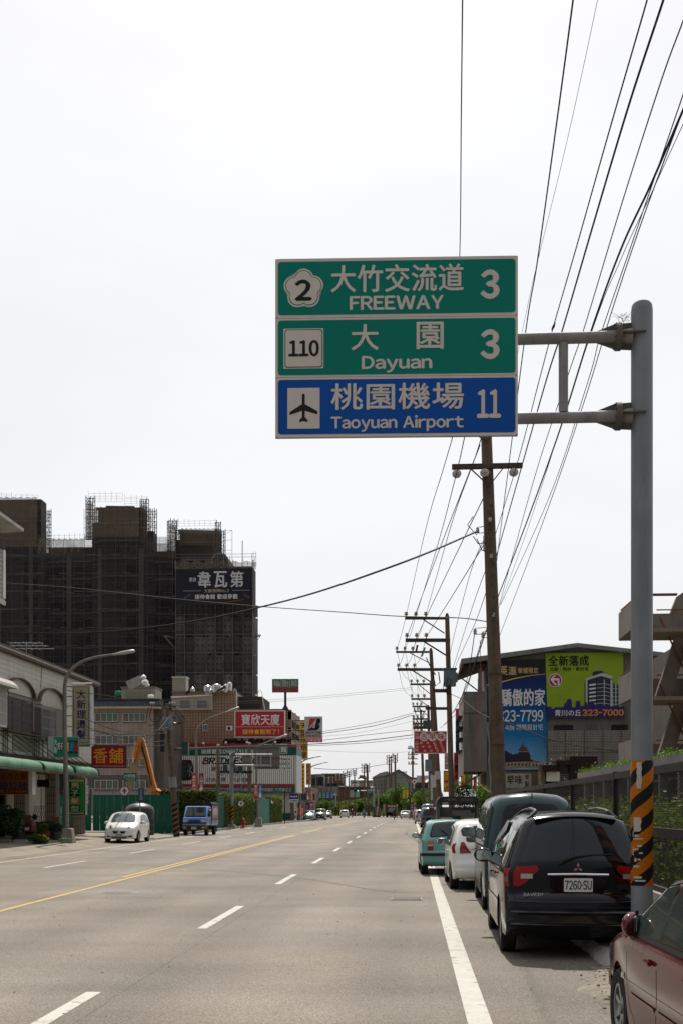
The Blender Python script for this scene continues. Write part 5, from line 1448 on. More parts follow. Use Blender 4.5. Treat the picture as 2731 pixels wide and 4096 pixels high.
def seg(px0,px1,X=-14.7):
    return atX(px0,HY,X).y,atX(px1,HY,X).y
y0_,y1_=seg(700,712)
# roadside pieces along the verge: green panels and artificial hedges in turn
def HY_(px):return atX(px,HY,-14.8).y
for i,(pa,pb,lab,m_)in enumerate(((842,866,'faded green hoarding gate right of the blue truck',HOP),(868,896,'dark green hoarding strip left of the artificial hedge',HOM),(1022,1084,'faded green hoarding gate between two artificial hedges',HOP))):
    ya,yb=HY_(pa),HY_(pb);hoarding(lab,(-14.8,ya,gz(ya)),(-14.8,yb,gz(yb)),2.55,m_)
for i,(px,h_)in enumerate(((867,3.3),(1080,3.0),(1022,2.8))):
    y_=HY_(px);t=MB().box(-.07,.07,-.07,.07,0,h_).build('hoarding_post',HOM,None);t.location=(-14.75,y_,gz(y_))
    tag(t,('tall green post beside the faded gate near the blue truck','green post at the far end of the second gate','green post at the near end of the second gate')[i],'post','green hoarding posts')
def art_hedge(label,pa,pb,h,x=-14.9,n=6000):
    ya,yb=HY_(pa),HY_(pb)
    t=thing('artificial_hedge',label,'hedge',(x,ya,gz(ya)),0,'hedge-covered hoardings')
    foliage=MB();L=yb-ya
    for i in range(n):
        s_=R.random()
        if s_<.78:p=(R.uniform(.0,.13),R.uniform(0,L),R.uniform(0,h))
        elif s_<.9:p=(R.uniform(-.5,.1),R.uniform(-.08,.05),R.uniform(0,h))
        else:p=(R.uniform(-.5,.1),R.uniform(0,L),h+abs(R.gauss(0,.08)))
        leaf(foliage,p,.17)
    foliage.build('leaf_cover',HEDGM,t,kind='stuff')
    MB().box(-.5,-.02,.05,L-.05,0,h-.05).build('board',mat('dark hedge board',(.015,.025,.01),.9),t)
art_hedge('hedge-covered hoarding just left of the grey sign pole and hydrant',897,1019,2.75,n=9000)
art_hedge('last hedge-covered hoarding before the tyre shop',1086,1130,2.9,n=5000)
t=thing('artificial_hedge','hedge-covered hoarding rising behind the blue truck','hedge',(-17.0,84,0),0,'hedge-covered hoardings')
fb=MB()
for i in range(5000):leaf(fb,(R.uniform(-1.6,3.0),R.uniform(-.1,.05),R.uniform(0,3.0)),.17)
fb.build('leaf_cover',HEDGM,t,kind='stuff');MB().box(-1.6,3.0,.06,.4,0,2.95).build('board',mat('dark hedge board',(.015,.025,.01)),t)

# construction lamps on top of the hoardings
lampn=0
for px,py,d,lab in((725,3190,86,'white work lamp above the blue truck'),(862,3195,95,'white work lamp on the green post right of the truck'),(1010,3203,112,'white work lamp at the end of the first hedge'),(1081,3208,125,'white work lamp at the end of the second gate')):
    p=W(px,py,d);t=thing('work_lamp',lab,'work lamp',p,0,'work lamps on the hoarding')
    MB().tube((-.2,0,-.12),(.18,-.05,.05),.10,.24,14).build('shade',WHT,t,smooth=True);MB().tube((-.2,0,-.8),(-.2,0,-.1),.03).build('stalk',GALV,t)
    MB().box(.5,.68,-.05,.05,-.1,.1).build('red_beacon',mat('red beacon',(.45,.02,.02),.4),t)

# --- water tank, signs, excavator behind the car
p=W(560,HY,71.5)
wt=thing('water_tank','black round water tank standing behind the white car','water tank',(p.x,p.y,0))
MB().lathe([(.86,0),(.88,.02),(.88,1.62),(.86,1.66),(.80,1.78),(.55,1.93),(.22,2.02),(.2,2.08),(.02,2.1)],36).build('shell',mat('black plastic tank',(.02,.018,.02),.45,0,.1,3,spec=.5),wt,smooth=True)
for z in(.3,.7,1.1,1.5):MB().lathe([(.88,z-.02),(.893,z),(.88,z+.02)],36).build('rib',mat('black plastic tank',(.02,.018,.02)),wt,smooth=True)
MB().path([(-.95,-.3,1.9),(-.95,-.3,.2),(-1.0,-.3,0)],.02,6).build('pipe',GALV,wt)
def round_sign(label,px,py,r,d,pybase,group=None):
    s_=thing('hydrant_sign',label,'traffic sign',(W(px,HY,d).x,W(px,HY,d).y,gz(d)),0,'round hydrant signs')
    zc=W(0,py,d).z-gz(d);rr=r*d/FP
    MB().tube((0,.04,0),(0,.04,zc+rr*.9),.035).build('post',RUST,s_)
    My=MR(pi/2,4,'X')
    MB().tube((0,.0,zc),(0,.012,zc),rr,n=32).build('blue_rim',mat('blue sign rim',(.02,.10,.30),.5),s_)
    MB().tube((0,-.004,zc),(0,.0,zc),rr*.86,n=32).build('white_face',PW,s_)
    u=rr*.62
    MB().prism([(-u*.25,zc-u),(u*.25,zc-u),(u*.25,zc-u*.1),(u*.75,zc-u*.1),(u*.75,zc+u*.3),(u*.3,zc+u*.35),(u*.35,zc+u*.6),(0,zc+u),(-u*.35,zc+u*.6),(-u*.3,zc+u*.35),(-u*.75,zc+u*.3),(-u*.75,zc-u*.1),(-u*.25,zc-u*.1)],-.008,-.004).build('hydrant_symbol',REDF,s_)
round_sign('round hydrant sign above the white car, in front of the excavator arm',499,3164.5,19.5,69,0)
round_sign('round hydrant sign beside the grey sign pole',965,3214.5,12.5,94.5,0)
fh=thing('fire_hydrant','red fire hydrant at the kerb below the round sign','fire hydrant',(W(969.5,HY,95).x,95,.03))
MB().lathe([(.17,0),(.17,.05),(.10,.08),(.10,.55),(.15,.58),(.15,.64),(.12,.68),(.10,.78),(.03,.84)],16).build('barrel',mat('hydrant red',(.30,.02,.02),.45,dirt=.2),fh,smooth=True)
for s_ in(-1,1):MB().tube((s_*.09,0,.45),(s_*.20,0,.45),.055).build('outlet',mat('hydrant red',(.3,.02,.02)),fh)
sn=Board('street_name_sign','small green street name sign pointing left above the white car','street sign',495,549,3091,3122,68.5,thick=.03,frame=mat('street sign green',(.0,.17,.12),.45),rz=RD(-6))
sn.t('大新四街',501,543,3096,3110,PW,y=-.004,bold=.02);sn.t('Taishin 4th St',502,541,3113,3119,PW,y=-.004,bold=.01)
sn.t('‹',497,500,3100,3112,PW,y=-.004,bold=.03)
MB().tube((.6,.05,-2.9),(.52,.05,.2),.035).build('post',GALV,sn.root)
kn=Board('kindergarten_sign','faded navy kindergarten sign tied to a leaning post','sign',554,577,3153,3211,68,thick=.03,frame=mat('navy sign',(.025,.06,.12),.6),rz=RD(4))
kn.t('米其幼稚園',560,571,3157,3200,mat('pale blue lettering',(.3,.36,.42),.6),vertical=True,y=-.004,bold=.02)
MB().bar((.0,.06,-2.0),(-.12,.06,.5),.05).build('post',GALV,kn.root)
# excavator
EXO=mat('excavator orange paint',(.46,.16,.02),.45,0,.15,1.5,dirt=.5,dcol=(.16,.09,.04),dscale=1.5)
ED=84.0
ex=thing('excavator','orange excavator arm folded up behind the green hoarding','excavator',(W(600,HY,ED).x,W(600,HY,ED).y,.1))
eo=ex.location.copy()
def EP(px,py):v=W(px,py,ED)-eo;return v.x,v.z
def Z3(x,y):return x*.4592,2600+y*.4592
def ez(pts,y0,y1,m,n,bev=.02):return MB().prism([EP(*Z3(*p))for p in pts],y0,y1).build(n,m,ex,bevel=bev)
ez([(1207,775),(1218,763),(1246,763),(1262,790),(1275,840),(1318,1010),(1352,1150),(1380,1230),(1398,1290),(1330,1290),(1322,1200),(1290,1080),(1255,960),(1238,890)],-.25,.25,EXO,'boom')
ez([(1207,775),(1218,763),(1248,763),(1240,850),(1232,950),(1212,1000),(1190,1020),(1180,960),(1192,880)],-.45,-.26,EXO,'stick',.01)
ez([(1150,965),(1200,965),(1212,990),(1200,1100),(1160,1140),(1148,1100),(1145,1000)],-.5,-.1,mat('worn excavator steel',(.26,.19,.12),.6,.2,.3,3),'linkage',.01)
ez([(1110,1150),(1150,1130),(1165,1140),(1145,1200),(1130,1270),(1112,1240)],-.55,-.05,mat('worn excavator steel',(.26,.19,.12)),'bucket',.01)
a=EP(*Z3(1212,800));b=EP(*Z3(1186,940));c_=EP(*Z3(1178,985))
MB().tube((a[0],-.6,a[1]),(b[0],-.6,b[1]),.14).build('cylinder',EXO,ex,smooth=True);MB().tube((b[0],-.6,b[1]),(c_[0],-.6,c_[1]),.07).build('piston_rod',CHROME,ex)
MB().path([(EP(*Z3(1240,800))[0],-.3,EP(*Z3(1240,800))[1]),(EP(*Z3(1262,900))[0],-.32,EP(*Z3(1262,900))[1]),(EP(*Z3(1290,1000))[0],-.3,EP(*Z3(1290,1000))[1]),(EP(*Z3(1330,1180))[0],-.3,EP(*Z3(1330,1180))[1])],.045,6).build('hydraulic_hose',RUBBER,ex)
ez([(1292,1205),(1375,1205),(1398,1230),(1300,1232)],-.6,.6,EXO,'boom_bracket',.01)
MB().box(EP(600,0)[0]-1,EP(645,0)[0]+.3,-1.4,1.4,.5,1.5).build('body',EXO,ex,bevel=.1);MB().box(EP(600,0)[0]-1.4,EP(645,0)[0]+.5,-1.5,1.5,0,.5).build('tracks',RUBBER,ex,bevel=.1)

# --- striped pole with transformer, left side
lp=Pole('leaning pole with a blue-grey transformer and striped foot beside the blue truck',(668,2812),708,70.8,.12,.19,group='utility poles on the left side of the road',z0=0,stripes=2.1)
lp.arm(602,705,2823,6,None,wd=.10,pos=[604,611,618,680,690,700],isz=.9,slope=-3);lp.arm(640,705,2872,0,wd=.09)
a=lp.L(676,2898)
MB().lathe([(.30,-.34),(.31,.34),(.28,.4)],16,MT(a+Vector((0,-.4,0)))).build('transformer_tank',XFM,lp.root,smooth=True)
MB().box(-.24,.24,-.3,.2,-.3,.25).build('transformer_box',XFM,lp.root,M=MT(lp.L(668,2902)+Vector((0,-.4,0))))
for q_ in((634,2880),(676,2878)):MB().lathe([(.05,-.1),(.075,-.03),(.04,0),(.07,.05),(.03,.12)],10,MT(lp.L(*q_)+Vector((0,-.3,0)))).build('bushing',DARKP,lp.root,smooth=True)
for i,pts in enumerate((((602,2830),(590,2880),(600,2905),(640,2896)),((612,2830),(604,2870),(618,2890),(650,2885)),((690,2830),(722,2870),(730,2895),(700,2900)),((700,2828),(740,2870),(752,2890),(725,2893),(700,2895)),((650,2925),(655,2950),(670,2945)),((655,2930),(640,2960),(670,2975)))):
    MB().path([lp.L(*p)+Vector((0,-.35,0))for p in pts],.022,5).build('lead_cable',WIREM,lp.root)
MB().tube(lp.L(700,2894)+Vector((0,-.3,0)),lp.L(712,2896)+Vector((0,-.3,0)),.05).build('fuse_tube',PORC,lp.root)
for(a_,b_)in(((645,2935),(665,2962)),((648,2960),(660,3020))):MB().box(-.12,.12,-.12,.12,-.3,.3).build('meter_cabinet',DKSTEEL,lp.root,M=MT(lp.L((a_[0]+b_[0])/2,(a_[1]+b_[1])/2)+Vector((0,-.25,0))))
MB().box(-.19,.19,-.2,.2,-.4,.4).build('switch_cabinet',mat('dark teal cabinet',(.03,.055,.06),.5),lp.root,M=MT(lp.L(718,2988)+Vector((0,2,0))))
MB().path([lp.at(3108),lp.at(3150)],.235,12).build('grey_sleeve',mat('grey plate sleeve',(.22,.22,.22),.6,dirt=.3),lp.root)
for i,(pya,pyb,d2,pyc)in enumerate(((2823,2823,40,2600),(2850,2950,52,2900),(2905,2925,50,2870),(2925,2940,50,2915),(2960,2968,50,2950),(2975,2985,49,2975))):
    wire(('uppermost','second','third','fourth','fifth','lowest')[i]+' wire from the left transformer pole to the shop row',[(690,pya if i else 2830,(70.5,)),(600,pyb,(66,)),(470,pyb-4 if i else 2790,(60,)),(330,pyc,(60,))if i else(260,2760,(58,))],.018,group='service wires to the shop row')

# two more poles with boxes between them, and a sign seen from the back
for(px,pt,d,lab)in((874,2986,108,'grey pole left of the sign seen from the back'),(999,2978,116,'brown pole right of the grey traffic sign post')):
    q=Pole(lab,(px-1,pt),px+2,d,.16,.22,group='utility poles on the left side of the road')
    q.arm(px-6,px+8,pt+5,2,wd=.12,isz=1.4)
q2=q
tb=thing('transformer_platform','platform of three dark transformers slung between the two poles','transformers',W(935,3095,112))
tbo=tb.location.copy()
for y_ in(3055,3085,3090):MB().bar(W(866,y_,112)-tbo,W(1010,y_+1,112)-tbo,.12).build('cross_beam',DKSTEEL,tb)
for a_,b_ in((894,912),(928,946),(957,971)):
    v=W((a_+b_)/2,3075,111.6)-tbo;MB().box(-.22,.22,-.25,.25,-.36,.36).build('transformer',mat('transformer navy',(.03,.045,.06),.5),tb,M=MT(v))
for i in range(7):
    x_=880+i*18;MB().path([W(x_,3092,111)-tbo,W(x_+8,3106+R.uniform(-4,6),111)-tbo,W(x_+17,3090,111)-tbo],.03,4).build('slack_cable',WIREM,tb)
MB().bar(W(930,3200,111)-tbo,W(1000,3100,113)-tbo,.06).build('guy_strut',DKSTEEL,tb)
gb=thing('sign_pole','grey gantry pole with striped foot, its signs seen from the back','sign pole',(W(921.5,HY,94).x,94,0))
go=gb.location.copy()
def GP(px,py,dy=0):return W(px,py,94)-go+Vector((0,dy,0))
MB().lathe([(.16,0),(.16,GP(0,3008).z-.1),(.08,GP(0,3008).z)],20).build('pole',POLEM,gb,smooth=True)
MB().lathe([(.165,GP(0,3279).z),(.168,GP(0,3278).z),(.168,GP(0,3219).z)],20).build('hazard_sleeve',HAZ,gb,smooth=True)
MB().lathe([(.5,-.1),(.42,.3),(.35,.32)],4,MR(pi/4,4,'Z')).build('concrete_base',CONC,gb)
for y_ in(3019,3062):
    MB().tube(GP(921,y_),GP(1090,y_),.075,n=12).build('arm',GALV,gb,smooth=True);MB().box(-.15,.2,-.15,.15,-.12,.12).build('clamp',DKM,gb,M=MT(GP(932,y_)))
BACK=mat('sign back aluminium',(.17,.16,.15),.6,.3,.08,1,dirt=.25)
for(a_,b_,c_,e_)in((1013.5,1116.5,2982.5,3075),(964,1000,3015,3060)):
    pa=GP(a_,e_,.1);pb=GP(b_,c_,.1);MB().box(pa.x,pb.x,.1,.14,pa.z,pb.z).build('sign_back',BACK,gb)
    for y_ in((c_+8,(c_+e_)/2,e_-8)if b_>1005 else(c_+8,e_-8)):MB().box(pa.x+.05,pb.x-.05,.04,.1,GP(0,y_).z-.03,GP(0,y_).z+.03).build('back_channel',DKM,gb)
for x_ in(1028,1044,1084):MB().tube(GP(x_,3019,-.02),GP(x_,3068,-.02),.05,n=10).build('upright',GALV,gb)
for x_ in(1022,1073):MB().box(-.03,.03,.02,.1,-.95,.95).build('back_channel',DKM,gb,M=MT(GP(x_,3029)))
ms_=thing('street_name_sign','green street name sign on a thin post before the tyre shop','street sign',(W(1137,HY,130).x,130,gz(130)))
mo=ms_.location.copy()
v=W(1137,3163,130)-mo;MB().tube((0,0,0),(0,0,v.z),.06).build('post',DKSTEEL,ms_);v=W(1118,3166,130)-mo;MB().box(-.33*1,.33,-.03,.0,-.12,.12).build('plate',mat('street sign green',(.0,.17,.12)),ms_,M=MT(v))
cn=thing('traffic_cone','red and white traffic cone beside the faded green gate','traffic cone',G(1078,3295))
MB().lathe([(.2,0),(.2,.04),(.15,.05),(.03,.75),(.02,.76)],14).build('cone',mat('cone red',(.5,.05,.02),.6),cn);MB().lathe([(.095,.36),(.097,.37),(.066,.54),(.064,.55)],14).build('reflective_band',WHITE,cn)

# banners on lamp posts
def flag(label,px0,px1,py0,py1,d,m,s1,s2=None,disc=None,group='campaign banners on lamp posts',cat='banner'):
    b=Board('street_banner',label,cat,px0,px1,py0,py1,d,thick=.02,frame=m,group=group)
    wdt=px1-px0;h_=py1-py0
    b.t(s1,px0+wdt*.15,px1-wdt*.15,py0+h_*.1,py0+h_*(.62 if s2 or disc else.9),PW,vertical=True,bold=.05,y=-.004)
    if s2:b.t(s2,px0+wdt*.12,px1-wdt*.12,py0+h_*.66,py0+h_*.75,PW,y=-.004,bold=.03)
    if disc:b.shape(ell((px0+px1)/2,py0+h_*.76,wdt*.4,h_*.16),PW,'white_disc',-.005)
    MB().box(-b.w-.02,b.w+.02,-.02,.03,b.h,b.h+.04).build('rod',GALV,b.root);MB().box(-b.w-.02,b.w+.02,-.02,.03,-b.h-.04,-b.h).build('rod',GALV,b.root)
BRED=mat('banner red',(.48,.035,.03),.6);BPUR=mat('banner maroon',(.27,.012,.07),.6);BBL=mat('banner blue',(.03,.18,.33),.6)
flag('red campaign banner on the left of the second lamp post',768,787,3094,3181,87.5,BRED,'寶欣天廈','2-3房')
flag('maroon campaign banner with white disc on the second lamp post',797,816,3094,3181,87.5,BPUR,'1字頭大竹',disc=True)
flag('red campaign banner on the lamp post behind the hydrant hedge',1017,1031,3135,3197,102.5,BRED,'寶欣天廈','2-3房')
flag('blue campaign banner on the lamp post behind the hydrant hedge',1036,1048,3135,3197,102.5,BBL,'1字頭大竹',disc=True)
flag('maroon banner with white disc left of the farthest lamp post',1227,1237,3162,3202,191,BPUR,'1字頭',disc=True)
flag('bright red banner right of the farthest lamp post',1242,1253,3161,3202,191,BRED,'寶欣天廈')
for i,(px,w_)in enumerate(((1191,8),(1210,14))):
    b=Board('feather_flag',('small red flag between the lamp post and the white car','red feather flag behind the silver-green car')[i],'flag',px-w_/2,px+w_/2,3224+(6 if i==0 else 0),3262,160,thick=.02,frame=BRED,group='red flags by the parked cars')
    b.t('寶欣天',px-w_*.3,px+w_*.3,3232,3256,PW,vertical=True,y=-.004)
    MB().tube((-b.w,0,-b.h-.9),(-b.w,0,b.h+.1),.025).build('pole',WHT,b.root)
# ==== four-storey tiled building on the left
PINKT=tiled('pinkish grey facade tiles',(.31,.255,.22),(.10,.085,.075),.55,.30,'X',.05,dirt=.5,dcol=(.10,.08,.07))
fb_=Plane('apartment_building','four-storey building with pinkish tiles and blue-grey roof tiles behind the red sign','building',500,150)
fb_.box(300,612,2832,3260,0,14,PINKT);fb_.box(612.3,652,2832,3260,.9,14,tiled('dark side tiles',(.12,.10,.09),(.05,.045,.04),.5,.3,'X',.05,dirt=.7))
fb_.box(300,612,3100,3150,-.06,-.002,mat('grey stone band',(.10,.095,.10),.8,dirt=.3),'stone_band')
fb_.box(300,612,3166,3225,-.06,-.002,mat('pale base render',(.26,.25,.24),.8,dirt=.4),'base_band')
fb_.box(300,640,2828,2835,-.8,1,mat('cream cornice',(.40,.36,.28),.6,dirt=.3),'cornice')
fb_.box(300,640,2795,2800,-.1,3,mat('roof capping',(.06,.05,.055),.7),'ridge')
RT_=mat('blue-grey roof tiles',(.055,.06,.075),.5,0,.2,3);r0_=None
xa,za=fb_.P(300,2831);xb,zb=fb_.P(636,2800);n=62
for i in range(n):
    if r0_ is None:r0_=MB().tube((0,-.75,za),(0,.1,zb),.085,n=6).build('roof_tile',RT_,fb_.root)
    o=r0_ if i==0 else link('roof_tile',r0_.data,fb_.root);o.location=(xa+(i+.5)*(xb-xa)/n,0,0)
fb_.box(300,636,2800,2831,.12,3,RT_,'roof_back')
CURT=mat('teal curtain',(.10,.15,.13),.5,0,.25,3,stretch=(9,9,.4));CURG=mat('grey frosted pane',(.10,.105,.085),.4,0,.2,3)
rows=((2853,2886),(2943,2976),(3035,3064),(3121,3156))
for i,(a,b)in enumerate(rows):
    for(c_,e_)in((382,475),(494,584)):
        f=fb_.box(c_-1.5,e_+1.5,a-2,b+4,-.12,-.005,mat('dark window surround',(.075,.06,.055),.7),'window')
        ww=(e_-c_)
        for j,(q0,q1,m_)in enumerate(((0,.25,CURG),(.26,.5,CURG if(i+c_)%2 else CURT),(.51,.75,CURT),(.76,1,CURG if i%2 else CURT))):
            fb_.box(c_+ww*q0+1.5,c_+ww*q1-1,a+2,b-1,-.15,-.121,m_,'pane',parent=f)
        for q0 in(0,.255,.505,.755,.995):fb_.box(c_+ww*q0-.8,c_+ww*q0+.8,a,b,-.17,-.1205,WHITE,'window_frame',parent=f)
        for yy in(a,b):fb_.box(c_,e_,yy-.8,yy+.8,-.172,-.1207,WHITE,'window_frame',parent=f)
rh=Plane('rooftop_house','cream panelled stair house with a white tank on the four-storey roof','rooftop room',555,153,z0=0)
rh.box(487,622,2752,2800,0,4,mat('cream panel wall',(.33,.31,.24),.6,dirt=.4,dcol=(.15,.12,.08)));rh.box(485,625,2747,2752,-.2,4.2,mat('grey slab',(.20,.19,.17),.8),'roof_slab')
xa,za=rh.P(500,2762);g0=None
for i in range(26):
    if g0 is None:g0=rh.box(502,503,2764,2792,-.03,0,mat('cream panel rib',(.24,.22,.17),.7),'rib')
    o=g0 if i==0 else link('rib',g0.data,rh.root);o.location=(i*.134,0,0)
for px0,px1,py0,py1,nm,m_ in((592,618,2778,2793,'steel_tank',CHROME),(461,487,2762,2782,'green_tank',GRS)):
    t=thing('roof_tank','small white roof tank at the right of the rooftop room' if px0==592 else 'green rounded roof tank left of the rooftop room','tank',W((px0+px1)/2,py1,151))
    r_=(px1-px0)/2*151/FP;h_=(py1-py0)*151/FP
    MB().lathe([(r_*.9,0),(r_,.05),(r_,h_*.7),(r_*.7,h_*.95),(.05,h_)],20).build('shell',m_ if px0!=592 else WHT,t,smooth=True)
sh=thing('solar_heater','solar water heater with a steel ball and sloping collector on the roof','solar heater',W(575,2746,152))
so=sh.location.copy()
MB().ball(W(575,2710,152)-so,.36,14).build('steel_ball',CHROME,sh,smooth=True);MB().ball(W(580,2731,152)-so,.5,12).build('foil_tank',CHROME,sh,smooth=True)
MB().tube(W(588,2738,152)-so,W(592,2746,152)-so,.3,n=12).build('foil_pipe',CHROME,sh)
MB().bar(W(512,2744,152)-so,W(566,2719,152)-so,.28,1.2).build('collector',GALV,sh)
MB().tube((-.3,0,-.1),(-.05,0,.9),.05).build('stand',GALV,sh);MB().tube((.4,0,-.1),(.1,0,.9),.05).build('stand',GALV,sh)

# ==== brown tiled building over the tyre shop
BTILE=tiled('brown facade tiles',(.27,.185,.12),(.105,.075,.05),.42,.42,'X',.09,dirt=.35,dcol=(.09,.06,.045))
br=Plane('brown_building','four-storey brown tiled building above the tyre shop','building',900,168)
br.box(690,945,2768,3260,0,14,BTILE);br.box(945.2,1150,2838,3260,.3,14,BTILE,'wall');br.box(838,945,2768,2845,-.001,0,BTILE,'wall')if False else None
br.box(688,852,2783,2841,-.15,-.01,mat('cream corrugated cladding',(.40,.375,.31),.55,0,.06,2,dirt=.3,dcol=(.2,.17,.13)),'cladding')
br.poly([(686,2787),(852,2778),(852,2783),(686,2793)],-.3,-.005,WHT,'cladding_roof')
g0=None
for i in range(34):
    if g0 is None:g0=br.box(690,691.5,2792,2840,-.19,-.151,mat('cream cladding rib',(.33,.305,.25),.6),'rib')
    o=g0 if i==0 else link('rib',g0.data,br.root);o.location=(i*.17,0,0)
for a,b in((722,761),(790,829)):
    f=br.box(a,b,2803,2836,-.22,-.195,mat('dark window',(.02,.02,.022)),'window');g0=None
    for i in range(11):
        if g0 is None:g0=br.box(a+.5,a+1.4,2803,2836,-.32,-.28,WHG,'window_bar',parent=f)
        o=g0 if i==0 else link('window_bar',g0.data,f);o.location=(i*(b-a-1.5)/10*168/FP,0,0)
    br.box(a-2,b+2,2835,2838.5,-.36,-.2,WHG,'sill',parent=f)
f=br.box(811,832,2897,2924,-.06,-.005,WHG,'window')
for c_ in(813,820,826):br.box(c_,c_+5,2900,2921,-.08,-.061,mat('dim pane',(.10,.11,.10),.3),'pane',parent=f)
br.box(686,945,2766,2770,-.12,14,mat('tile capping',(.17,.12,.085),.7),'capping');br.box(845,945,2764,2776,-.06,0,BTILE,'parapet')
br.box(937,1040,2780,2838,2.5,12,mat('mossy dark wall',(.05,.045,.035),.9,dirt=.4),'stair_head')
br.box(940,1150,2836,2840,-.1,14,mat('tile capping',(.17,.12,.085)),'capping')
br.box(1130,1142,2838,3000,-.3,.1,mat('rusty brown pier',(.15,.08,.04),.8,dirt=.5),'corner_pier')
# balcony side wing receding along the street
x_,z_=br.P(1150,2838)
WNG=mat('tan balcony render',(.26,.21,.165),.8,dirt=.3)
for k_,(ya,yb)in enumerate(((2842,2878),(2908,2925),(2948,2975))):
    xa,za=br.P(1150,ya);zb=br.P(1150,yb)[1];MB().box(xa,xa+.5,1,14,zb,za).build('balcony_parapet',WNG,br.root)
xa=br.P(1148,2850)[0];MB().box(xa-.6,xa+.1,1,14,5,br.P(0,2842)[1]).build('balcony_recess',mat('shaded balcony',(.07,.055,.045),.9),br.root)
for yy in(1,7.3,13.6):MB().box(xa+.1,xa+.55,yy,yy+.5,6,br.P(0,2842)[1]).build('balcony_pier',WNG,br.root)
for(px,py)in((722,2917),(919,2914)):
    t=thing('air_conditioner','white outdoor air-conditioner unit on the brown wall, '+('left one by the transformer' if px<800 else 'right one beside the red billboard'),'air conditioner',W(px,py+8,167.3))
    MB().box(-.42,.42,-.3,.1,0,.62).build('casing',WHT,t,bevel=.02);MB().lathe([(.24,0),(.24,.02),(.08,.03)],18,MT((-.1 if px<800 else-.02,-.3,.31))@MR(pi/2,4,'X')).build('fan_grille',DKSTEEL,t)
    MB().box(-.4,.4,-.3,.25,-.06,-.0).build('bracket',GALV,t)
# roof objects
ct=thing('roof_cabin','white corrugated cabin on the roof at the left of the steel tanks','rooftop cabin',W(716,2790,170));co=ct.location.copy()
pa=W(690,2790,170)-co;pb=W(745,2710,170)-co
MB().box(pa.x,pb.x,0,2,-.3,pb.z).build('wall',mat('cream corrugated cladding',(.4,.37,.31)),ct);MB().box(pa.x-.1,pb.x+.1,-.1,2.1,pb.z,pb.z+.12).build('roof',WHT,ct)
g0=None
for i in range(13):
    if g0 is None:g0=MB().box(0,.07,-.05,-.002,0,pb.z).build('rib',mat('cream cladding rib',(.3,.3,.3)),ct)
    o=g0 if i==0 else link('rib',g0.data,ct);o.location=(pa.x+.03+i*(pb.x-pa.x)/13,0,0)
for i,(a,b,c_,e_)in enumerate(((762,780,2750,2779),(815,849,2739,2778),(850,884,2734,2770),(883,896,2744,2770),(896,912,2736,2770),(909,929,2728,2769),(836,850,2757,2774))):
    t=thing('steel_tank',('lone short steel tank near the corrugated cabin','wide domed steel tank, leftmost of the group','wide ribbed steel tank in the middle','narrow steel tank half hidden behind the middle one','steel tank with a pipe left of the tallest','tallest slim steel tank at the right','smallest steel tank in front of the wide ones')[i],'steel tank',W((a+b)/2,e_,170 if i<2 else 169+i%2))
    r_=(b-a)/2*170/FP;h_=(e_-c_)*170/FP
    MB().lathe([(r_*.96,0),(r_,.03),(r_,h_*.84),(r_*.7,h_*.93),(.12,h_*.99),(.1,h_)],24).build('shell',CHROME,t,smooth=True)
    for z in(.25,.45,.65):MB().lathe([(r_,h_*z-.03),(r_+.03,h_*z),(r_,h_*z+.03)],24).build('rib',CHROME,t,smooth=True)
t=thing('roof_pipes','sloping insulated pipe between the steel tanks','pipes',W(880,2765,168.5));to=t.location.copy()
MB().tube(W(868,2766,168.5)-to,W(903,2746,168.5)-to,.16).build('insulated_pipe',DKSTEEL,t);MB().tube(W(744,2775,168.5)-to,W(760,2762,168.5)-to,.22).build('duct',DKSTEEL,t)
for i,pts in enumerate((((948,2840),(947,2765),(944,2757),(939,2756),(936,2768)),((1060,2838),(1048,2770),(1042,2761),(1036,2762),(1034,2772)))):
    a=W(*pts[0],167.5);o=MB().path([W(*p,167.5)-a for p in pts],.05,6).build('vent_pipe',WHT,None,smooth=True);o.location=a
    tag(o,('hooked white vent pipe left, beside the dark stair head','hooked white vent pipe right, leaning above the red billboard')[i],'vent pipe','hooked vent pipes')
rbb=Board('billboard','red billboard with white and yellow characters on the brown building','billboard',938,1142,2841.5,2950,165.5,thick=.4,frame=WHITE,face=REDF,fw=.14)
rbb.t('寶欣天廈',967,1119,2857,2900,PW,bold=.02);rbb.t('接待會館到了！',971,1117,2917,2937,mat('bright yellow lettering',(.62,.52,.05),.5),bold=.045)
rbb.rect(943,1137,2906.5,2907.5,PW,'dividing_line')
tyres=MB()
for i in range(34):
    x=-6.9+i*.27;tyres.lathe([(.3,-.1),(.34,0),(.3,.1),(.18,.08),(.18,-.08)],12,MT((x*1.0+3.4,R.uniform(-.2,.2),R.uniform(.1,.45)))@MR(R.uniform(1.0,2.0),4,'X')@MR(R.uniform(-.8,.8),4,'Y'))
o=tyres.build('tyre_pile',RUBBER,None,smooth=True,kind='stuff',M=MT(W(1000,2974,164.5)));tag(o,'row of old black tyres lying on the shop roof under the red billboard','tyres')
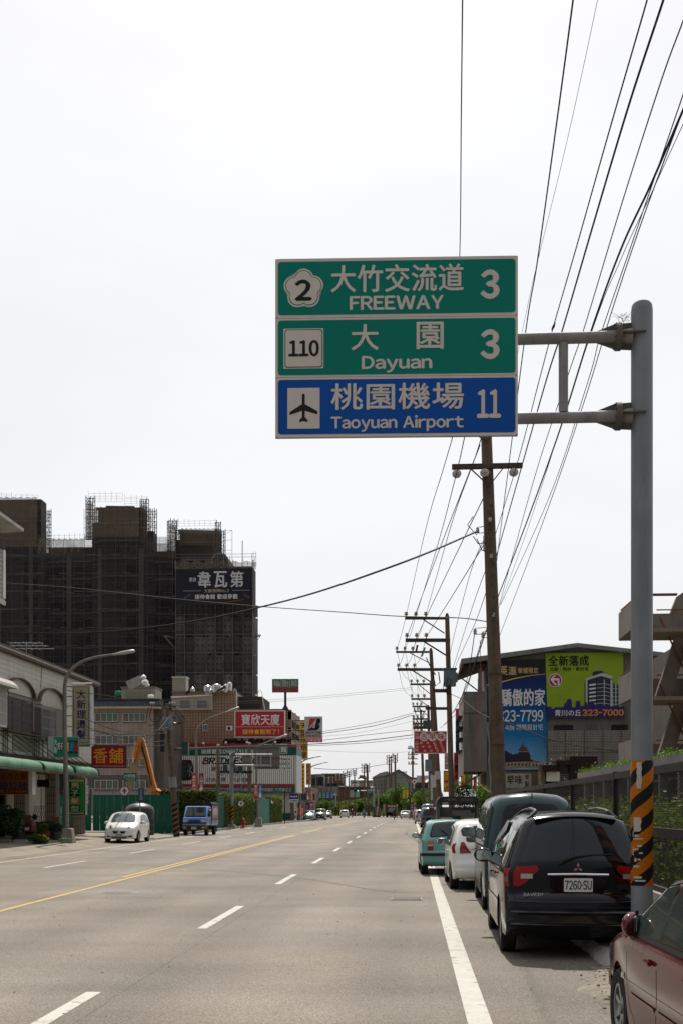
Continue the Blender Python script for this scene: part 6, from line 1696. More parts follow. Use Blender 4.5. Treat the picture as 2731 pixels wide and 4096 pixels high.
# tall sign on a post
ts=Board('pole_sign','green and red tyre sign on a tall black post above the billboard','pole sign',1089,1194.5,2715.5,2769,166,thick=.5,frame=mat('dull sign frame',(.18,.16,.16),.5),rz=RD(2))
ts.rect(1091,1192,2717,2749,mat('dark green sign',(.012,.10,.065),.5),'green_field',-.004);ts.rect(1091,1192,2750,2767,mat('dull red sign',(.27,.025,.035),.5),'red_field',-.004)
for i,ch in enumerate('輪胎館'):ts.t(ch,1095.5+i*34,1121.5+i*34,2719.5,2746,mat('silver lettering',(.36,.36,.35),.5),bold=.05,y=-.012)
for px in(1124.5,1158.5):ts.rect(px,px+1.2,2717,2749,WHITE,'dividing_line',-.008)
def bstone(bd,px0,px1,py0,py1,y=-.012,m=None,outline=None):
    """slanted bold company lettering with its red wedge"""
    w_=px1-px0;sl=.18
    if outline:bd.t('BRIDGESTONE',px0,px1-w_*.03,py0,py1,outline,bold=.13,slant=sl,y=y+.002)
    bd.t('BRIDGESTONE',px0,px1-w_*.03,py0,py1,m or BLACKF,bold=.055,slant=sl,y=y)
bstone(ts,1103,1181,2754,2763,outline=WHITE)
pz=ts.Z(2769);MB().tube((0,.25,ts.Z(2838)),(0,.25,pz),.17,n=14).build('post',DKSTEEL,ts.root);MB().lathe([(.5,ts.Z(2838)),(.2,ts.Z(2822))],12,MT((0,.25,0))).build('post_foot',DKSTEEL,ts.root)
# corrugated fascia of the tyre shop
tf=Plane('tyre_shop','tyre shop with white corrugated fascia, green bands and painted lettering','shop',944,163)
TWH=mat('white fascia paint',(.68,.67,.64),.55,0,.05,1,dirt=.2,dcol=(.3,.27,.22));TGR=mat('dark green fascia paint',(.012,.075,.055),.5,0,.1,1);TRD=mat('dark red fascia paint',(.30,.02,.025),.5)
tf.box(700,1176,3023,3136,0,6,mat('fascia groove grey',(.10,.10,.095),.8),'wall');tf.box(700,1176,2990,3023,-.02,6,TGR,'top_band');tf.poly([(690,2973),(1188,2976),(1188,2990),(690,2990)],-.10,6,TRD,'red_band')
tf.box(700,1180,3136.2,3146,-.12,6,TRD,'lower_red_band');tf.box(690,1180,3146.2,3171,-.14,6,TGR,'lower_green_band')
xa,za=tf.P(712,3023);xb,zb=tf.P(1176,3136);n=58;g0=None
for i in range(n):
    if g0 is None:g0=MB().box(.02,(xb-xa)/n*.80,-.05,-.001,zb,za).build('corrugation_rib',TWH,tf.root)
    o=g0 if i==0 else link('corrugation_rib',g0.data,tf.root);o.location=(xa+i*(xb-xa)/n,0,0)
g0=None
za2=tf.P(0,2990)[1];zb2=tf.P(0,2975)[1]
for i in range(n):
    if g0 is None:g0=MB().box(0,.04,-.115,-.101,za2,zb2).build('seam',mat('dark seam',(.03,.01,.01),.8),tf.root)
    o=g0 if i==0 else link('seam',g0.data,tf.root);o.location=(xa+i*(xb-xa)/n,0,0)
xr,zr1=tf.P(1187,2977);_,zr0=tf.P(1187,3171)
MB().prism([(tf.P(1176.3,0)[0],tf.P(0,3171)[1]),(xr,tf.P(0,3171)[1]),(xr,tf.P(0,3023)[1]),(tf.P(1176.3,0)[0],tf.P(0,3023)[1])],.02,8).build('end_panel',mat('pale grey end cladding',(.45,.45,.44),.5,dirt=.2),tf.root)
MB().box(tf.P(1176.3,0)[0],xr,-.01,8,tf.P(0,3022.8)[1],tf.P(0,2990)[1]).build('end_green_band',TGR,tf.root)
tf.text('服務電話:0989731598',806,1014,2996.5,3015,WHITE,y=-.03,bold=.03,slant=.12)
for i,ch in enumerate('輪胎館'):
    a=1058+i*31.5
    tf.box(a,a+29.5,2976.5,3016,-.13,-.11,WHITE,'sign_panel');tf.box(a+1.5,a+28,2978.5,3014,-.145,-.131,mat('dark green sign',(.012,.1,.065)),'sign_field');tf.text(ch,a+4,a+26,2983,3010,WHITE,y=-.15,bold=.05)
GRYL=mat('charcoal lettering',(.035,.035,.045),.6)
tf.text('BRIDGESTONE',812,1082,3030.5,3056,BLACKF,y=-.075,bold=.06,slant=.25)
tf.poly([(806,3057),(821,3031),(831,3031),(812,3050)],-.095,-.085,TRD,'red_wedge')
tf.text('普利司通輪胎',845,982,3065.5,3083.5,GRYL,y=-.06,bold=.035,slant=.15);tf.text('日本品牌',827,903,3110,3127.5,GRYL,y=-.06,bold=.035,slant=.15);tf.text('安全信賴',927,999,3110,3127.5,GRYL,y=-.06,bold=.035,slant=.15)
tf.box(1108,1164,3029,3043.5,-.09,-.06,TWH,'name_panel');tf.box(1108,1164,3049.5,3060,-.09,-.06,TWH,'name_panel');tf.box(1108,1164,3066,3080,-.09,-.06,TWH,'name_panel')
tf.text('POTENZA',1098,1162,3032,3041,BLACKF,y=-.1,bold=.06,slant=.1);tf.text('TURANZA',1098,1162,3050.5,3058.5,mat('navy lettering',(.02,.02,.1)),y=-.1,bold=.06,slant=.1);tf.text('ecopia',1106,1162,3066,3079,mat('leaf green lettering',(.03,.22,.03),.5),y=-.1,bold=.06,slant=.1)
# printed tyre
def ptyre(cx,cy,rx,ry,n=32):return[(cx+rx*cos(2*pi*i/n),cy+ry*sin(2*pi*i/n))for i in range(n)]
tf.poly([(735,3039),(762,3040)]+[(760+15.5*cos(a),3080.5+41*sin(a))for a in[-pi/2+pi*i/12 for i in range(13)]]+[(735,3123),(722,3116),(713,3098),(711,3078),(714,3058),(722,3044)],-.08,-.06,mat('printed tyre black',(.022,.02,.02),.6),'printed_tyre')
tf.poly(ptyre(761,3081,12.5,31),-.09,-.081,mat('printed tyre grey',(.05,.05,.05),.6),'printed_sidewall');tf.poly(ptyre(762,3081,10.5,25),-.1,-.091,mat('printed hub dark',(.03,.03,.03),.5),'printed_hub')
for k_ in range(5):
    a=k_*2*pi/5+.5;tf.poly([(762+1.5*sin(a),3081-3*cos(a)),(762+10.3*cos(a-.12),3081+24.5*sin(a-.12)),(762+10.3*cos(a+.12),3081+24.5*sin(a+.12)),(762-1.5*sin(a),3081+3*cos(a))],-.11,-.101,mat('printed spoke',(.22,.23,.26),.4),'printed_spoke')
for px in(722,729,737,745):tf.poly([(px,3046),(px+2.2,3046),(px-1.5,3082),(px+1,3116),(px-1,3116),(px-4,3082)],-.086,-.081,mat('printed tread groove',(.09,.085,.08),.7),'printed_groove')
for i,ch in enumerate('輪胎館'):
    a=699+i*30;tf.box(a,a+28,3148,3170,-.16,-.145,WHITE,'sign_panel');tf.box(a+1,a+27,3149.5,3168.5,-.175,-.161,TGR,'sign_field');tf.text(ch,a+4,a+24,3151,3167,mat('silver lettering',(.36,.36,.35)),y=-.18,bold=.04)
tf.text('BRIDGESTONE',814,914,3152.5,3168,WHITE,y=-.165,bold=.13,slant=.2);tf.text('BRIDGESTONE',815,912,3154,3166.5,BLACKF,y=-.175,bold=.05,slant=.2)
SIL=mat('silver lettering',(.36,.36,.35))
tf.text('普利司通輪胎',927,1020,3151,3166,SIL,y=-.15,bold=.03,slant=.15);tf.text('祥建輪胎',1045,1094,3151,3166,SIL,y=-.15,bold=.03,slant=.15);tf.text('3D電腦定位',1098,1167,3151,3166,SIL,y=-.15,bold=.03,slant=.15)
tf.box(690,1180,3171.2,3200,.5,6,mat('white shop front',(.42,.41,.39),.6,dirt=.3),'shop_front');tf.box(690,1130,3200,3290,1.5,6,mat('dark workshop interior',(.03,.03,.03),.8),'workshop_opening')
tf.box(1128,1176,3200,3262,.3,1,mat('white shop front',(.4,.4,.4)),'pier');tf.box(1128,1176,3252,3280,.28,1,TGR,'plinth');tf.box(1162,1176,3200,3280,.2,.29,mat('brown door',(.13,.10,.07),.7),'door')
for px in(706,900,1095):tf.box(px,px+6,3200,3280,.9,1.3,TWH,'shop_pillar')
tf.box(700,1130,3205,3212,.8,.9,mat('roller housing',(.15,.15,.14),.6),'roller_housing')
for px,py in((815,2975),(905,2972),(990,2971),(1102,2970),(1172,2975)):
    t=thing('flood_lamp','small flood lamp above the red band, number %s from the left'%{815:'one',905:'two',990:'three',1102:'four',1172:'five'}[px],'flood lamp',W(px,py,161.5),0,'flood lamps over the tyre shop fascia')
    MB().box(-.13,.13,-.3,.1,-.05,.22).build('housing',WHT,t);MB().tube((0,0,-.05),(0,1.2,-.25),.03).build('arm',GALV,t)
ps=Board('battery_sign','navy and white battery shop sign at the right end of the tyre shop','shop sign',1158.5,1194,3174,3209.5,160,thick=.3,frame=mat('battery navy',(.012,.02,.16),.45))
ps.rect(1158.5,1194,3197,3209.5,WHITE,'white_field',-.004);ps.t('Panasonic',1162,1191,3182,3189,PW,bold=.03,y=-.004);ps.t('汽車電池',1161,1192,3199,3208,GRYL,bold=.04,y=-.009)
bs=Board('projecting_sign','grey projecting sign with a large black and red letter emblem','shop sign',1218,1289.5,2866,2969,160,thick=.35,frame=mat('silver grey sign',(.40,.40,.41),.5),rz=RD(-3))
bs.shape([(1232,2918),(1239,2874),(1266,2874)],mat('logo red',(.42,.03,.04),.5),'emblem_wedge',-.004)
bs.shape([(1268,2874),(1276,2873),(1282,2878),(1283,2886),(1279,2894),(1274,2897),(1279,2900),(1280,2909),(1274,2918),(1266,2922),(1225,2922),(1248,2908),(1254,2893),(1250,2912),(1259,2912)],BLACKF,'emblem_letter',-.006)
bs.t('BRIDGESTONE',1223,1284,2925.5,2934,BLACKF,bold=.05,slant=.15,y=-.005);bs.t('祥建輪胎館',1224,1285,2938,2950,mat('logo red',(.4,.03,.04)),bold=.05,y=-.005)
bs.rect(1218,1289.5,2954,2969,mat('logo red',(.4,.03,.04)),'red_field',-.004);bs.t('汽車保養',1223,1285,2956,2967,WHITE,bold=.04,y=-.009)
for py in(2881,2919,2956):MB().tube((bs.X(1148),.15,bs.Z(py)),(bs.X(1218),.15,bs.Z(py)),.075).build('arm',DKSTEEL,bs.root)
for a in((1172,2876,1172,2962),(1180,2876,1180,2962),(1172,2900,1205,2925),(1180,2950,1210,2920)):MB().tube((bs.X(a[0]),.4,bs.Z(a[1])),(bs.X(a[2]),.4,bs.Z(a[3])),.035).build('lattice_rod',DKSTEEL,bs.root)
for i in range(9):MB().tube((bs.X(1170),.4,bs.Z(2876+i*11)),(bs.X(1186),.4,bs.Z(2876+i*11)),.03).build('lattice_rung',DKSTEEL,bs.root)
ys=vsign('tall yellow vertical bakery sign behind the grey emblem sign',1198.6,1232,2884,3039,185,YEL,'天堡烘焙屋',mat('navy ink',(.015,.012,.04),.5),bold=.05)
ag=vsign('orange garage sign listing services with a round company name on top',1189,1220,3053,3168,198,ORG,'',BLACKF)
ag.t('Agip',1196,1217,3062,3073,BLACKF,bold=.06)
for i,s_ in enumerate(('汽車','零件','保養','鈑烤','塗裝','冷氣')):ag.t(s_,1196,1216,3080+i*15,3089+i*15,mat('brown ink',(.06,.02,.01),.6),bold=.03);ag.rect(1190,1219,3092.5+i*15,3093.2+i*15,BLACKF,'rule')
vsign('narrow orange vertical sign with black brush characters beside the garage sign',1224,1244.5,3053,3139,196,ORG,'宏達汽車',BLACKF,bold=.05)
ca=thing('lean_to_roof','white lean-to roof beside the battery sign','canopy',W(1210,3185,170));cao=ca.location.copy()
MB().add([W(1196,3176,168)-cao,W(1225,3190,168)-cao,W(1225,3190,178)-cao,W(1196,3176,178)-cao],[(0,1,2,3)]).build('roof_sheet',WHT,ca)

# ==== tower under construction
TY=215.0
tw=Plane('tower_block','huge dark apartment tower under construction, wrapped in scaffolding and netting','tower block',400,TY)
TWALL=mat('raw brown tower wall',(.062,.056,.053),.85,0,.25,.3,dirt=.3,dcol=(.03,.025,.022),dscale=.3)
TWL2=mat('raw tan tower wall',(.16,.145,.135),.85,0,.2,.3,dirt=.2)
TDK=mat('tower opening',(.008,.008,.010),.7)
masses=((-300,166,2000,0),(166,352,2168,4.5),(352,388,2075,3.0),(388,570,2026,1.2),(570,600,2110,3.2),(600,690,2184,4.5),(690,712,2140,4),(712,868,2112,2.5))
for a,b,t_,dy in masses:tw.box(a,b-.2,t_,3230,dy,dy+3.2,TWALL,'wall_mass')
tw.poly([(413,2026),(417,2014),(530,2016),(536,2026)],1.5,4,TWL2,'roof_parapet');tw.poly([(385,2034),(385,2026),(565,2026),(570,2034)],.6,5,TWALL,'roof_cornice')
tw.poly([(705,2120),(705,2109),(866,2113),(860,2126)],1.8,5.5,TWL2,'roof_cornice')
tw.box(-300,700,2186,3230,5.5,9,TWALL,'rear_mass')
fl=71.6;i=0;y=2084
band0={}
def rep(key,maker,loc,parent,name):
    if key not in band0:band0[key]=maker();o=band0[key]
    else:o=link(name,band0[key].data,parent)
    o.location=loc;return o
k215=TY/FP
while y<3100:
    dz=-(y-2084)*k215
    for j,(a,b,t_,dy)in enumerate(masses):
        if y<t_+18:continue
        rep(('slab',j),lambda:tw.box(a+.5,b-.7,2084,2090,dy-.35,dy-.01,TWL2,'floor_band'),(0,0,dz),tw.root,'floor_band')
    for(a,b,dy,key)in((451,482,1.2,'w1'),(18,44,0,'w0'),(-30,-4,0,'w0b')):
        if y<2110 and key=='w1' and y<2060:continue
        f=rep(key,lambda:tw.box(a,b,2084+22-0,2084+48,dy-.06,dy+.02,TDK,'window'),(0,0,dz),tw.root,'window')
        for q,(c_,e_)in enumerate(((a,a+1.4),((a+b)/2-.7,(a+b)/2+.7),(b-1.4,b),(a+8,a+9),(b-9,b-8))):
            if('f',key,q)not in band0:band0[('f',key,q)]=tw.box(c_,e_,2106,2132,dy-.12,dy-.061,mat('white window frame',(.20,.19,.17),.6),'window_frame',parent=f)
            else:link('window_frame',band0[('f',key,q)].data,f)
    for(a,b,dy,key)in((176,250,4.5,'b1'),(262,340,4.5,'b2'),(606,684,4.5,'b3'),(500,560,1.2,'b4'),(100,150,0,'b5')):
        if y<2180:continue
        rep(key,lambda:tw.box(a,b,2084+24,2084+62,dy-.05,dy+.02,TDK,'balcony_opening'),(0,0,dz),tw.root,'balcony_opening')
    y+=fl
for a,b,dy in((244,262,3.9),(388,404,.7),(552,570,.7),(-8,8,-.5),(120,134,-.5)):tw.box(a,b,2190,3230,dy,dy+.6,TWL2,'pier')
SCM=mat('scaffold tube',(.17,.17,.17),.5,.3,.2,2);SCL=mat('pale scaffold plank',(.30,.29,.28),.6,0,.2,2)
def scaffold(px0,px1,py0,py1,y,sx=20,sz=36,r=.045,diag=.35,jit=1.0,name='scaffold',m=None,rows_only=False,parent=None,Y=TY):
    mb=MB();n=max(1,round((px1-px0)/sx));k=max(1,round((py1-py0)/sz));kk=Y/FP
    X_=lambda px:(px-400)*215/FP if Y==TY else None
    def pt(px,py):
        x,z=tw.P(px,py);return(x,y,z)
    for i in range(n+1):
        px=px0+(px1-px0)*i/n+R.uniform(-1,1)*jit
        mb.bar(pt(px,py1),pt(px,py0-R.uniform(0,6)*jit),r*1.3)
    for j in range(k+1):
        py=py0+(py1-py0)*j/k
        a=pt(px0,py+R.uniform(-1.5,1.5)*jit);b=pt(px1,py+R.uniform(-1.5,1.5)*jit);mb.bar(a,b,r)
        for i in range(n):
            if j<k and R.random()<diag:
                a_=px0+(px1-px0)*i/n;b_=px0+(px1-px0)*(i+1)/n;c_=py+(py1-py0)/k
                if R.random()<.5:a_,b_=b_,a_
                mb.bar(pt(a_,py),pt(b_,c_),r*.7)
    return mb.build(name,m or SCM,parent or tw.root,kind='stuff')
scaffold(-60,350,2168,3200,-2.0,41,35.8);scaffold(350,600,2050,3200,-2.1,41,35.8);scaffold(600,700,2184,3200,-2.0,41,35.8)
for q in range(14):
    py=2232+q*71.6
    mb=MB()
    for a,b in((20,120),(125,350),(362,530),(540,700)):
        x=a
        while x<b:
            L=R.uniform(25,60);x2=min(b,x+L);yy=R.uniform(-3,3)
            if R.random()<.72:mb.bar((*[tw.P(x,py+yy)[0]],-2.3,tw.P(x,py+yy)[1]),(tw.P(x2,py+yy)[0],-2.3,tw.P(x2,py+yy+R.uniform(-2,2))[1]),.07)
            x=x2+R.uniform(0,8)
    mb.build('plank_line',SCL,tw.root,kind='stuff')
# netting: thin dark mesh cloth with sagging folds
def net_mat(name,col,op):
    m=bpy.data.materials.new(name);m.use_nodes=True;t=m.node_tree;b=t.nodes['Principled BSDF'];o=t.nodes['Material Output']
    b.inputs['Base Color'].default_value=(*col,1);b.inputs['Roughness'].default_value=.9
    tr=t.nodes.new('ShaderNodeBsdfTransparent');mx=t.nodes.new('ShaderNodeMixShader')
    n=t.nodes.new('ShaderNodeTexNoise');n.inputs['Scale'].default_value=.35;n.inputs['Detail'].default_value=6
    c=t.nodes.new('ShaderNodeTexCoord');t.links.new(c.outputs['Object'],n.inputs['Vector'])
    r=t.nodes.new('ShaderNodeMapRange');r.inputs[1].default_value=.3;r.inputs[2].default_value=.7;r.inputs[3].default_value=op-.14;r.inputs[4].default_value=op+.14
    t.links.new(n.outputs[0],r.inputs[0]);t.links.new(r.outputs[0],mx.inputs[0]);t.links.new(tr.outputs[0],mx.inputs[1]);t.links.new(b.outputs[0],mx.inputs[2]);t.links.new(mx.outputs[0],o.inputs[0])
    return m
NETB=net_mat('brown safety net',(.13,.10,.075),.62);NETD=net_mat('black safety net',(.034,.030,.033),.42);NETL=net_mat('pale torn net',(.16,.13,.10),.55)
def net(px0,px1,py0,py1,y,m,name='safety_net',amp=.25,nx=24,nz=10,top=0):
    P=[]
    for j in range(nz+1):
        t_=j/nz;row=[]
        for i in range(nx+1):
            px=px0+(px1-px0)*i/nx;py=py0+(py1-py0)*t_+(top*sin(i*2.1)*(1-t_))
            x,z=tw.P(px,py);row.append((x,y-amp*abs(sin(i*.9+j*.15))*(.4+.6*sin(t_*pi)),z))
        P.append(row)
    return MB().grid(P).build(name,m,tw.root)
net(-60,166,2003,2200,-2.4,NETB,top=3);net(170,350,2168,2240,-2.4,NETB,top=3);net(384,570,2045,2160,-2.4,NETB,top=4);net(600,690,2186,2240,-2.4,NETB,top=3);net(715,855,2112,2180,.5,NETB,top=3)
net(-60,350,2200,3150,-2.5,NETD,nx=60,nz=40);net(352,700,2160,3150,-2.6,NETD,nx=60,nz=40)
for a,b,c_,e_ in((134,166,2030,2165),(353,384,2020,2165),(570,598,2030,2178),(680,712,2110,2240),(860,884,2120,2225)):net(a,b,c_,e_,-1.3,NETB,nx=8,nz=8,top=3,amp=.5)
# bare scaffolds sticking up against the sky and round the corners
for a,b,c_,e_,y_ in((132,168,2015,2165,-1.0),(125,168,2015,2165,6),(351,386,2000,2165,-1),(352,384,2010,2165,5),(566,600,2006,2180,-1),(560,598,2010,2180,6),(676,716,2090,2250,-1),(680,712,2095,2240,5),(866,888,2095,2250,-1),(845,885,2100,2230,5)):
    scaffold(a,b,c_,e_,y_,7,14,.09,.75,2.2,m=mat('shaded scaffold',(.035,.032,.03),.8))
for a,b,c_,e_ in((-60,60,1985,2002),(75,165,1990,2010),(365,500,1984,2015),(510,598,1998,2030),(168,350,2150,2168),(605,690,2160,2184),(680,870,2092,2112)):
    scaffold(a,b,c_,e_,-1.6,21,9,.028,.0,2.0)
scaffold(868,932,2126,2245,-1,62,40,.05,.9,.5);scaffold(972,975,2170,2246,-1,3,40,.05,0,.5)
for px,py in((155,2020),(168,2030),(178,2040),(600,2150)):
    tw_o=MB();a=tw.P(px,py);tw_o.path([(a[0],-1,a[1]),(a[0]+.5,-1,a[1]-1.5),(a[0]+.3,-1,a[1]-3)],.04,4);tw_o.build('loose_rope',SCM,tw.root)

fbk=Plane('tower_front_block','nearer block of the construction site hung with dotted dark tarpaulins','tower block',850,205)
fbk.box(706,1006,2262,3230,1.0,6,TWALL,'wall_mass');fbk.poly([(838,2262),(842,2228),(852,2210),(875,2203),(898,2210),(910,2228),(914,2262)],1.2,8,TWL2,'dome_gable')
fbk.poly([(846,2262),(849,2232),(858,2217),(875,2211),(892,2217),(902,2232),(906,2262)],1.0,1.2,TWALL,'dome_panel')
TARPS=[mat('dotted dark tarpaulin %s'%c,tuple(x*f for x in(.07,.063,.06)),.7,0,.25,.5,dirt=.3,dcol=(.025,.022,.02))for c,f in(('a',.7),('b',1.0),('c',1.45))]
cols_=[704,741,782,827,864,895,933,974,1012,1027];rws=[2418,2466,2546,2618,2697,2777,2850,2930,3010,3100,3200]
for i in range(9):
    for j in range(10):
        a,b,c_,e_=cols_[i],cols_[i+1],rws[j],rws[j+1]
        P=[];ph=R.uniform(0,6)
        for v in range(7):
            row=[]
            for u in range(6):
                px=a+(b-a)*u/5;py=c_+(e_-c_)*v/6;x,z=fbk.P(px,py)
                bul=.35*sin(pi*u/5)*sin(pi*v/6)+.12*sin(u*2+ph)*sin(v*1.4+ph)
                row.append((x,-(bul)-.1+(2.0*(u/5)if i==8 else 0),z+.12*sin(u+ph)*(v in(0,6))))
            P.append(row)
        f=MB().grid(P).build('tarpaulin',TARPS[(i*3+j*2+(i*j)%5)%3],fbk.root,smooth=True)
        if i<8:
            dm=MB()
            for v in range(3):
                for u in range(2):
                    px=a+(b-a)*(.28+u*.42);py=c_+(e_-c_)*(.2+v*.3);x,z=fbk.P(px,py);dm.box(x-.10,x+.10,-.58,-.5,z-.13,z+.13)
            dm.build('tarpaulin_holes',BLACKF,f,kind='stuff')
for px in cols_[:-1]:
    x,z0_=fbk.P(px,3200);MB().tube((x,-.25,z0_),(x,-.25,fbk.P(px,2240)[1]),.06,n=5).build('scaffold_tube',SCM,fbk.root)
for py in rws[1:-1]:MB().bar((fbk.P(703,py)[0],-.35,fbk.P(0,py)[1]),(fbk.P(1012,py)[0],-.35,fbk.P(0,py)[1]),.09).build('scaffold_rail',SCM,fbk.root)
def fnet(px0,px1,py0,py1,y,m,top=0):
    P=[]
    for j in range(6):
        row=[]
        for i in range(25):
            px=px0+(px1-px0)*i/24;py=py0+(py1-py0)*j/5+top*sin(i*1.7)*(1-j/5);x,z=fbk.P(px,py);row.append((x,y-.2*abs(sin(i*.9+j)),z))
        P.append(row)
    MB().grid(P).build('safety_net',m,fbk.root)
fnet(700,1026,2248,2280,-.2,NETL,5);fnet(704,1012,2272,2290,-.35,NETB,3)
for px in range(704,1028,24):
    x,z=fbk.P(px,2280);MB().bar((x,0,z),(x,0,z+R.uniform(1.4,2.6)),.07).build('scaffold_tube',SCM,fbk.root)
for py in(2228,2240):MB().bar((fbk.P(704,py)[0],0,fbk.P(0,py)[1]),(fbk.P(1024,py)[0],0,fbk.P(0,py)[1]),.06).build('scaffold_rail',SCM,fbk.root)
for px in range(1004,1028,6):x,z=fbk.P(px,2260);MB().bar((x,1.2,z),(x+R.uniform(-.1,.1),1.2,z+R.uniform(1.5,2.6)),.06).build('scaffold_tube',SCM,fbk.root)
for s_,px in((-1,700),(1,1014)):
    for j in range(4):
        a=fbk.P(px,2556);b=fbk.P(px+s_*34,2556-4+j*3);MB().bar((a[0],-.5,a[1]+.1),(b[0],-1-j*.4,b[1]+.4),.08).build('catch_fan_arm',SCM,fbk.root)
        MB().bar((a[0],-.5,a[1]-1.6),(b[0],-1-j*.4,b[1]+.4),.06).build('catch_fan_arm',SCM,fbk.root)
    P=[[(fbk.P(px,2556)[0],y_,fbk.P(px,2554)[1]),(fbk.P(px+s_*34,2556)[0],y_,fbk.P(px,2550)[1]+.3)]for y_ in(-.6,-2.4)]
    MB().grid(P).build('catch_fan_net',NETL,fbk.root)
tb_=Board('site_banner','black banner with large silver characters high on the construction tower','banner',704,1012.5,2275,2418,204.0,thick=.06,frame=mat('banner black',(.015,.015,.026),.6,0,.2,.15))
SILV=mat('silver print',(.50,.51,.54),.5)
for i,ch in enumerate('韋瓦第'):tb_.t(ch,792+i*65.5,844+i*65.5,2286,2349,SILV,bold=.025)
tb_.t('君邑',757,785,2310,2325,SILV,bold=.02);tb_.t('文藝復興No.2',817,917,2356,2370,mat('pale tan print',(.36,.31,.26),.5),bold=.02)
tb_.t('接待會館 歡迎參觀',780,952,2377,2396,PW,bold=.02)
tb_.rect(732,805,2362,2363,SILV,'rule');tb_.rect(930,1000,2362,2363,SILV,'rule')
for s_,cx_ in((1,752),(-1,986)):
    for j in range(5):
        cc=(cx_+s_*(j*5-12),2392-j*3.0);mbb=ell(tb_.X(cc[0]),tb_.Z(cc[1]),.17,.15,12);mb=MB()
        for q in range(10):mb.bar((mbb[q][0],-.012,mbb[q][1]),(mbb[q+1][0],-.012,mbb[q+1][1]),.035,.01)
        mb.build('printed_scroll',SILV,tb_.root)
tb_.shape([(820,2415),(900,2408),(970,2398),(985,2396),(960,2405),(900,2412)],mat('rust glow print',(.16,.04,.015),.6),'printed_flare')

# ==== far end of the road
GRASS=mat('rough grass',(.10,.125,.035),.95,0,.3,.2,bump=.3,bscale=3,dirt=.4,dcol=(.15,.13,.06),dscale=.2)
sheet('grass_field',-200,160,319,520,.25,GRASS)
gb_=MB()
for i in range(7000):
    x=R.uniform(-60,12);y=R.uniform(318,345);h=R.uniform(.3,1.1)*(1.5 if R.random()<.06 else 1);a=R.uniform(-.35,.35)
    gb_.add([(x-.08,y,gz(y)+.2),(x+.08,y,gz(y)+.2),(x+a,y,gz(y)+h)],[(0,1,2)])
tag(gb_.build('tall_grass',LEAFY,None,kind='stuff'),'tall yellowish grass on the field beyond the junction','grass')
def fbld(name,label,px0,px1,py0,Y,m,dep=25,cat='building',roof=None,win=None,base=None):
    p=Plane(name,label,cat,(px0+px1)/2,Y);h=p.P(0,py0)[1];xa=p.P(px0,0)[0];xb=p.P(px1,0)[0]
    MB().box(xa,xb,0,dep,-1,h).build('wall',m,p.root)
    if roof:MB().box(xa-.3,xb+.3,-.3,dep+.3,h,h+.35).build('roof',roof,p.root)
    if win:
        (cols,rows_,wx,wz,wm)=win;w0=None
        for r_ in rows_:
            for c_ in cols:
                if w0 is None:w0=MB().box(0,wx,-.08,0,0,wz).build('window',wm,p.root)
                o=w0 if w0.location.length==0 and w0.get('u')is None else link('window',w0.data,p.root)
                w0['u']=1;x_,z_=p.P(c_,r_);o.location=(x_,0,z_-wz)
    return p
BRK=tiled('far brick tiles',(.155,.085,.068),(.10,.07,.06),1.2,.5,'X',.12,dirt=.3);GRYB=mat('grey weathered block',(.19,.185,.18),.85,0,.15,.1,dirt=.4)
DW=mat('far dark window',(.035,.04,.05),.3)
fbld('apartment_building','far left brick apartment block behind the orange sign',1243,1262,3099,470,BRK,win=((1247,1254),(3112,3125,3138,3151),1.2,1.2,DW))
fbld('apartment_building','far narrow grey block between two brick apartment blocks',1262,1287,3098,460,GRYB,win=((1266,1274,1281),(3108,3121,3134),1.4,1.3,DW))
fbld('apartment_building','wide far brick block with a flat top in the middle distance',1289,1367.5,3099.5,480,BRK,win=((1296,1310,1324,1338,1352),(3134,3147),2.2,1.4,DW),roof=GRYB)
fbld('apartment_building','brick block with small rooftop rooms behind the power lines',1431,1462,3112,500,BRK,win=((1436,1448),(3122,3134),1.6,1.2,DW))
fbld('apartment_building','low pale block with blue windows just left of the traffic light',1400,1431,3122,520,mat('pale far render',(.42,.43,.44),.8,dirt=.2),win=((1405,1418),(3130,),2.2,2.4,mat('bluish far window',(.10,.16,.22),.3)))
fbld('apartment_building','pale far block seen between poles left of the gabled house',1462,1500,3115,520,mat('pale far render',(.42,.43,.44)),win=((1466,1480),(3122,3136),2.0,1.6,DW))
fbld('rooftop_room','dark rooftop rooms on the far brick block',1436,1455,3103,505,GRYB,cat='rooftop room')
fbld('water_tower_room','small dark boxes on the flat top of the wide brick block',1343,1349,3095,482,DKWALL,cat='rooftop tank');fbld('water_tower_room','second small dark box on the flat top of the wide brick block',1352,1357,3095,482,DKWALL,cat='rooftop tank')
fbld('factory_shed','grey corrugated shed behind the direction signs',1276,1356,3148,430,mat('blue-grey cladding',(.16,.17,.19),.6,0,.1,.1),cat='shed')
fbld('factory_shed','brownish brick shed left of the grey corrugated shed',1242,1277,3144,425,BRK,cat='shed')
fbld('factory_shed','long low rust-brown shed under the direction signs',1250,1356,3184,400,mat('rust cladding',(.11,.05,.035),.8,0,.25,.5,stretch=(3,1,.2)),cat='shed',roof=mat('pale shed roof',(.40,.40,.38),.6))
fbld('factory_shed','pale workshop behind the orange garage sign',1150,1244,3150,300,GRYB,cat='shed',win=((1206,1226),(3175,),2.2,1.6,DW))
fbld('garden_wall','greenish low wall beyond the junction on the left',1255,1345,3216,350,mat('greenish wall',(.13,.16,.13),.9,dirt=.4),cat='wall',dep=3,roof=mat('pale green roof sheet',(.36,.40,.34),.6))
MRN=tiled('maroon warehouse brick',(.115,.045,.042),(.08,.035,.033),1.0,.35,'X',.1,dirt=.3)
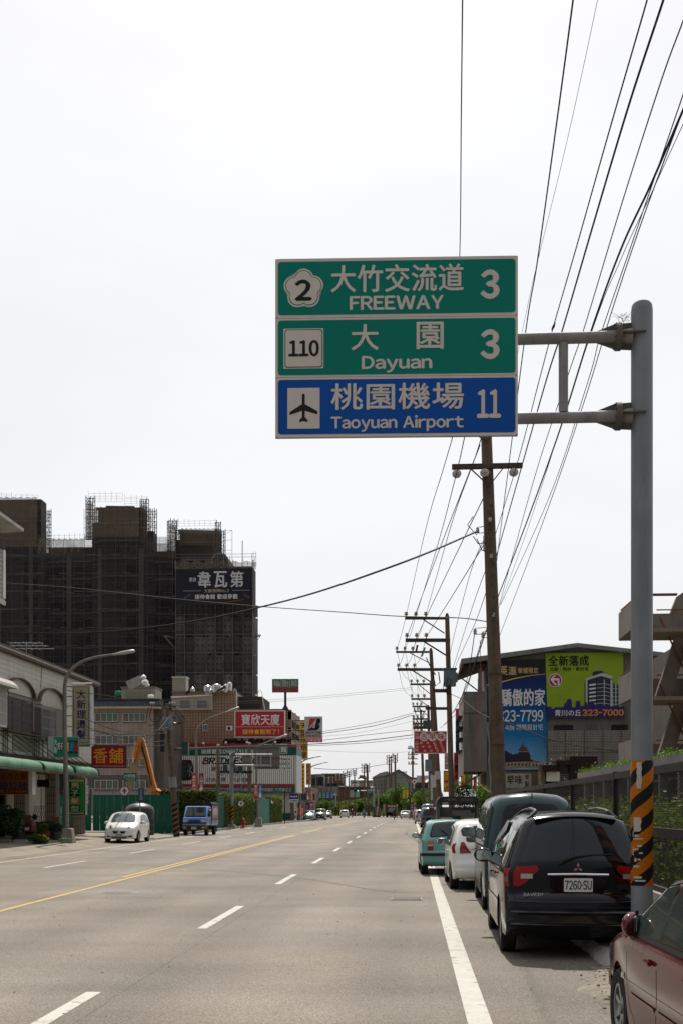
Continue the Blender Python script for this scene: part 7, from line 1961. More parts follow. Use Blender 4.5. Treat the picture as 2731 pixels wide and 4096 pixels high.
rw=fbld('red_warehouse','maroon brick warehouse with a green shutter beyond the junction',1356,1518,3147,372,MRN,dep=30,cat='warehouse',win=((1399,),(3161,),3.0,2.2,mat('warehouse window',(.30,.34,.34),.3)))
rw.box(1419,1489,3191,3270,-.3,-.05,mat('dark green container',(.012,.10,.06),.6),'green_container');rw.box(1356,1500,3143,3148,-.4,3,mat('sun-bleached roof',(.5,.49,.46),.6),'roof_edge')  # the green box is a shipping container before the warehouse wall
rw.poly([(1400,3145),(1404,3134),(1510,3128),(1518,3134),(1518,3146)],4,28,mat('sun-bleached roof',(.5,.49,.46)),'roof');rw.text('EVERGREEN',1428,1480,3204,3213,WHITE,y=-.34,bold=.05)
for i in range(6):rw.box(1360+i*7,1362+i*7,3158,3215,-.12,-.01,mat('pinkish pilaster',(.24,.13,.11),.8),'pilaster')
for px in(1443,1479):
    t=thing('roof_ventilator','round roof ventilator on the maroon warehouse, '+('left of' if px==1443 else 'right of')+' the paired poles','roof ventilator',W(px,3142,372),0,'roof ventilators')
    MB().lathe([(.9,-.2),(.9,1.0),(1.5,1.3),(1.5,1.7),(.2,2.2)],14).build('cowl',GALV,t,smooth=True)
# grey gabled house
gh=Plane('gabled_house','large grey gabled house with dark roof edge at the end of the road','house',1570,330)
GHW=tiled('pale grey siding',(.26,.255,.245),(.13,.125,.12),4.0,.75,'X',.06,dirt=.3,dcol=(.16,.15,.14));k330=330/FP
gh.poly([(1546,3290),(1546,3100),(1592.5,3079),(1646,3112),(1646,3290)],0,30,GHW,'gable_wall')
gh.poly([(1544,3102),(1592.5,3077),(1592.5,3080),(1546,3104)],-.5,30,mat('dark roof edge',(.035,.04,.045),.6),'roof_slope');gh.poly([(1592.5,3077),(1649,3112),(1648,3116),(1592.5,3080)],-.5,30,mat('dark roof edge',(.035,.04,.045)),'roof_slope')
gh.poly([(1489,3290),(1489,3108),(1540,3101),(1546,3100),(1546,3290)],1.5,26,mat('pale grey siding two',(.24,.235,.22),.8,dirt=.4),'side_wall')
gh.poly([(1487,3109),(1516,3092),(1546,3084),(1560,3092),(1544,3101),(1500,3108)],1.2,24,mat('light grey roof',(.26,.255,.25),.7),'side_roof')
for r_ in(3122,3136,3150,3164):
    for c_ in(1498,1510,1522,1534):gh.box(c_,c_+4,r_,r_+6,1.4,1.5,DW,'window')
gh.box(1588,1599,3138,3150,-.1,0,mat('arched dark window',(.07,.07,.075),.4),'window');gh.poly([(1588,3138),(1589.5,3134),(1593.5,3132.5),(1597.5,3134),(1599,3138)],-.1,0,mat('arched dark window',(.07,.07,.075)),'window_arch')
gh.box(1604,1626,3084.5,3086,4,8,DKSTEEL,'roof_rack')
g0=None
for i in range(9):
    if g0 is None:g0=gh.box(1605,1606,3086,3096,4,4.1,DKSTEEL,'rack_post')
    o=g0 if i==0 else link('rack_post',g0.data,gh.root);o.location=(i*.17,0,0)
fbld('apartment_building','grey town houses with roof rails behind the neon sign',1655,1710,3118,300,GRYB,win=((1660,1672,1684,1696),(3128,3142,3156,3170),1.0,1.4,DW),roof=DKSTEEL)

# trees
def tree(label,px,pb,r_,h_,d,m,n=3500,s=.32,group=None,lobes=9):
    p=atY(px,HY,d);return shrub('tree',label,'tree',p.x,p.y,gz(d),r_,r_,h_,n,s,m,group,lobes,.16)
tree('round green tree in front of the maroon warehouse, left',1365,0,4.2,4.4,326,LEAFG,3800,.45)
tree('yellow-green bush in front of the maroon warehouse',1390,0,3.0,3.6,322,LEAFY,2200,.4)
tree('dark green tree before the green shutter of the warehouse',1428,0,4.8,4.8,330,LEAFG,4200,.45)
tree('bushy green tree left of the paired poles by the gabled house',1532,0,3.4,5.4,262,LEAFG,4500,.36)
tree('taller bright green tree between the paired poles',1600,0,3.4,6.9,252,LEAFG,6500,.36,lobes=13)
tree('dark tree behind the brown truck',1565,0,3.6,4.8,268,LEAFD,3000,.4)
tree('green tree right of the yellow sign',1640,0,3.4,5.2,240,LEAFG,4200,.36)
tree('dark green tree beneath the neon sign',1684,0,3.4,5.6,215,LEAFD,4200,.36)
tree('leafy tree at the far right kerb behind the poles',1715,0,2.8,5.2,190,LEAFG,4000,.32)
tree('small round tree at the left beyond the junction',1288,0,2.6,4.6,318,LEAFG,1800,.4)
tree('low dark bush left of the white hatchback',1345,0,2.6,2.6,335,LEAFG,1500,.4)

# junction furniture
ds=Board('direction_sign','far green and blue overhead direction sign pair above the left lane','road sign',1272,1303,3168,3193,300,thick=.1,frame=mat('far sign green',(.0,.13,.09),.5))
ds2=Board('direction_sign','far blue and green overhead direction sign, right of the pair','road sign',1303.6,1335.5,3168,3193,300,thick=.1,frame=mat('far sign blue',(.02,.08,.28),.5))
ds2.rect(1305,1334,3177,3184.5,mat('far sign green',(.0,.13,.09)),'green_field',-.01)
for b_,o_ in((ds,1274),(ds2,1306)):
    for j,t_ in enumerate(('大竹','桃園','南崁')):b_.t(t_,o_+1,o_+10,3170+j*8,3175+j*8,PW,y=-.014,bold=.02);b_.t('110',o_+18,o_+26,3170+j*8,3175+j*8,PW,y=-.014,bold=.02)
mp_=thing('sign_pole','grey far pole carrying the overhead direction signs','sign pole',(W(1343,HY,300).x,W(1343,HY,300).y,gz(300)),0);mo_=mp_.location.copy()
zt=W(0,3168,300).z-mo_.z
MB().tube((0,0,0),(0,0,zt),.2).build('pole',GALV,mp_);MB().tube((0,.2,zt-.8),(W(1275,HY,300).x-mo_.x,.2,zt-.8),.12).build('arm',GALV,mp_)
MB().tube((0,0,.2),(0,0,2.4),.23).build('hazard_sleeve',HAZF,mp_)
tl_=thing('traffic_light','traffic light on a long arm showing green over the junction','traffic light',(W(1495,HY,245).x,W(1495,HY,245).y,gz(245)));to_=tl_.location.copy();k_=245/FP
zt=W(0,3163,245).z-to_.z
MB().tube((0,0,0),(0,0,zt+.6),.16).build('pole',GALV,tl_);MB().tube((0,0,zt),(W(1415,HY,245).x-to_.x,0,zt),.09).build('arm',GALV,tl_);MB().tube((0,0,.2),(0,0,2.2),.19).build('hazard_sleeve',HAZF,tl_)
MB().box((1414-1495)*k_,(1441-1495)*k_,-.3,.0,zt-.24,zt+.24).build('signal_housing',mat('signal black green',(.01,.03,.025),.5),tl_,bevel=.05)
GL=mat('green signal lens',(.05,.6,.35),.3);b=GL.node_tree.nodes['Principled BSDF'];b.inputs['Emission Color'].default_value=(.1,1,.55,1);b.inputs['Emission Strength'].default_value=1.6
for i,px in enumerate((1419,1425,1431)):MB().tube(((px-1495)*k_,-.34,zt),((px-1495)*k_,-.3,zt),.15,n=14).build('signal_lens',GL if i==2 else mat('dark lens',(.02,.02,.02),.2),tl_)
bpy.data.objects['signal_lens.002'].location=(0,0,0)
nb_=Board('street_name_sign','green street name sign hung on the traffic light arm','street sign',1464.5,1490,3155.5,3171.5,244,thick=.05,frame=mat('street sign green',(0,.17,.12)))
nb_.t('大興路',1469,1487,3158,3164,PW,y=-.004,bold=.03);nb_.t('Daxing Rd',1469,1487,3166,3169.5,PW,y=-.004,bold=.01)
nh=thing('traffic_signal_pole','slim grey signal pole with striped foot left of the leaning banner','signal pole',(W(1496,HY,250).x,W(1496,HY,250).y,gz(250)))
MB().tube((0,0,0),(0,0,6.4),.14).build('pole',GALV,nh);MB().tube((0,0,.2),(0,0,2.2),.17).build('hazard_sleeve',HAZF,nh);MB().lathe([(.5,0),(.2,.7)],10).build('base',DKSTEEL,nh)
MB().tube((-.7,0,6.2),(-.2,0,6.5),.3,.1,12).build('lamp_hood',WHT,nh,smooth=True)
nh2=thing('traffic_signal_pole','grey signal pole with striped foot right of the leaning banner','signal pole',(W(1512,HY,250).x,W(1512,HY,250).y,gz(250)))
MB().tube((0,0,0),(0,0,6.0),.16).build('pole',GALV,nh2);MB().tube((0,0,.2),(0,0,2.4),.19).build('hazard_sleeve',HAZF,nh2);MB().lathe([(.55,0),(.2,.8)],10).build('base',DKSTEEL,nh2)
lb=Board('street_banner','leaning maroon and white banner at the junction corner','banner',1504.5,1512,3221,3269,246,thick=.05,frame=mat('faded maroon cloth',(.22,.06,.07),.7));lb.root.rotation_euler=(0,RD(5),0)
lb.t('寶欣天',1506,1511,3226,3262,PW,vertical=True,y=-.004,bold=.03)
def campaign(label,px0,px1,py0,py1,d,arrows,extra=None,head=None):
    b=Board('campaign_sign',label,'campaign sign',px0,px1,py0,py1,d,thick=.08,frame=mat('pinkish sign frame',(.42,.30,.30),.6),group='maroon campaign signs with arrows')
    m_=(px0+px1)/2-(px1-px0)*.08
    b.rect(px0+.8,m_-.4,py0+.8,py1-.8,mat('campaign navy',(.05,.012,.09),.6),'navy_field',-.004);b.rect(m_+.4,px1-.8,py0+.8,py1-.8,mat('campaign maroon',(.30,.012,.035),.6),'maroon_field',-.004)
    b.t('大竹館1',px0+3,m_-3,py0+(py1-py0)*.18,py1-3,PW,vertical=True,y=-.008,bold=.05);b.t('寶欣天',m_+3,px1-2.5,py0+(py1-py0)*.1,py1-3,PW,vertical=True,y=-.008,bold=.03)
    for ax,ay in arrows:
        b.disc(ax,ay,5,BLACKF,'arrow_disc',-.010);b.shape([(ax-4,ay),(ax,ay-4),(ax+1.2,ay-3.2),(ax-.8,ay-1),(ax+4.2,ay-1),(ax+4.2,ay+1),(ax-.8,ay+1),(ax+1.2,ay+3.2),(ax,ay+4)],mat('lime arrow',(.35,.75,.02),.5),'arrow',-.013)
    return b
campaign('maroon campaign sign with a lime arrow behind the parked cars on the left',1223,1255,3208,3262,180,((1231,3208),))
campaign('maroon campaign sign with two lime arrows between the white sedan and the red car',1640,1667,3204,3262,193,((1644.5,3206),(1664,3206)))
hd2=Board('shop_sign','orange yellow sign board on top of the right campaign sign','shop sign',1642,1669,3193,3204.5,194,thick=.1,frame=mat('amber board',(.55,.33,.08),.6));hd2.t('全館合方',1645,1667,3195,3202,REDF,y=-.004,bold=.04)
ye=Board('shop_sign','yellow vertical sign with red and dark characters in front of the trees','shop sign',1611,1631,3160,3193.5,230,thick=.15,frame=mat('amber yellow sign',(.60,.36,.02),.5));ye.t('彩虹樂園',1617,1625,3163,3191,mat('olive ink',(.06,.06,.03),.6),vertical=True,y=-.004,bold=.04);ye.rect(1611,1631,3194,3199,mat('dark green strip',(.02,.06,.04),.6),'footer',-.004)
MB().tube((ye.w+.2,.2,-ye.h-3.5),(ye.w+.2,.2,ye.h+1.5),.14).build('post',RUST,ye.root)
ne=Board('neon_sign','white sign with a pink round character and small coloured lamps','shop sign',1665,1711,3102,3129,160,thick=.3,frame=mat('milky sign',(.42,.41,.42),.5,dirt=.2))
ne.disc(1689,3115,10.5,mat('pink sign print',(.42,.04,.12),.5),'pink_disc',-.004);ne.disc(1689,3115,9,mat('pale pink print',(.5,.33,.36),.5),'pale_disc',-.007);ne.t('紅',1682,1696,3108,3122,mat('pink sign print',(.42,.04,.12)),y=-.011,bold=.06)
for px,py,c_,nm in((1708,3120,(.1,.3,1.0),'blue'),(1703,3126,(1.0,.35,.05),'orange')):
    m=mat(nm+' lamp',c_,.3);b=m.node_tree.nodes['Principled BSDF'];b.inputs['Emission Color'].default_value=(*c_,1);b.inputs['Emission Strength'].default_value=2.0
    t=thing('neon_lamp',nm+' glowing lamp at the lower right of the pink-character sign','lamp',W(px,py,159));MB().ball((0,0,0),.13,8,sx=1.3).build('bulb',m,t);MB().tube((0,0,0),(0,.5,0),.03).build('holder',DKSTEEL,t)
rsn=thing('round_sign','round white sign with a red mark on a pole above the trees','sign',W(1656,3126,190));MB().tube((0,-.05,0),(0,.05,0),.38,n=20).build('face',WHITE,rsn);MB().tube((0,-.07,0),(0,-.051,0),.17,n=14).build('red_mark',REDF,rsn)
tr_=Board('traffic_triangle','small white triangular warning sign beside the brown truck','traffic sign',1582,1591,3214,3224,235,thick=.03,frame=GALV)
bpy.data.objects.remove(tr_.box);tr_.shape([(1582,3224),(1591,3224),(1586.5,3214)],REDF,'rim',-.01);tr_.shape([(1583.8,3223),(1589.2,3223),(1586.5,3217)],PW,'face',-.014);MB().tube((0,.04,-2.7),(0,.04,.2),.04).build('post',GALV,tr_.root)
MB().tube((0,.04,-2.6),(0,.04,-1.4),.06).build('striped_sleeve',HAZ,tr_.root)
rl=thing('railing','low red and white railing beyond the crossing','railing',(W(1440,HY,302).x,302,gz(302)))
for i in range(10):MB().box(-3+i*.62,-2.85+i*.62,0,.1,0,.75).build('baluster',PW if i%2 else REDF,rl)
MB().box(-3,2.8,0,.1,.75,.85).build('rail',PW,rl)
# ==== vehicles
TYREM=mat('tyre rubber',(.016,.015,.015),.85,0,.25,12,dirt=.35,dcol=(.06,.055,.05),dscale=6)
RIMM=mat('alloy rim',(.36,.36,.36),.35,.8,.1,6,dirt=.25,dcol=(.10,.09,.08))
TGL=glass('tinted car glass',(.010,.012,.014),.03)
LGL=glass('clear car glass',(.035,.045,.045),.04)
TRIM=mat('black trim',(.014,.014,.015),.55,0,.1,5)
LRED=mat('red lamp lens',(.24,.004,.007),.15,0,.15,20,spec=.3,coat=.2);LCLR=mat('clear lamp lens',(.40,.38,.37),.15,.3,.2,30,spec=.7,coat=.8);LORG=mat('amber lamp lens',(.42,.10,.02),.15,0,.1,20,coat=.8)
HLAMP=mat('headlamp lens',(.50,.50,.49),.15,.1,.25,12,spec=.8,coat=1)
PLATE=mat('number plate white',(.60,.61,.60),.4,0,.04);INK=mat('plate ink',(.015,.02,.02),.5)
UNDER=mat('underbody',(.008,.008,.008),.9)
def spline(pts,n):
    """smooth outline through (y,z) points; a doubled point keeps its corner"""
    P=[Vector(p)for p in pts];out=[]
    for i in range(len(P)-1):
        a=P[max(i-1,0)];b=P[i];c=P[i+1];d=P[min(i+2,len(P)-1)];L=(c-b).length
        if L<1e-6:continue
        if(b-a).length<1e-6:a=b*2-c
        if(d-c).length<1e-6:d=c*2-b
        m1=(c-a)*.5;m2=(d-b)*.5
        for v,s in((m1,0),(m2,1)):
            if v.length>L*1.0:v*=L/v.length
        for j in range(12):
            t=j/12;t2=t*t;t3=t2*t
            out.append(b*(2*t3-3*t2+1)+m1*(t3-2*t2+t)+c*(3*t2-2*t3)+m2*(t3-t2))
    out.append(P[-1])
    Ls=[0]
    for i in range(1,len(out)):Ls.append(Ls[-1]+(out[i]-out[i-1]).length)
    res=[];k=0
    for i in range(n):
        s=Ls[-1]*i/(n-1)
        while k<len(Ls)-2 and Ls[k+1]<s:k+=1
        t=(s-Ls[k])/max(1e-9,Ls[k+1]-Ls[k]);res.append(out[k].lerp(out[k+1],min(1,t)))
    return res
class Car:
    """body built from a side outline; y runs from the tail (0) to the nose (L)"""
    def __init__(s,label,X,Y,rz,L,wd,outline,wheels,wr,m,belt=.9,tum=.22,n=170,rows=13,cols=15,rnd=.07,sill=.24,tail=.93,nose=.88,group=None,name='parked_car',cat='car',arch=.05,z=0,glassm=None,rim=None,tw=.19,spokes=7,bulge=1.0,shoulder=.0):
        s.root=thing(name,label,cat,(X,Y,z),rz,group)
        s.L=L;s.hw0=wd/2;s.belt=belt;s.tum=tum;s.rnd=rnd;s.m=m;s.tailf=tail;s.nosef=nose;s.glassm=glassm or TGL;s.sh=shoulder
        s.O=spline(outline,n);O=s.O
        s.zmax=max(p.y for p in O)
        cen=[(O[i+1]-O[i-1])if 0<i<n-1 else(O[1]-O[0]if i==0 else O[-1]-O[-2])for i in range(n)]
        s.N=[Vector((-t.y,t.x)).normalized()for t in cen]
        s.bul=bulge
        ra=wr+arch
        def low(y):
            z_=sill
            for wy in wheels:
                if abs(y-wy)<ra:z_=max(z_,wr+sqrt(ra*ra-(y-wy)**2)-.0)
            return z_
        # bottom points: spread so that arches are well sampled
        q=[]
        y0=O[0].x+.02;y1=O[-1].x-.02
        for i in range(n):
            t=i/(n-1);y=y0+(y1-y0)*t
            z_=low(y);q.append(Vector((y,z_)))
        q[0]=Vector((O[0].x,O[0].y));q[-1]=Vector((O[-1].x,O[-1].y))
        side=[]
        for i in range(n):
            row=[]
            for r in range(rows+1):
                t=1-(1-r/rows)**1.0
                if r>=rows-3:t=1-(rows-r)*(.25*1/rows)*(1+.6*(rows-r))
                p=q[i].lerp(O[i],min(1,t));row.append(p)
            side.append(row)
        for i in range(n):side[i][-1]=O[i]
        mb=MB()
        for sg in(-1,1):
            g=[[(sg*s.sx(p.x,p.y),p.x,p.y)for p in row]for row in side];mb.grid(g)
            inn=[[(sg*s.sx(a.x,a.y),a.x,a.y),(sg*(s.sx(a.x,a.y)-.06),a.x,a.y)]for a in q];mb.grid(inn)
        rib=[]
        for i in range(n):
            xe=s.sx(O[i].x,O[i].y);rib.append([s.rp(i,-1+2*j/cols)for j in range(cols+1)])
        mb.grid(rib)
        bm_=mb
        o=bm_.build('body',m,s.root,smooth=True,ang=50)
        bmm=bmesh.new();bmm.from_mesh(o.data);bmesh.ops.remove_doubles(bmm,verts=bmm.verts,dist=.0015);bmesh.ops.recalc_face_normals(bmm,faces=bmm.faces);bmm.to_mesh(o.data);bmm.free();o.data.shade_smooth();o.data.set_sharp_from_angle(angle=RD(55))
        s.body=o
        # dark floor and wheel wells
        MB().box(-s.hw0*.80,s.hw0*.80,.35,L-.35,sill-.02,.55).build('underbody',UNDER,s.root)
        t0=r0=None
        for wy in wheels:
            for sg in(-1,1):
                Mx=MT((0,0,0))@MR(pi/2,4,'Y')
                if t0 is None:
                    t0=MB().lathe([(wr*.62,-tw/2),(wr*.93,-tw/2),(wr,-tw*.36),(wr,tw*.36),(wr*.93,tw/2),(wr*.64,tw/2),(wr*.60,tw*.3)],28,Mx).build('wheel',TYREM,s.root,smooth=True)
                    rb=MB().lathe([(wr*.61,tw*.30),(wr*.63,tw*.46),(wr*.57,tw*.44),(wr*.54,tw*.2),(wr*.14,tw*.16)],26,Mx)
                    for k in range(spokes):
                        a=2*pi*k/spokes;rb.add([(tw*.34,.035*wr*3*sin(a+pi/2)*0+wr*.12*cos(a)-.09*wr*sin(a),wr*.12*sin(a)+.09*wr*cos(a)),(tw*.34,wr*.12*cos(a)+.09*wr*sin(a),wr*.12*sin(a)-.09*wr*cos(a)),
                                (tw*.42,wr*.58*cos(a)+.07*wr*sin(a),wr*.58*sin(a)-.07*wr*cos(a)),(tw*.42,wr*.58*cos(a)-.07*wr*sin(a),wr*.58*sin(a)+.07*wr*cos(a)),
                                (tw*.2,wr*.12*cos(a)-.09*wr*sin(a),wr*.12*sin(a)+.09*wr*cos(a)),(tw*.2,wr*.12*cos(a)+.09*wr*sin(a),wr*.12*sin(a)-.09*wr*cos(a)),(tw*.2,wr*.58*cos(a)+.07*wr*sin(a),wr*.58*sin(a)-.07*wr*cos(a)),(tw*.2,wr*.58*cos(a)-.07*wr*sin(a),wr*.58*sin(a)+.07*wr*cos(a))],
                                [(0,1,2,3),(0,4,5,1),(1,5,6,2),(2,6,7,3),(3,7,4,0)])
                    rb.lathe([(wr*.13,tw*.2),(wr*.13,tw*.42),(wr*.08,tw*.46),(.005,tw*.46)],14,Mx)
                    r0=rb.build('rim',rim or RIMM,t0,smooth=True)
                    wdsk=MB().tube((tw*.1,0,0),(tw*.13,0,0),wr*.56,n=20).build('brake_disc',TRIM,t0)
                    w_=t0
                else:
                    w_=link('wheel',t0.data,s.root);link('rim',r0.data,w_);link('brake_disc',wdsk.data,w_)
                w_.location=(sg*(s.hw0-tw/2-.02),wy,wr);w_.rotation_euler=(0,0,0 if sg>0 else pi)
                MB().box(min(sg*(s.hw0-.32),sg*(s.hw0-.3)),max(sg*(s.hw0-.32),sg*(s.hw0-.3)),wy-ra,wy+ra,.2,.2+ra*1.7).build('wheel_well',UNDER,s.root)
    def dist(s,y,z):
        if not hasattr(s,'kd'):
            s.kd=kdtree.KDTree(len(s.O))
            for i,p in enumerate(s.O):s.kd.insert((p.x,p.y,0),i)
            s.kd.balance()
        _,i,d=s.kd.find((y,z,0));q=Vector((y,z))
        for a in(i-1,i):
            if 0<=a<len(s.O)-1:
                A_=s.O[a];B_=s.O[a+1]-A_;t=(q-A_).dot(B_)/max(1e-12,B_.length_squared)
                if 0<t<1:d=min(d,(q-A_-B_*t).length)
        return d
    def sx(s,y,z):
        L=s.L;u=(y-L/2)/(L/2);f=s.nosef if u>0 else s.tailf
        x=s.hw0*(1-(1-f)*abs(u)**4)
        zb=s.belt
        x-=max(0,z-zb)*s.tum+max(0,z-zb-.02)**2*.06
        x-=max(0,.52-z)**2*.22
        x-=.012*max(0,1-abs(z-zb+.10)/.1)*0
        if s.sh:x-=s.sh*max(0,min(1,(z-zb+.02)/.05))
        d=s.dist(y,z);r=s.rnd
        if d<r and z>.45:x-=r-sqrt(max(0,r*r-(r-d)**2))
        return max(.02,x)
    def rp(s,fi,c):
        """point on the over-the-top surface: fi index along the outline, c from -1 to 1 across"""
        i=int(max(0,min(len(s.O)-2,math.floor(fi))));t=fi-i
        p=s.O[i].lerp(s.O[i+1],t);n=s.N[i].lerp(s.N[i+1],t)
        x=s.sx(p.x,p.y)*c;b=(.03*abs(n.y)+.10*abs(n.x))*s.bul*(1-c*c)
        return Vector((x,p.x+n.x*b,p.y+n.y*b))
    def idx(s,y,z):
        return min(range(len(s.O)),key=lambda i:(s.O[i]-Vector((y,z))).length)
    def rpatch(s,i0,i1,c0,c1,m,name,off=.006,corner=.0,nn=12,mm=12,parent=None,fn=None):
        P=[]
        for a in range(nn+1):
            u=a/nn;fi=i0+(i1-i0)*u;row=[]
            k=min(u,1-u);sh=0
            if corner and k<.25:sh=corner*(1-sqrt(max(0,1-(1-k/.25)**2)))
            ca,cb=(c0+sh*(1 if c0<0 or True else 0),c1-sh)
            if fn:ca,cb=fn(u)
            for b in range(mm+1):
                c=ca+(cb-ca)*b/mm;p=s.rp(fi,c);i=int(max(0,min(len(s.N)-2,math.floor(fi))));n_=s.N[i].lerp(s.N[i+1],fi-i).normalized()
                nrm=Vector((0,n_.x,n_.y))
                row.append(p+nrm*off)
            P.append(row)
        return MB().grid(P).build(name,m,parent or s.root,smooth=True,ang=80)
    def side(s,quad,m,name,off=.004,sides=(-1,1),nn=10,mm=6,parent=None,bow=0):
        """quad: bottom-rear, bottom-front, top-front, top-rear as (y,z)"""
        out=[]
        a,b,c,d=[Vector(q)for q in quad]
        for sg in sides:
            P=[]
            for i in range(mm+1):
                v=i/mm;row=[]
                for j in range(nn+1):
                    u=j/nn;p=a.lerp(b,u).lerp(d.lerp(c,u),v)+Vector((0,bow*sin(pi*u)*v));row.append((sg*(s.sx(p.x,p.y)+off),p.x,p.y))
                P.append(row)
            out.append(MB().grid(P).build(name,m,parent or s.root,smooth=True,ang=80))
        return out
    def seam(s,pts,m=None,wd=.006,name='door_gap',sides=(-1,1),off=.0015):
        for sg in sides:
            mb=MB()
            for a,b in zip(pts,pts[1:]):
                a=Vector(a);b=Vector(b);t=(b-a).normalized();n=Vector((-t.y,t.x))*wd;k=max(1,int((b-a).length/.12));P=[]
                for i in range(k+1):
                    p=a.lerp(b,i/k);P.append([(sg*(s.sx(p.x-n.x,p.y-n.y)+off),p.x-n.x,p.y-n.y),(sg*(s.sx(p.x+n.x,p.y+n.y)+off),p.x+n.x,p.y+n.y)])
                mb.grid(P)
            mb.build(name,m or TRIM,s.root)
    def mirror(s,y,z,m,face=True,sc=1.0,fm=None,back=False):
        for sg in(-1,1):
            x=sg*(s.sx(y,z)+.10*sc)
            o=MB().ball((0,0,0),.10*sc,12,sx=1.15,sy=.55,sz=.8).build('mirror',m,s.root,smooth=True);o.location=(x,y,z)
            MB().prism(rrect(-.095*sc,.095*sc,-.062*sc,.062*sc,.03*sc),-.052*sc,-.04*sc).build('mirror_rim',TRIM,o)
            MB().prism(rrect(-.085*sc,.085*sc,-.053*sc,.053*sc,.028*sc),-.056*sc,-.052*sc).build('mirror_glass',mat('mirror glass',(.42,.52,.54),.06,.9,.1,4),o)
            MB().bar((0,0,0),(-sg*.12*sc,.02,-.03),.04).build('mirror_arm',TRIM,o)
    def plate(s,y,z,txt,w_=.32,h_=.15,face=-1,x=0,tilt=0):
        Mx=MT((x,y,z))@(MR(pi,4,'Z')if face>0 else Matrix.Identity(4))@MR(tilt,4,'X')
        o=MB().prism(rrect(-w_/2,w_/2,-h_/2,h_/2,.012),-.008,0).build('number_plate',PLATE,s.root,M=Mx)
        text(txt,-w_*.46,w_*.46,-h_*.33,h_*.33,INK,o,y=-.0095,bold=.02);return o
    def handle(s,y,z,m,L=.16):
        for sg in(-1,1):
            x=s.sx(y,z);o=MB().box(-.012,.022,-L/2,L/2,-.014,.014).build('door_handle',m,s.root,bevel=.008);o.location=(sg*(x+.012),y,z)
            if sg<0:o.rotation_euler=(0,0,pi)

# ---- black people carrier (nearest in the row)
BLK=mat('black car paint',(.004,.004,.006),.10,0,.05,1,spec=.38)
o1=[(.10,.30),(.02,.36),(.0,.46),(.0,.58),(.035,.70),(.035,.70),(.075,.74),(.09,.95),(.11,1.08),(.17,1.20),(.33,1.50),(.40,1.60),(.40,1.60),(.62,1.635),(1.3,1.665),(2.2,1.655),(2.75,1.60),(3.1,1.50),(3.72,1.10),(3.95,1.02),(4.35,.86),(4.50,.72),(4.55,.50),(4.52,.30),(4.45,.22)]
c1=Car('black people carrier with tinted rear glass, nearest in the parked row',1.99,14.25,RD(-.8),4.55,1.80,o1,(.86,3.64),.32,BLK,belt=1.0,tum=.40,group='cars parked along the right kerb',rnd=.10,sill=.26,tail=.955,bulge=.9,shoulder=.015)
A=c1;A.root.scale=(1,1,1.055)
ia,ib=A.idx(.115,1.09),A.idx(.385,1.575)
A.rpatch(ia,ib,-.95,.95,TGL,'rear_window',.005,.0,16,20)
A.rpatch(ia+.4,ib-.6,-.88,.88,mat('inner tinted glass',(.008,.011,.016),.05,spec=.38),'rear_glass',.0075,.06,16,20)
# spoiler
MB().grid([[A.rp(A.idx(.45,1.61),c)+Vector((0,dy,dz))for c in[-.97+1.94*j/16 for j in range(17)]]for dy,dz in((.25,.012),(.05,.028),(-.12,.012),(-.17,-.02),(-.12,-.055),(-.02,-.05))]).build('spoiler',BLK,A.root,smooth=True,ang=70)
# tail lamps: inner on the tailgate, outer wrapping on to the wing
i0,i1=A.idx(.075,.82),A.idx(.12,1.10)
for sg in(-1,1):
    def fn(u,sg=sg):
        inner=.90-.29*min(1,u*1.25)**.8+(.05*(u-.8)/.2 if u>.8 else 0)
        return(sg*inner,sg*.905)
    i2,i3=A.idx(.075,.84),A.idx(.11,1.04)
    L_=A.rpatch(i2,i3,0,0,LRED,'tail_light',.012,nn=10,mm=8,fn=fn)
    A.rpatch(i2+(i3-i2)*.38,i2+(i3-i2)*.62,0,0,LCLR,'reversing_lens',.015,nn=4,mm=6,parent=L_,fn=lambda u,sg=sg:(sg*.70,sg*.885))
    A.rpatch(i2,i3,sg*.905,sg*1.0,LRED,'tail_light_outer',.012,nn=8,mm=3)
A.side([(.09,.83),(.22,.85),(.20,1.03),(.11,1.04)],LRED,'tail_light_outer',.008);A.side([(.10,.88),(.24,.89),(.23,.94),(.10,.94)],mat('smoked lens',(.16,.07,.07),.2,coat=.6),'side_lens',.011)
A.side([(.3,1.07),(1.08,1.06),(1.06,1.46),(.52,1.44)],TGL,'side_window');A.side([(1.13,1.06),(2.1,1.03),(2.1,1.52),(1.11,1.475)],TGL,'side_window');A.side([(2.16,1.03),(3.35,1.02),(2.85,1.47),(2.16,1.52)],TGL,'side_window')
A.rpatch(A.idx(2.98,1.54),A.idx(3.70,1.12),-.9,.9,TGL,'windscreen',.005,.06)
A.side([(1.9,1.44),(3.2,1.2),(2.9,1.55),(2.1,1.57)],mat('dark rain visor',(.01,.01,.012),.2),'rain_visor',.03,nn=8,mm=2)
A.seam([(1.1,1.5),(1.1,.42),(1.25,.34)]);A.seam([(2.13,1.54),(2.13,.34)]);A.seam([(3.2,1.05),(3.28,.75),(3.2,.34)]);A.seam([(.45,.98),(3.3,.98)],wd=.004);A.seam([(1.1,.60),(3.25,.58)],BLK,.02,'rub_strip',off=.012);A.seam([(.3,1.055),(3.4,1.005)],CHROME,.007,'window_trim',off=.006)
A.handle(1.24,.93,BLK);A.handle(2.25,.90,BLK);A.mirror(3.12,1.07,BLK,sc=1.25)
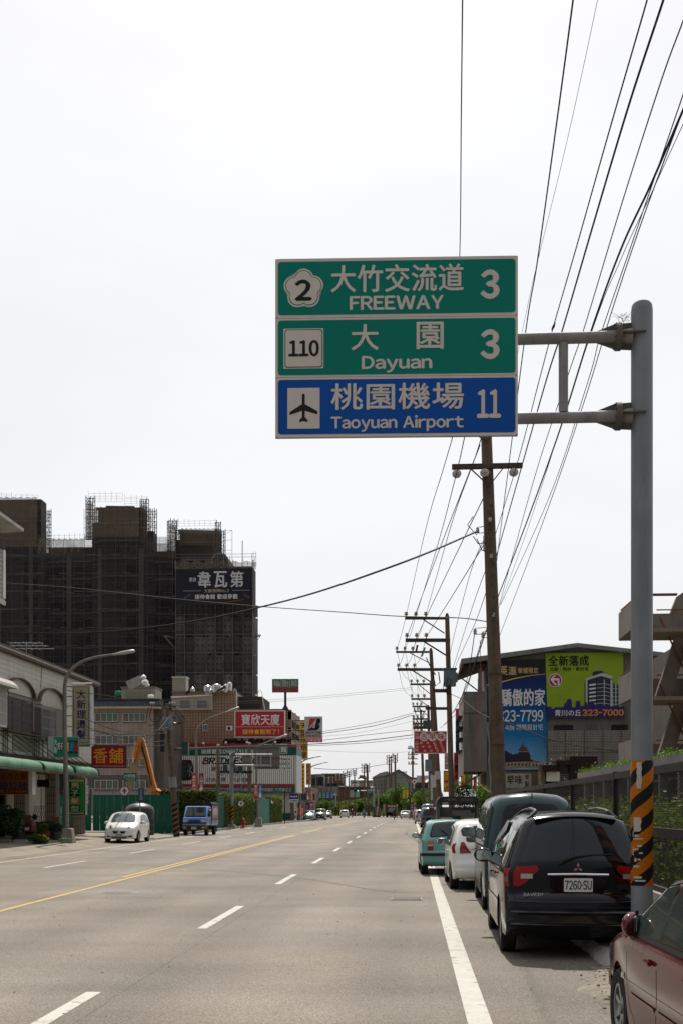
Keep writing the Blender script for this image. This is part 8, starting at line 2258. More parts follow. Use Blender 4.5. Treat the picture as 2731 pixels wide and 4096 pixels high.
for sg in(-1,1):
    pts=[(sg*(A.sx(y,z-.05)-.08),y,z)for y,z in((.55,1.60),(.62,1.68),(.8,1.70),(1.5,1.72),(2.2,1.705),(2.45,1.68),(2.55,1.6))]
    MB().path(pts,[.02,.024,.02,.018,.018,.022,.02],8).build('roof_rail',CHROME if False else mat('dark roof rail',(.06,.06,.065),.35,.5),A.root,smooth=True)
    MB().box(sg*.67-.08,sg*.67+.08,-.02,.03,.405,.435).build('reflector',LRED,A.root)
# rear details: tailgate recess, chrome strip, plate, badge, wiper, gaps
def rl_(x,y,z):return Vector((x,y,z))
def rz_(z,x=0):
    i=min(range(len(A.O)//3),key=lambda q:abs(A.O[q].y-z));c=x/A.sx(A.O[i].x,A.O[i].y);return A.rp(i,c).y
MB().prism([(-.36,.97),(.36,.97),(.32,.80),(.24,.74),(-.24,.74),(-.32,.80)],rz_(.85)-.012,rz_(.85)+.03).build('plate_recess',BLK,A.root,bevel=.01)
A.plate(rz_(.85)-.018,.853,'7260·SU',.34,.155)
MB().path([(x,rz_(.97,x)-.028,.975-.02*abs(x)**1.2)for x in[-.36+.09*i for i in range(9)]],.016,6).build('chrome_strip',CHROME,A.root,smooth=True)
zb=1.045;yb=rz_(1.04)-.012
for k in range(3):
    a=pi/2+k*2*pi/3;c_=Vector((0,zb));d1=Vector((cos(a),sin(a)));d2=Vector((-sin(a),cos(a)))
    q=[c_+d1*.004,c_+d1*.032+d2*.018,c_+d1*.06,c_+d1*.032-d2*.018]
    MB().prism([(p.x,p.y)for p in q],yb-.012,yb).build('badge',CHROME,A.root)
text('SAVRIN',-.65,-.42,.725,.76,mat('badge silver',(.42,.42,.43),.4),A.root,y=rz_(.70,.5)-.006,bold=.06)
def tailline(z0,z1,x0,x1,m,name,th=.006,off=.004,n=12):
    P=[]
    for i in range(n+1):
        t=i/n;x=x0+(x1-x0)*t;z=z0+(z1-z0)*t;P.append((x,rz_(z,x)-off,z))
    return MB().path(P,th,5).build(name,m,A.root)
tailline(.60,.60,-.72,.72,TRIM,'tailgate_gap');tailline(.60,.78,-.72,-.78,TRIM,'tailgate_gap',n=4);tailline(.60,.78,.72,.78,TRIM,'tailgate_gap',n=4)
for z_ in(.655,.54,.40):MB().grid([[(x,rz_(z_+dz_,x)-o_,z_+dz_)for x in[-.8+.1*i for i in range(17)]]for dz_,o_ in((-.03,.0),(0,.022),(.02,.0))]).build('bumper_ridge',BLK,A.root,smooth=True,ang=80)
MB().path([(-.22,rz_(1.08,-.2)-.03,1.085),(-.16,rz_(1.12,-.2)-.05,1.13),(-.04,rz_(1.17)-.045,1.17),(.2,rz_(1.19,.3)-.04,1.195),(.42,rz_(1.2,.4)-.035,1.195)],[.022,.02,.014,.011,.008],6).build('rear_wiper',TRIM,A.root,smooth=True)
MB().tube((.56,-.02,.29),(.56,.3,.29),.045,n=16,cap=False).build('exhaust',CHROME,A.root);MB().tube((.56,-.015,.29),(.56,.02,.29),.036).build('exhaust_bore',UNDER,A.root)
MB().tube((.33,rz_(.86,.33)-.014,.90),(.33,rz_(.86,.33),.90),.012).build('lock',CHROME,A.root)
MB().box(-.35,.75,.25,.5,.2,.32).build('silencer',UNDER,A.root)

# ---- green van behind it
VGR=paint('dark teal van paint',(.006,.034,.038),.2);VSIL=paint('grey van paint and sheen',(.10,.10,.095),.3,.3)
o2=[(.10,.30),(.03,.38),(.0,.50),(.0,.62),(.03,.80),(.04,1.10),(.08,1.30),(.20,1.82),(.28,1.96),(.45,2.03),(1.5,2.05),(3.0,2.0),(3.4,1.86),(4.05,1.15),(4.32,.98),(4.45,.7),(4.46,.4),(4.40,.26)]
c2=Car('dark teal van with a wide smoked tailgate window, second in the parked row',2.06,20.35,RD(-.5),4.46,1.66,o2,(.85,3.5),.31,VGR,belt=1.12,tum=.14,rnd=.16,sill=.27,group='cars parked along the right kerb',tail=.97,name='parked_van',cat='van')
A=c2
A.rpatch(A.idx(.06,1.22),A.idx(.21,1.84),-.88,.88,TGL,'rear_window',.005,.14,16,16)
A.side([(.3,1.25),(1.3,1.25),(1.3,1.82),(.45,1.80)],LGL,'side_window');A.side([(1.38,1.25),(2.4,1.25),(2.4,1.82),(1.38,1.82)],LGL,'side_window');A.side([(2.48,1.25),(3.75,1.22),(3.25,1.78),(2.48,1.82)],LGL,'side_window')
A.side([(.06,.70),(4.3,.70),(4.15,1.08),(.07,1.10)],VSIL,'grey_side_sheen',.003,nn=24)  # grey lower paint carried up the side, standing in for its lit reflections
A.side([(1.2,1.74),(3.5,1.5),(3.2,1.88),(1.3,1.88)],mat('red rain visor',(.28,.02,.03),.2),'rain_visor',.03,nn=8,mm=2)if False else None
A.rpatch(A.idx(0,.80),A.idx(.05,1.06),-.96,-.80,LRED,'tail_light',.010);A.rpatch(A.idx(0,.80),A.idx(.05,1.06),.80,.96,LRED,'tail_light',.010)
A.rpatch(A.idx(0,.92),A.idx(.05,1.06),-.79,-.4,LCLR,'reversing_panel',.008);A.rpatch(A.idx(0,.80),A.idx(.05,.92),-.79,.79,LRED,'reflector_panel',.008)
A.seam([(1.34,1.9),(1.34,.4)]);A.seam([(2.44,1.9),(2.44,.4)]);A.seam([(3.6,1.2),(3.5,.4)]);A.seam([(.2,1.15),(4,1.12)],TRIM,.012,'side_moulding',off=.008)
A.handle(2.6,1.02,TRIM);A.mirror(3.7,1.32,CHROME,sc=1.5);A.plate(-.075,.55,'CK·4136')
MB().path([(0,.07,1.98),(0,-.02,2.0),(0,.0,2.06)],.012,5).build('aerial_base',TRIM,A.root)
MB().box(-.8,.8,-.06,.12,.36,.56).build('bumper',mat('grey bumper',(.09,.09,.09),.6),A.root,bevel=.04)
red=MB().prism([(0,0),(.5,0),(.4,.55),(.14,.5)],-.01,.01).build('red_cloth',None,None)if False else None

# ---- white hatchback
WHP=paint('white car paint',(.76,.76,.74),.2)
o3=[(.12,.28),(.03,.34),(.0,.44),(.0,.56),(.05,.66),(.09,.80),(.11,.95),(.17,1.06),(.36,1.36),(.48,1.46),(.75,1.50),(1.5,1.53),(2.1,1.50),(2.45,1.42),(3.1,.98),(3.3,.92),(3.65,.76),(3.76,.60),(3.78,.42),(3.72,.24)]
c3=Car('white rounded hatchback between the teal van and the light green hatchback',1.69,25.75,RD(1),3.78,1.70,o3,(.62,3.08),.30,WHP,belt=.93,tum=.32,rnd=.13,sill=.24,group='cars parked along the right kerb',tail=.90,nose=.82)
def hatch_details(A,body,lamp='y',plate='2572·RX',oldstyle=False,front=False):
    A.side([(.52,.98),(1.0,.96),(1.02,1.34),(.78,1.33)],TGL,'side_window');A.side([(1.06,.96),(1.62,.95),(1.62,1.40),(1.08,1.36)],TGL,'side_window');A.side([(1.68,.95),(2.75,.95),(2.28,1.36),(1.68,1.40)],TGL,'side_window')
    A.seam([(1.04,1.38),(1.0,.7),(1.1,.32)]);A.seam([(1.65,1.42),(1.65,.3)]);A.seam([(2.7,.9),(2.72,.6),(2.66,.3)]);A.handle(1.15,.84,body);A.handle(1.8,.83,body)
    A.rpatch(A.idx(2.42,1.42),A.idx(3.08,1.0),-.88,.88,TGL,'windscreen',.005,.08);A.mirror(2.55,1.0,body)
hatch_details(c3,WHP)
A=c3
A.rpatch(A.idx(.15,1.03),A.idx(.36,1.36),-.82,.82,TGL,'rear_window',.005,.16,14,14);A.rpatch(A.idx(.16,1.05),A.idx(.345,1.34),-.66,.66,LGL,'rear_glass',.0075,.14,14,14)
for sg in(-1,1):
    L_=A.rpatch(A.idx(.09,.80),A.idx(.17,1.05),0,0,LRED,'tail_light',.010,nn=10,mm=6,fn=lambda u,sg=sg:(sg*(.60+.28*u),sg*.98))
    A.rpatch(A.idx(.09,.82),A.idx(.11,.91),0,0,mat('smoked lens',(.16,.07,.07)),'lamp_inner',.013,parent=L_,nn=5,mm=5,fn=lambda u,sg=sg:(sg*(.68+.12*u),sg*.93))
A.side([(.11,.81),(.20,.82),(.28,1.0),(.17,1.03)],LRED,'tail_light_outer',.006)
text('YARIS',-.44,-.22,.88,.91,CHROME,A.root,y=-.01+A.rp(A.idx(.1,.9),-.4).y,bold=.05);A.plate(A.rp(A.idx(.1,.8),0).y-.012,.80,'2057·SW',.3,.14)
MB().box(-.3,.3,.1,.3,.2,.32).build('silencer',UNDER,A.root)

# ---- light teal hatchback
TLP=paint('light teal car paint',(.12,.30,.29),.25)
o4=[(.12,.30),(.02,.36),(.0,.46),(.0,.58),(.035,.64),(.06,.90),(.10,.98),(.30,1.32),(.40,1.40),(.65,1.43),(1.5,1.45),(2.1,1.42),(2.4,1.34),(2.95,.94),(3.2,.88),(3.6,.74),(3.7,.6),(3.72,.4),(3.66,.26)]
c4=Car('light teal older hatchback with square tail lamps, left of the white hatchback',1.04,31.3,RD(1.2),3.72,1.60,o4,(.70,3.05),.275,TLP,belt=.90,tum=.34,rnd=.09,sill=.25,group='cars parked along the right kerb',tail=.94)
hatch_details(c4,TLP)
A=c4
A.rpatch(A.idx(.105,.99),A.idx(.35,1.37),-.90,.86,TRIM,'window_surround',.004,.1,14,14);A.rpatch(A.idx(.12,1.01),A.idx(.33,1.35),-.84,.84,LGL,'rear_window',.007,.1,14,14)
for sg in(-1,1):
    ia,ib=A.idx(.04,.66),A.idx(.06,.90)
    for(q0,q1,m_,nm)in((0,.45,LRED,'tail_light'),(.47,.66,LCLR,'reversing_light'),(.68,1,LORG,'indicator')):A.rpatch(ia+(ib-ia)*q0,ia+(ib-ia)*q1,sg*.70,sg*.93,m_,nm,.010,nn=4,mm=5)
MB().grid([[(x,A.rp(A.idx(0,.55),x/.8).y-o_,z)for x in[-.76+.095*i for i in range(17)]]for z,o_ in((.52,.004),(.525,.02),(.59,.02),(.595,.004))]).build('bumper_strip',TRIM,A.root)
A.side([(.06,.50),(.5,.50),(.5,.58),(.06,.58)],TRIM,'bumper_strip',.008);A.plate(A.rp(A.idx(.05,.78),0).y-.012,.77,'DK·3917')
MB().path([(-.30,A.rp(A.idx(.2,1.15),-.4).y-.03,1.25),(-.1,A.rp(A.idx(.15,1.05),0).y-.03,1.08),(.05,A.rp(A.idx(.12,1.0),0).y-.02,1.0)],.012,5).build('rear_wiper',TRIM,A.root)

# ---- maroon saloon at the right edge
MRP=mat('maroon car paint',(.085,.003,.008),.12,0,.05,1,spec=.45)
o5=[(.12,.30),(.03,.38),(.0,.50),(.03,.70),(.10,.90),(.25,.96),(.75,.98),(.90,1.0),(1.45,1.36),(1.75,1.40),(2.2,1.41),(2.6,1.36),(2.75,1.30),(3.35,.97),(3.5,.93),(4.1,.82),(4.32,.72),(4.40,.58),(4.42,.42),(4.34,.26)]
c5=Car('glossy maroon saloon cut off by the right edge of the picture',2.53,5.50,RD(2.2),4.42,1.70,o5,(.98,3.58),.31,MRP,belt=.90,tum=.34,n=200,rows=18,rnd=.10,sill=.25,nose=.84,group='cars parked along the right kerb',glassm=LGL,shoulder=.01)
A=c5
CARG=glass('greenish car glass',(.030,.042,.036),.03)
A.side([(1.18,.97),(1.70,.965),(1.72,1.30),(1.52,1.27)],CARG,'side_window');A.side([(1.76,.965),(2.30,.96),(2.30,1.335),(1.77,1.31)],CARG,'side_window');A.side([(2.36,.96),(3.22,.955),(2.72,1.27),(2.36,1.335)],CARG,'side_window')
A.seam([(1.1,.945),(3.28,.940)],TRIM,.016,'window_moulding',off=.006);A.seam([(3.3,.96),(2.73,1.30),(2.3,1.365),(1.7,1.33)],TRIM,.012,'window_frame',off=.005);A.seam([(2.33,1.35),(2.33,.94)],TRIM,.035,'door_pillar',off=.005)
A.seam([(1.2,.94),(1.14,.75),(1.35,.5),(1.4,.3)],wd=.005);A.seam([(2.33,.94),(2.31,.6),(2.36,.3)],wd=.005);A.seam([(3.22,.95),(3.22,.62),(3.14,.42),(2.95,.28)],wd=.005)
A.seam([(1.42,.50),(2.30,.50)],MRP,.016,'rub_strip',off=.010);A.seam([(2.36,.50),(3.10,.50)],MRP,.016,'rub_strip',off=.010);A.seam([(.1,.60),(4.2,.585)],TRIM,.002,'body_crease',off=.001)
A.handle(2.50,.80,MRP,.17);A.handle(1.52,.81,MRP,.17);A.mirror(3.06,1.0,MRP,sc=1.12)
for o in[x for x in bpy.data.objects if x.parent==A.root and x.name.startswith('mirror')]:
    if o.location.x<0:o.rotation_euler=(0,0,RD(62));o.location.x+=.07
for sg in(-1,1):
    x=sg*(A.sx(3.12,.98)+.005);MB().prism([(-.05,0),(.14,0),(-.05,.14)],-.01,.01,MR(pi/2,4,'Z')).build('mirror_base',TRIM,A.root,M=MT((x,3.06,.965)))
    text('ABS',-.05,.05,-.02,.02,CHROME,A.root,y=0,bold=.06,M=MT((sg*(A.sx(3.34,.60)+.006),3.34,.60))@MR(-pi/2 if sg<0 else pi/2,4,'Z'),name='badge')
    A.rpatch(A.idx(4.40,.70),A.idx(4.40,.60),sg*.55,sg*.95,HLAMP,'headlight',.008)
A.side([(4.05,.62),(4.30,.62),(4.24,.74),(4.02,.76)],HLAMP,'side_marker',.006);A.side([(3.9,.42),(4.36,.42),(4.36,.50),(3.9,.50)],TRIM,'bumper_strip',.012)
A.seam([(3.30,.26),(3.26,.12)],mat('grey mud flap',(.13,.14,.14),.6),.05,'mud_flap',sides=(-1,),off=-.03)
A.rpatch(A.idx(2.72,1.32),A.idx(3.32,.99),-.9,.9,CARG,'windscreen',.005,.05);A.rpatch(A.idx(.95,1.03),A.idx(1.42,1.34),-.86,.86,CARG,'rear_window',.005,.06)

# ---- canvas-topped little truck with an open back
bt2=thing('box_truck','small goods truck with black canopy and open dark load space','truck',(1.60,41.0,0),0)
GRYP=mat('grey canopy frame',(.10,.10,.10),.6,.2,.15,3,dirt=.3)
MB().prism([(-.74,1.95),(-.70,2.06),(-.60,2.17),(.60,2.17),(.70,2.06),(.74,1.95)],-.15,2.3).build('canopy_roof',mat('black canopy',(.015,.015,.017),.45),bt2)
text('大豐車帆',-.48,-.05,2.02,2.10,mat('chalk grey lettering',(.16,.16,.15),.7),bt2,y=-.155,bold=.01);text('4916830',.08,.50,2.02,2.10,mat('chalk grey lettering',(.16,.16,.15)),bt2,y=-.155,bold=.02,slant=.2)
for x in(-.70,.64):MB().box(x,x+.07,-.02,.06,.75,1.95).build('canopy_post',GRYP,bt2)
for x in(-.72,.70):MB().box(x,x+.02,.06,2.3,.8,1.95).build('canopy_side',mat('weathered canvas',(.09,.085,.08),.8),bt2)
MB().box(-.70,.70,.45,.5,.8,1.80).build('grey_curtain',mat('grey canvas lining',(.26,.25,.23),.85,0,.2,3),bt2);MB().box(-.73,.73,-.03,.03,.55,1.0).build('tailboard',GRYP,bt2);MB().box(-.73,.73,0,2.3,.6,.7).build('load_floor',GRYP,bt2)  # grey curtain set close to the opening, pale so the load space looks lighter
for i,(x0,x1,z0,z1,c_)in enumerate(((-.64,-.2,1.0,1.45,.13),(-.15,.6,1.0,1.35,.15),(-.2,.45,1.5,1.7,.06),(.1,.6,1.36,1.6,.10))):MB().box(x0,x1,.04+i*.06,.2+i*.06,z0,z1).build('cargo_panel',mat('grey cargo board %s'%'abcd'[i],(c_*2.6,c_*2.5,c_*2.3),.85,0,.2,5),bt2)
MB().box(-.12,.18,-.06,-.04,1.0,1.28).build('pale_sheet',mat('pale translucent sheet',(.40,.43,.38),.4),bt2);MB().box(-.66,.66,.05,.08,1.88,1.94).build('curtain_rail',TRIM,bt2)
MB().prism([(-.70,.6),(.70,.6),(.70,1.2),(.58,1.75),(-.58,1.75),(-.70,1.2)],2.35,3.6).build('cab',paint('cream truck paint',(.4,.38,.3)),bt2,bevel=.06)
for y in(.6,2.9):
    for sg in(-1,1):MB().tube((sg*.5,y,.27),(sg*.69,y,.27),.27,n=20).build('wheel',TYREM,bt2)
MB().path([(-.72,2.9,1.5),(-.95,2.9,1.45),(-.98,2.88,1.2)],.015,5).build('mirror_arm',TRIM,bt2);o=MB().prism(rrect(-.09,.09,-.16,.16,.04),-.03,.03).build('mirror',TRIM,bt2,M=MT((-.98,2.9,1.25)))
MB().prism([(-.97,1.63),(-.78,1.63),(-.78,1.78),(-.97,1.78)],2.8,3.0).build('red_lamp_box',LRED,bt2)

# ---- oncoming white hatchback at the left kerb (faces the camera)
o6=o3
c6=Car('white rounded hatchback facing the camera at the left kerb',-14.45,61.0,pi+RD(1.5),3.78,1.70,o6,(.62,3.08),.30,WHP,belt=.93,tum=.24,rnd=.13,sill=.24,tail=.90,nose=.82)
hatch_details(c6,WHP);A=c6
A.rpatch(A.idx(2.46,1.41),A.idx(3.06,1.01),-.9,.9,mat('sky-reflecting windscreen',(.10,.13,.13),.05,.2,spec=.8,coat=.8),'windscreen_glass',.008,.08)
for sg in(-1,1):
    L_=A.rpatch(A.idx(3.42,.86),A.idx(3.70,.68),0,0,HLAMP,'headlight',.010,nn=8,mm=6,fn=lambda u,sg=sg:(sg*(.62-.04*u),sg*(.98-.1*u)))
    A.rpatch(A.idx(3.55,.80),A.idx(3.68,.71),sg*.70,sg*.82,mat('lamp bowl',(.1,.1,.1),.1,.8),'reflector',.013,parent=L_)
    A.rpatch(A.idx(3.785,.40),A.idx(3.77,.33),sg*.66,sg*.9,TRIM,'fog_lamp',.008,.08)
MB().prism([(-.34,.60),(.34,.60),(.26,.48),(-.26,.48)][::-1],3.83,3.88).build('grille',TRIM,A.root);MB().prism([(-.40,.34),(.40,.34),(.34,.24),(-.34,.24)][::-1],3.84,3.87).build('lower_grille',TRIM,A.root)
for z in(.27,.30):MB().box(-.36,.36,3.86,3.885,z,z+.012).build('grille_bar',GALV,A.root)
MB().lathe([(.06,0),(.05,.015),(.02,.02)],16,MT((0,3.88,.60))@MR(-pi/2,4,'X')@Matrix.Diagonal((1.3,1,1,1))).build('badge',CHROME,A.root);A.plate(3.90,.41,'2572·RX',.32,.15,1)
MB().path([(-.5,3.12,.99),(.0,3.02,1.06),(.4,2.98,1.10)],.008,4).build('wiper',TRIM,A.root)

# ---- blue pickup with a covered bed, facing the camera
BLP=paint('blue truck paint',(.012,.085,.33),.2);BRNB=mat('grey brown bumper plastic',(.12,.10,.085),.55)
bk=thing('pickup_truck','blue little pickup with a black canopy parked by the striped pole','truck',(-13.4,72.2,0),RD(-2))
def bprof(pts,x0,x1,m,n,**k):
    return MB().prism([(p[0],p[1])for p in pts],-x1,-x0,MR(pi/2,4,'Z')).build(n,m,bk,**k)
cab=[(0,.62),(-.03,.85),(.02,1.02),(.12,1.10),(.30,1.18),(.78,1.78),(.95,1.83),(1.45,1.83),(1.52,1.78),(1.55,.62)]
hb2=MB().prism([(y,z)for y,z in cab],-.74,.74,MR(pi/2,4,'Z'));hb2.build('cab',BLP,bk,smooth=True,bevel=.06)
MB().add([(-.62,.285,1.20),(.62,.285,1.20),(.56,.72,1.73),(-.56,.72,1.73)],[(0,1,2,3)]).build('windscreen',glass('truck windscreen',(.03,.035,.03),.05),bk,M=MT((0,-.035,.025)))
MB().add([(-.66,.27,1.17),(.66,.27,1.17),(.59,.74,1.76),(-.59,.74,1.76)],[(0,1,2,3)]).build('windscreen_surround',TRIM,bk,M=MT((0,-.025,.015)))
MB().box(-.75,.75,-.14,.25,.36,.70).build('bumper',BRNB,bk,bevel=.07);MB().box(-.72,.72,-.165,-.1,.66,.72).build('bumper_top',mat('champagne trim',(.32,.29,.24),.4,.3),bk,bevel=.02)
MB().box(-.42,.42,-.17,-.13,.44,.58).build('lower_grille',TRIM,bk,bevel=.02);MB().box(-.34,.34,-.05,.0,.80,.95).build('nose_recess',mat('deep blue',(.008,.03,.12),.4),bk,bevel=.02)
for sg in(-1,1):
    MB().box(sg*.56-.17,sg*.56+.17,-.055,.03,.80,1.0).build('headlight',HLAMP,bk,bevel=.04);MB().tube((sg*.6,-.165,.50),(sg*.6,-.12,.50),.06,n=14).build('fog_lamp',CHROME,bk)
    MB().box(sg*.86-.07,sg*.86+.07,.35,.42,1.15,1.38).build('mirror',TRIM,bk,bevel=.03);MB().bar((sg*.74,.4,1.2),(sg*.86,.38,1.25),.025).build('mirror_arm',TRIM,bk)
    P=[(sg*.755,y,z)for y,z in((.42,1.20),(1.35,1.20),(1.35,1.70),(.85,1.70))];MB().add(P,[(0,1,2,3)]).build('side_window',LGL,bk)
    for y in(.48,2.75):
        w_=MB().lathe([(.16,-.09),(.27,-.09),(.28,-.05),(.28,.05),(.27,.09),(.16,.09)],22,MR(pi/2,4,'Y')).build('wheel',TYREM,bk,smooth=True,M=MT((sg*.66,y,.28)));MB().tube((sg*.05,0,0),(sg*.08,0,0),.15,n=14).build('rim',RIMM,w_)
MB().prism(rrect(-.16,.16,-.075,.075,.01),-.01,0).build('number_plate',PLATE,bk,M=MT((0,-.165,.47)));text('3J37·BD',-.14,.14,.42,.52,INK,bk,y=-.18,bold=.02)
text('V',-.03,.03,.90,.95,CHROME,bk,y=-.06,bold=.05,name='badge')
MB().box(-.74,.74,1.62,3.6,.60,.68).build('bed_floor',BLP,bk)
for sg in(-1,1):MB().box(min(sg*.74,sg*.77),max(sg*.74,sg*.77),1.62,3.6,.68,.95).build('bed_side',BLP,bk)
MB().prism([(-.76,.95),(-.76,1.95),(-.66,2.08),(.66,2.08),(.76,1.95),(.76,.95)],1.62,3.6).build('canopy',mat('black canvas',(.018,.018,.016),.7,dirt=.2),bk)
P_=MB().box(.762,.775,1.7,3.5,1.0,1.85).build('side_poster',mat('pink printed canopy side',(.34,.15,.16),.6),bk)
for i in range(5):MB().box(.776,.779,1.95+i*.3,2.08+i*.3,1.25,1.7).build('printed_column',PW,P_)
MB().tube((.58,.25,1.15),(.56,.3,2.2),.006).build('aerial',GALV,bk);MB().ball((.22,.52,1.26),.09,8).build('dashboard_toy',PW,bk)
MB().path([(-.5,.2,1.16),(-.1,.33,1.27)],.01,4).build('wiper',TRIM,bk);MB().path([(.0,.2,1.16),(.4,.33,1.27)],.01,4).build('wiper',TRIM,bk)

# ---- distant cars: the same construction, fewer faces
def far_car(label,px,py_base,Y,facing,col,kind='saloon',wd=1.65,group='distant cars on the road',metal=.1,glassm=None,X=None,name='distant_car',cat='car',grp=True):
    o_={'saloon':[(.1,.3),(0,.5),(.05,.85),(.2,.95),(.8,.98),(1.4,1.36),(2.2,1.42),(2.7,1.32),(3.3,.98),(4.1,.85),(4.35,.65),(4.4,.4),(4.3,.26)],'hatch':o3,'van':o2,'suv':[(.1,.35),(0,.5),(.03,1.0),(.3,1.58),(.6,1.66),(1.8,1.70),(2.6,1.62),(3.2,1.12),(4.2,.98),(4.4,.75),(4.42,.4),(4.3,.3)]}[kind]
    L=o_[-3][0];X=X if X is not None else atY(px,HY,Y).x;y=Y if facing<0 else Y+L
    c=Car(label,X,y,0 if facing<0 else pi,L,wd,o_,(.75,L-.85),.30,paint('paint '+label[:30],col,.25,metal),n=38,rows=7,cols=7,name=name,z=gz(Y),belt=.95 if kind!='van' else 1.12,spokes=5,group=group if grp else None,cat=cat)
    g=glassm or TGL
    if kind=='saloon':
        c.rpatch(c.idx(2.72,1.31),c.idx(3.25,1.0),-.88,.88,g,'windscreen',.006,.06,6,6);c.rpatch(c.idx(.85,1.0),c.idx(1.35,1.32),-.85,.85,g,'rear_window',.006,.06,6,6);c.side([(1.1,.98),(3.1,.98),(2.65,1.27),(1.5,1.27)],TGL,'side_window')
    elif kind=='suv':
        c.rpatch(c.idx(2.65,1.6),c.idx(3.15,1.15),-.88,.88,g,'windscreen',.006,.06,6,6);c.rpatch(c.idx(.06,1.05),c.idx(.27,1.52),-.85,.85,g,'rear_window',.006,.06,6,6);c.side([(.4,1.05),(3.0,1.05),(2.6,1.5),(.6,1.5)],TGL,'side_window')
    elif kind=='van':
        c.rpatch(c.idx(.06,1.22),c.idx(.2,1.8),-.85,.85,g,'rear_window',.006,.1,6,6);c.side([(.4,1.25),(3.7,1.25),(3.2,1.75),(.5,1.75)],TGL,'side_window')
    else:
        c.rpatch(c.idx(.15,1.03),c.idx(.36,1.36),-.82,.82,g,'rear_window',.006,.1,6,6);c.rpatch(c.idx(2.45,1.41),c.idx(3.06,1.0),-.86,.86,g,'windscreen',.006,.1,6,6);c.side([(.7,.98),(2.7,.96),(2.25,1.36),(.8,1.33)],TGL,'side_window')
    zl=.98 if kind=='van' else.78
    for sg in(-1,1):
        if facing<0:c.rpatch(c.idx(.02,zl-.12),c.idx(.05,zl+.10),sg*.66,sg*.95,LRED,'tail_light',.012,0,3,3)
        else:c.rpatch(c.idx(L-.1,.78),c.idx(L-.03,.62),sg*.62,sg*.95,HLAMP,'headlight',.012,0,3,3)
    ye=c.rp(c.idx(0,.6),0).y-.02 if facing<0 else c.rp(c.idx(L,.55),0).y+.02
    c.plate(ye,.52 if facing>0 else.62,'0000'[:0]or '38',.32,.15,-1 if facing<0 else 1)
    c.mirror(L*.64,1.02,c.m)
    return c
far_car('silver estate hatchback parked ahead of the teal van',1687,0,128,-1,(.36,.36,.36),'hatch',1.66,metal=.3)
far_car('teal van with raised tailgate beyond the goods truck',1712,0,112,-1,(.01,.11,.13),'van',1.6,name='parked_van',cat='van')
tg=thing('tailgate','raised teal tailgate over the back of the far van','tailgate',(atY(1712,HY,112).x,112,1.95));bpy.data.objects.remove(tg)
far_car('dark blue-grey four-wheel drive parked just behind the teal van',1718,0,100,-1,(.05,.08,.10),'suv',1.62)
far_car('small red hatchback parked near the right campaign sign',1672,0,180,-1,(.42,.03,.04),'hatch',1.66)
far_car('dark grey car parked between the campaign sign and the red car',1654,0,198,-1,(.10,.11,.13),'hatch',1.62)
far_car('white saloon driving away in the right-hand lane',1620,0,204,-1,(.58,.58,.57),'saloon',1.70)
far_car('white hatchback driving away near the junction',1376,0,228,-1,(.60,.60,.59),'hatch',1.70)
far_car('silver-green saloon facing the camera, front of the left group',1233,0,166,1,(.14,.24,.21),'saloon',1.66,metal=.4)
far_car('black people carrier facing the camera behind the silver-green saloon',1277,0,176,1,(.012,.012,.016),'suv',1.70)
far_car('black saloon facing the camera, farthest right of the left group',1306,0,208,1,(.02,.022,.03),'saloon',1.66)
far_car('white car just visible over the roof of the black people carrier',1262,0,215,1,(.6,.6,.6),'saloon',1.66)
far_car('white saloon parked sideways at the tyre shop',1185,0,176,1,(.6,.6,.6),'saloon',1.66)

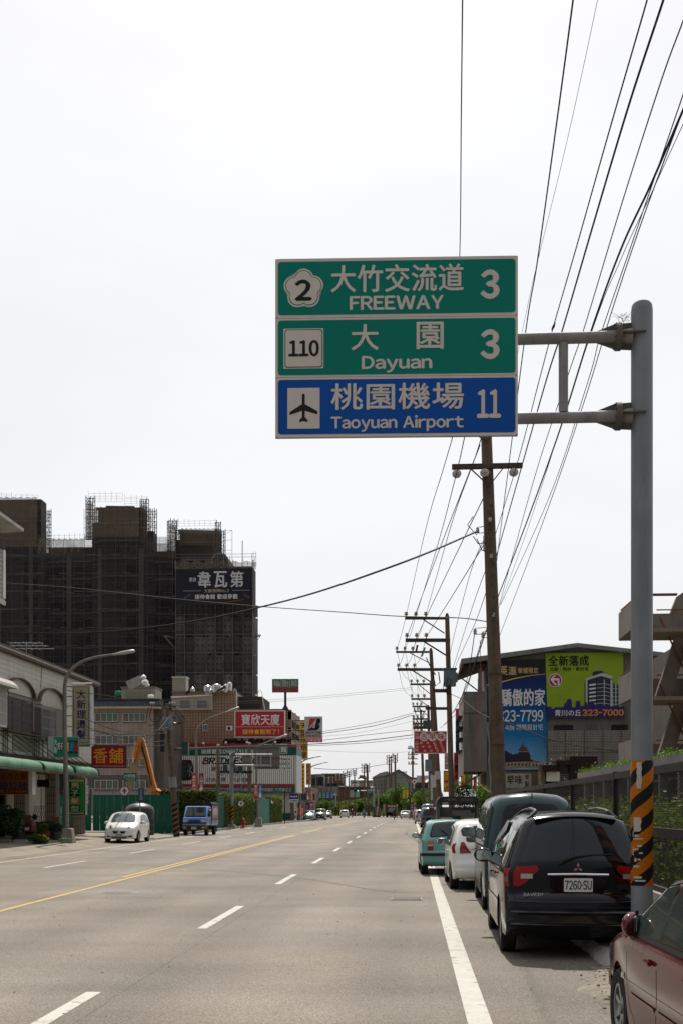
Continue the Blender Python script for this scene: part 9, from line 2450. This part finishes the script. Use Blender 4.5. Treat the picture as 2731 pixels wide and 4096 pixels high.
# ---- riders on scooters: one continuous body grown over a skeleton
def skin_body(name,joints,edges,m,parent,sub=1):
    me=bpy.data.meshes.new(name);me.from_pydata([j[0]for j in joints],edges,[])
    o=bpy.data.objects.new(name,me);COL.objects.link(o);o.parent=parent
    md=o.modifiers.new('skin','SKIN');sv=me.skin_vertices[0].data
    for i,j in enumerate(joints):sv[i].radius=(j[1],j[1]if len(j)<3 else j[2]);sv[i].use_root=(i==0)
    if sub:s_=o.modifiers.new('subdivision','SUBSURF');s_.levels=sub;s_.render_levels=sub
    md.use_smooth_shade=True;me.materials.append(m);return o
SKINM=mat('skin',(.36,.20,.13),.6);DENIM=mat('dark trousers',(.03,.035,.05),.8)
def rider(label,px,Y,shirt,helmet,scooter,passenger=None):
    p=atY(px,HY,Y);z=gz(Y)
    sc_=thing('scooter',scooter,'scooter',(p.x,Y,z),0,'scooters riding away')
    SB=mat('scooter dark body',(.03,.03,.035),.35)
    for y in(.25,1.5):MB().lathe([(.12,-.05),(.22,-.05),(.235,0),(.22,.05),(.12,.05)],16,MT((0,y,.235))@MR(pi/2,4,'Y')).build('wheel',TYREM,sc_,smooth=True)
    MB().prism([(.05,.35),(.0,.62),(.15,.80),(.75,.78),(.85,.55),(.9,.30),(1.2,.28),(1.25,.35),(.4,.40)],-.16,.16,MR(pi/2,4,'Z')).build('body',SB,sc_,bevel=.03)
    MB().prism([(1.2,.28),(1.38,.95),(1.46,.95),(1.40,.30)],-.20,.20,MR(pi/2,4,'Z')).build('leg_shield',SB,sc_,bevel=.03)
    MB().tube((-.34,1.32,1.02),(.34,1.32,1.02),.018).build('handlebar',TRIM,sc_);MB().box(-.13,.13,.02,.8,.78,.84).build('seat',TRIM,sc_,bevel=.03)
    MB().box(-.06,.06,-.03,.02,.62,.72).build('tail_light',LRED,sc_);MB().box(-.1,.1,-.04,-.02,.42,.55).build('number_plate',PLATE,sc_)
    for sg in(-1,1):MB().tube((sg*.3,1.3,1.02),(sg*.36,1.28,1.2),.008).build('mirror_stalk',TRIM,sc_);MB().ball((sg*.37,1.28,1.22),.05,8,sy=.3).build('mirror',TRIM,sc_)
    def person(lab,oy,sh,he):
        t=thing('person',lab,'person',(p.x,Y+oy,z),0)
        J=[((0,.35,.88),.15,.13),((0,.36,1.10),.15,.12),((0,.42,1.33),.17,.11),((0,.45,1.43),.07),((0,.47,1.50),.06),
             ((.19,.44,1.38),.06),((.27,.62,1.18),.045),((.29,.92,1.06),.035),((-.19,.44,1.38),.06),((-.27,.62,1.18),.045),((-.29,.92,1.06),.035),
             ((.12,.36,.86),.09),((.20,.82,.78),.07),((.17,.86,.42),.05),((.17,.98,.34),.04),((-.12,.36,.86),.09),((-.20,.82,.78),.07),((-.17,.86,.42),.05),((-.17,.98,.34),.04)]
        E=[(0,1),(1,2),(2,3),(3,4),(2,5),(5,6),(6,7),(2,8),(8,9),(9,10),(0,11),(11,12),(12,13),(13,14),(0,15),(15,16),(16,17),(17,18)]
        skin_body('body',J,E,sh,t)
        MB().ball((0,.48,1.58),.10,10,sy=1.1,sz=1.2).build('head',SKINM,t,smooth=True);MB().ball((0,.47,1.625),.135,12,sy=1.1,sz=.95).build('helmet',he,t,smooth=True)
    person(label,0,shirt,helmet)
    if passenger:person(passenger,-.42,mat('navy jacket',(.02,.03,.06),.8),mat('dark helmet',(.03,.03,.04),.3))
rider('rider in a dark top and white helmet on the far scooter behind the white hatchback',1407.5,236,mat('dark purple top',(.05,.04,.06),.8),mat('white helmet',(.55,.54,.52),.3),'far dark scooter just right of the white hatchback')
rider('rider in a pale blue shirt and dark helmet by the stout striped pole',1453.5,215,mat('pale blue shirt',(.14,.19,.30),.8),mat('dark helmet',(.03,.03,.04),.3),'scooter ridden away beside the stout striped pole')
rider('driver in navy with a white helmet on the nearer scooter by the brown truck',1575,186,mat('navy jacket',(.02,.03,.06),.8),mat('white helmet',(.55,.54,.52)),'scooter with two people in front of the brown truck','pillion passenger in navy with a dark helmet before the brown truck')
# brown panel truck seen from behind
bp_=thing('panel_truck','dark brown panel truck with white characters parked at the junction','truck',(atY(1560,HY,240).x,240,gz(240)))
BRT=mat('dark brown truck panel',(.065,.035,.03),.6,0,.2,2,dirt=.3)
MB().box(-.95,1.15,0,4.2,.9,2.85).build('cargo_box',BRT,bp_);MB().box(-1.5,-.96,.2,4.0,.9,2.75).build('side_panel',mat('beige truck side',(.28,.24,.19),.6,dirt=.3),bp_);MB().box(-.9,.9,.3,4,.5,.9).build('chassis',UNDER,bp_)
text('阿農伯',-.5,1.0,2.1,2.5,WHITE,bp_,y=-.01,bold=.04);text('‹‹‹',-.85,.1,2.55,2.75,mat('logo red',(.4,.03,.04)),bp_,y=-.01,bold=.06)
for i,z_ in enumerate((1.75,1.5,1.25)):MB().box(-.4,.6,-.012,-.002,z_,z_+.08).build('printed_line',(WHITE,WHITE,YELF)[i],bp_)
for y in(.7,3.3):
    for sg in(-1,1):MB().tube((sg*.55,y,.38),(sg*.9,y,.38),.38,n=16).build('wheel',TYREM,bp_)

# ---- left arcade: motorcycle, maroon scooter seat, plants in pots
mc=thing('motorcycle','parked dark motorcycle with basket and helmet in the shade of the arcade','motorcycle',(-18.1,58.6,.26),RD(100))
for y in(0,1.25):
    w_=MB().lathe([(.24,-.04),(.29,-.04),(.30,0),(.29,.04),(.24,.04)],20,MR(pi/2,4,'Y')).build('wheel',TYREM,mc,smooth=True,M=MT((0,y,.30)))
    for k in range(8):MB().bar((0,0,0),(0,.24*cos(k*pi/4),.24*sin(k*pi/4)),.012).build('spoke',CHROME,w_)
MB().prism([(.0,.62),(.35,.60),(.55,.75),(.85,.80),(1.0,.65),(.8,.35),(.4,.32)],-.11,.11,MR(pi/2,4,'Z')).build('body',mat('motorcycle red',(.14,.012,.012),.35),mc,bevel=.03)
MB().box(-.13,.13,-.15,.6,.72,.80).build('seat',TRIM,mc,bevel=.03);MB().box(-.2,.2,-.35,.05,.80,1.02).build('basket',mat('woven basket',(.17,.11,.06),.8),mc);MB().ball((0,.9,1.02),.15,10).build('helmet',mat('dark helmet',(.03,.03,.04)),mc,smooth=True)
MB().tube((-.32,1.0,1.0),(.32,1.0,1.0),.015).build('handlebar',CHROME,mc);MB().tube((0,1.2,.3),(0,1.0,.95),.03).build('fork',CHROME,mc)
ms3=thing('scooter','dull maroon scooter parked between the plants and the first column','scooter',(-18.3,55.2,.26),RD(5))
MB().prism([(.0,.35),(-.05,.65),(.15,.86),(.8,.82),(.9,.55),(1.3,.32),(1.35,.28),(.5,.28)],-.22,.22,MR(pi/2,4,'Z')).build('body',mat('dull maroon plastic',(.13,.035,.035),.5),ms3,bevel=.06)
MB().box(-.2,.2,.02,.75,.84,.92).build('seat',mat('worn maroon seat',(.16,.06,.055),.7),ms3,bevel=.03);MB().box(-.22,.22,-.12,.03,.7,1.15).build('backrest',mat('worn maroon seat',(.16,.06,.055)),ms3,bevel=.05);MB().box(-.1,.1,-.09,-.06,.42,.56).build('number_plate',PLATE,ms3)
for y in(.2,1.4):MB().lathe([(.12,-.05),(.22,-.05),(.235,0),(.22,.05),(.12,.05)],16,MT((0,y,.235))@MR(pi/2,4,'Y')).build('wheel',TYREM,ms3,smooth=True)
MB().tube((-.3,1.2,1.05),(.3,1.2,1.05),.015).build('handlebar',TRIM,ms3)
shrub('potted_tree','large dark shrub at the left edge in front of the tailoring shop','shrub',-17.6,51.0,.0,.8,1.2,1.75,4200,.14,LEAFD,lobes=10)
shrub('shrub','low leafy shrub spreading on to the pavement at the left','shrub',-16.7,51.6,.02,.7,.8,.6,1500,.12,LEAFG)
pc=mat('terracotta pot',(.16,.045,.03),.8);PCG=mat('grey green pot',(.07,.08,.07),.7)
for i,(px,Y,r_,h_,m_,lab)in enumerate(((176,55.5,.32,.42,pc,'wide terracotta pot with trailing leaves, left of the lamp base'),(198,56.5,.30,.45,PCG,'grey-green pot with a leafy plant beside the lamp base'),(152,57.5,.36,.35,pc,'low red bowl planter under the motorcycle'),(228,56.0,.26,.4,PCG,'dark pot with purple-flowered plant next to the lamp base'))):
    p=atY(px,HY,Y);t=shrub('potted_plant',lab,'potted plant',p.x,p.y,.20,.42,.42,.85,800,.09,LEAFD if i%2 else LEAFG,group='potted plants by the lamp base')
    MB().lathe([(r_*.7,-.02),(r_,h_*.9),(r_*1.06,h_),(r_*.9,h_),(r_*.85,h_*.8)],18).build('pot',m_,t,smooth=True)
fb2=thing('banana_leaf_plant','broad-leaved young plant leaning out from the dark shrubs','plant',(-15.7,51.5,.13))
for i in range(6):
    a=R.uniform(-.6,.9);L=R.uniform(.5,.8);P=[]
    for j in range(7):
        t_=j/6;wdt=.09*sin(pi*min(1,t_+.08));c_=Vector((cos(a)*L*t_,sin(a)*L*t_,.5*t_-.35*t_*t_+.1));n_=Vector((-sin(a),cos(a),0));P.append([c_-n_*wdt,c_+Vector((0,0,-.02)),c_+n_*wdt])
    MB().grid(P).build('leaf',LEAFG,fb2)
bb2=thing('concrete_step','low step of pale concrete behind the folding gate','step',(-18.9,68.6,.2));MB().box(-.8,1.6,0,1.5,0,.12).build('slab',CONC,bb2);MB().box(.9,1.6,1.5,1.9,0,.2).build('block',CONC,bb2)  # concrete step with a block beside it
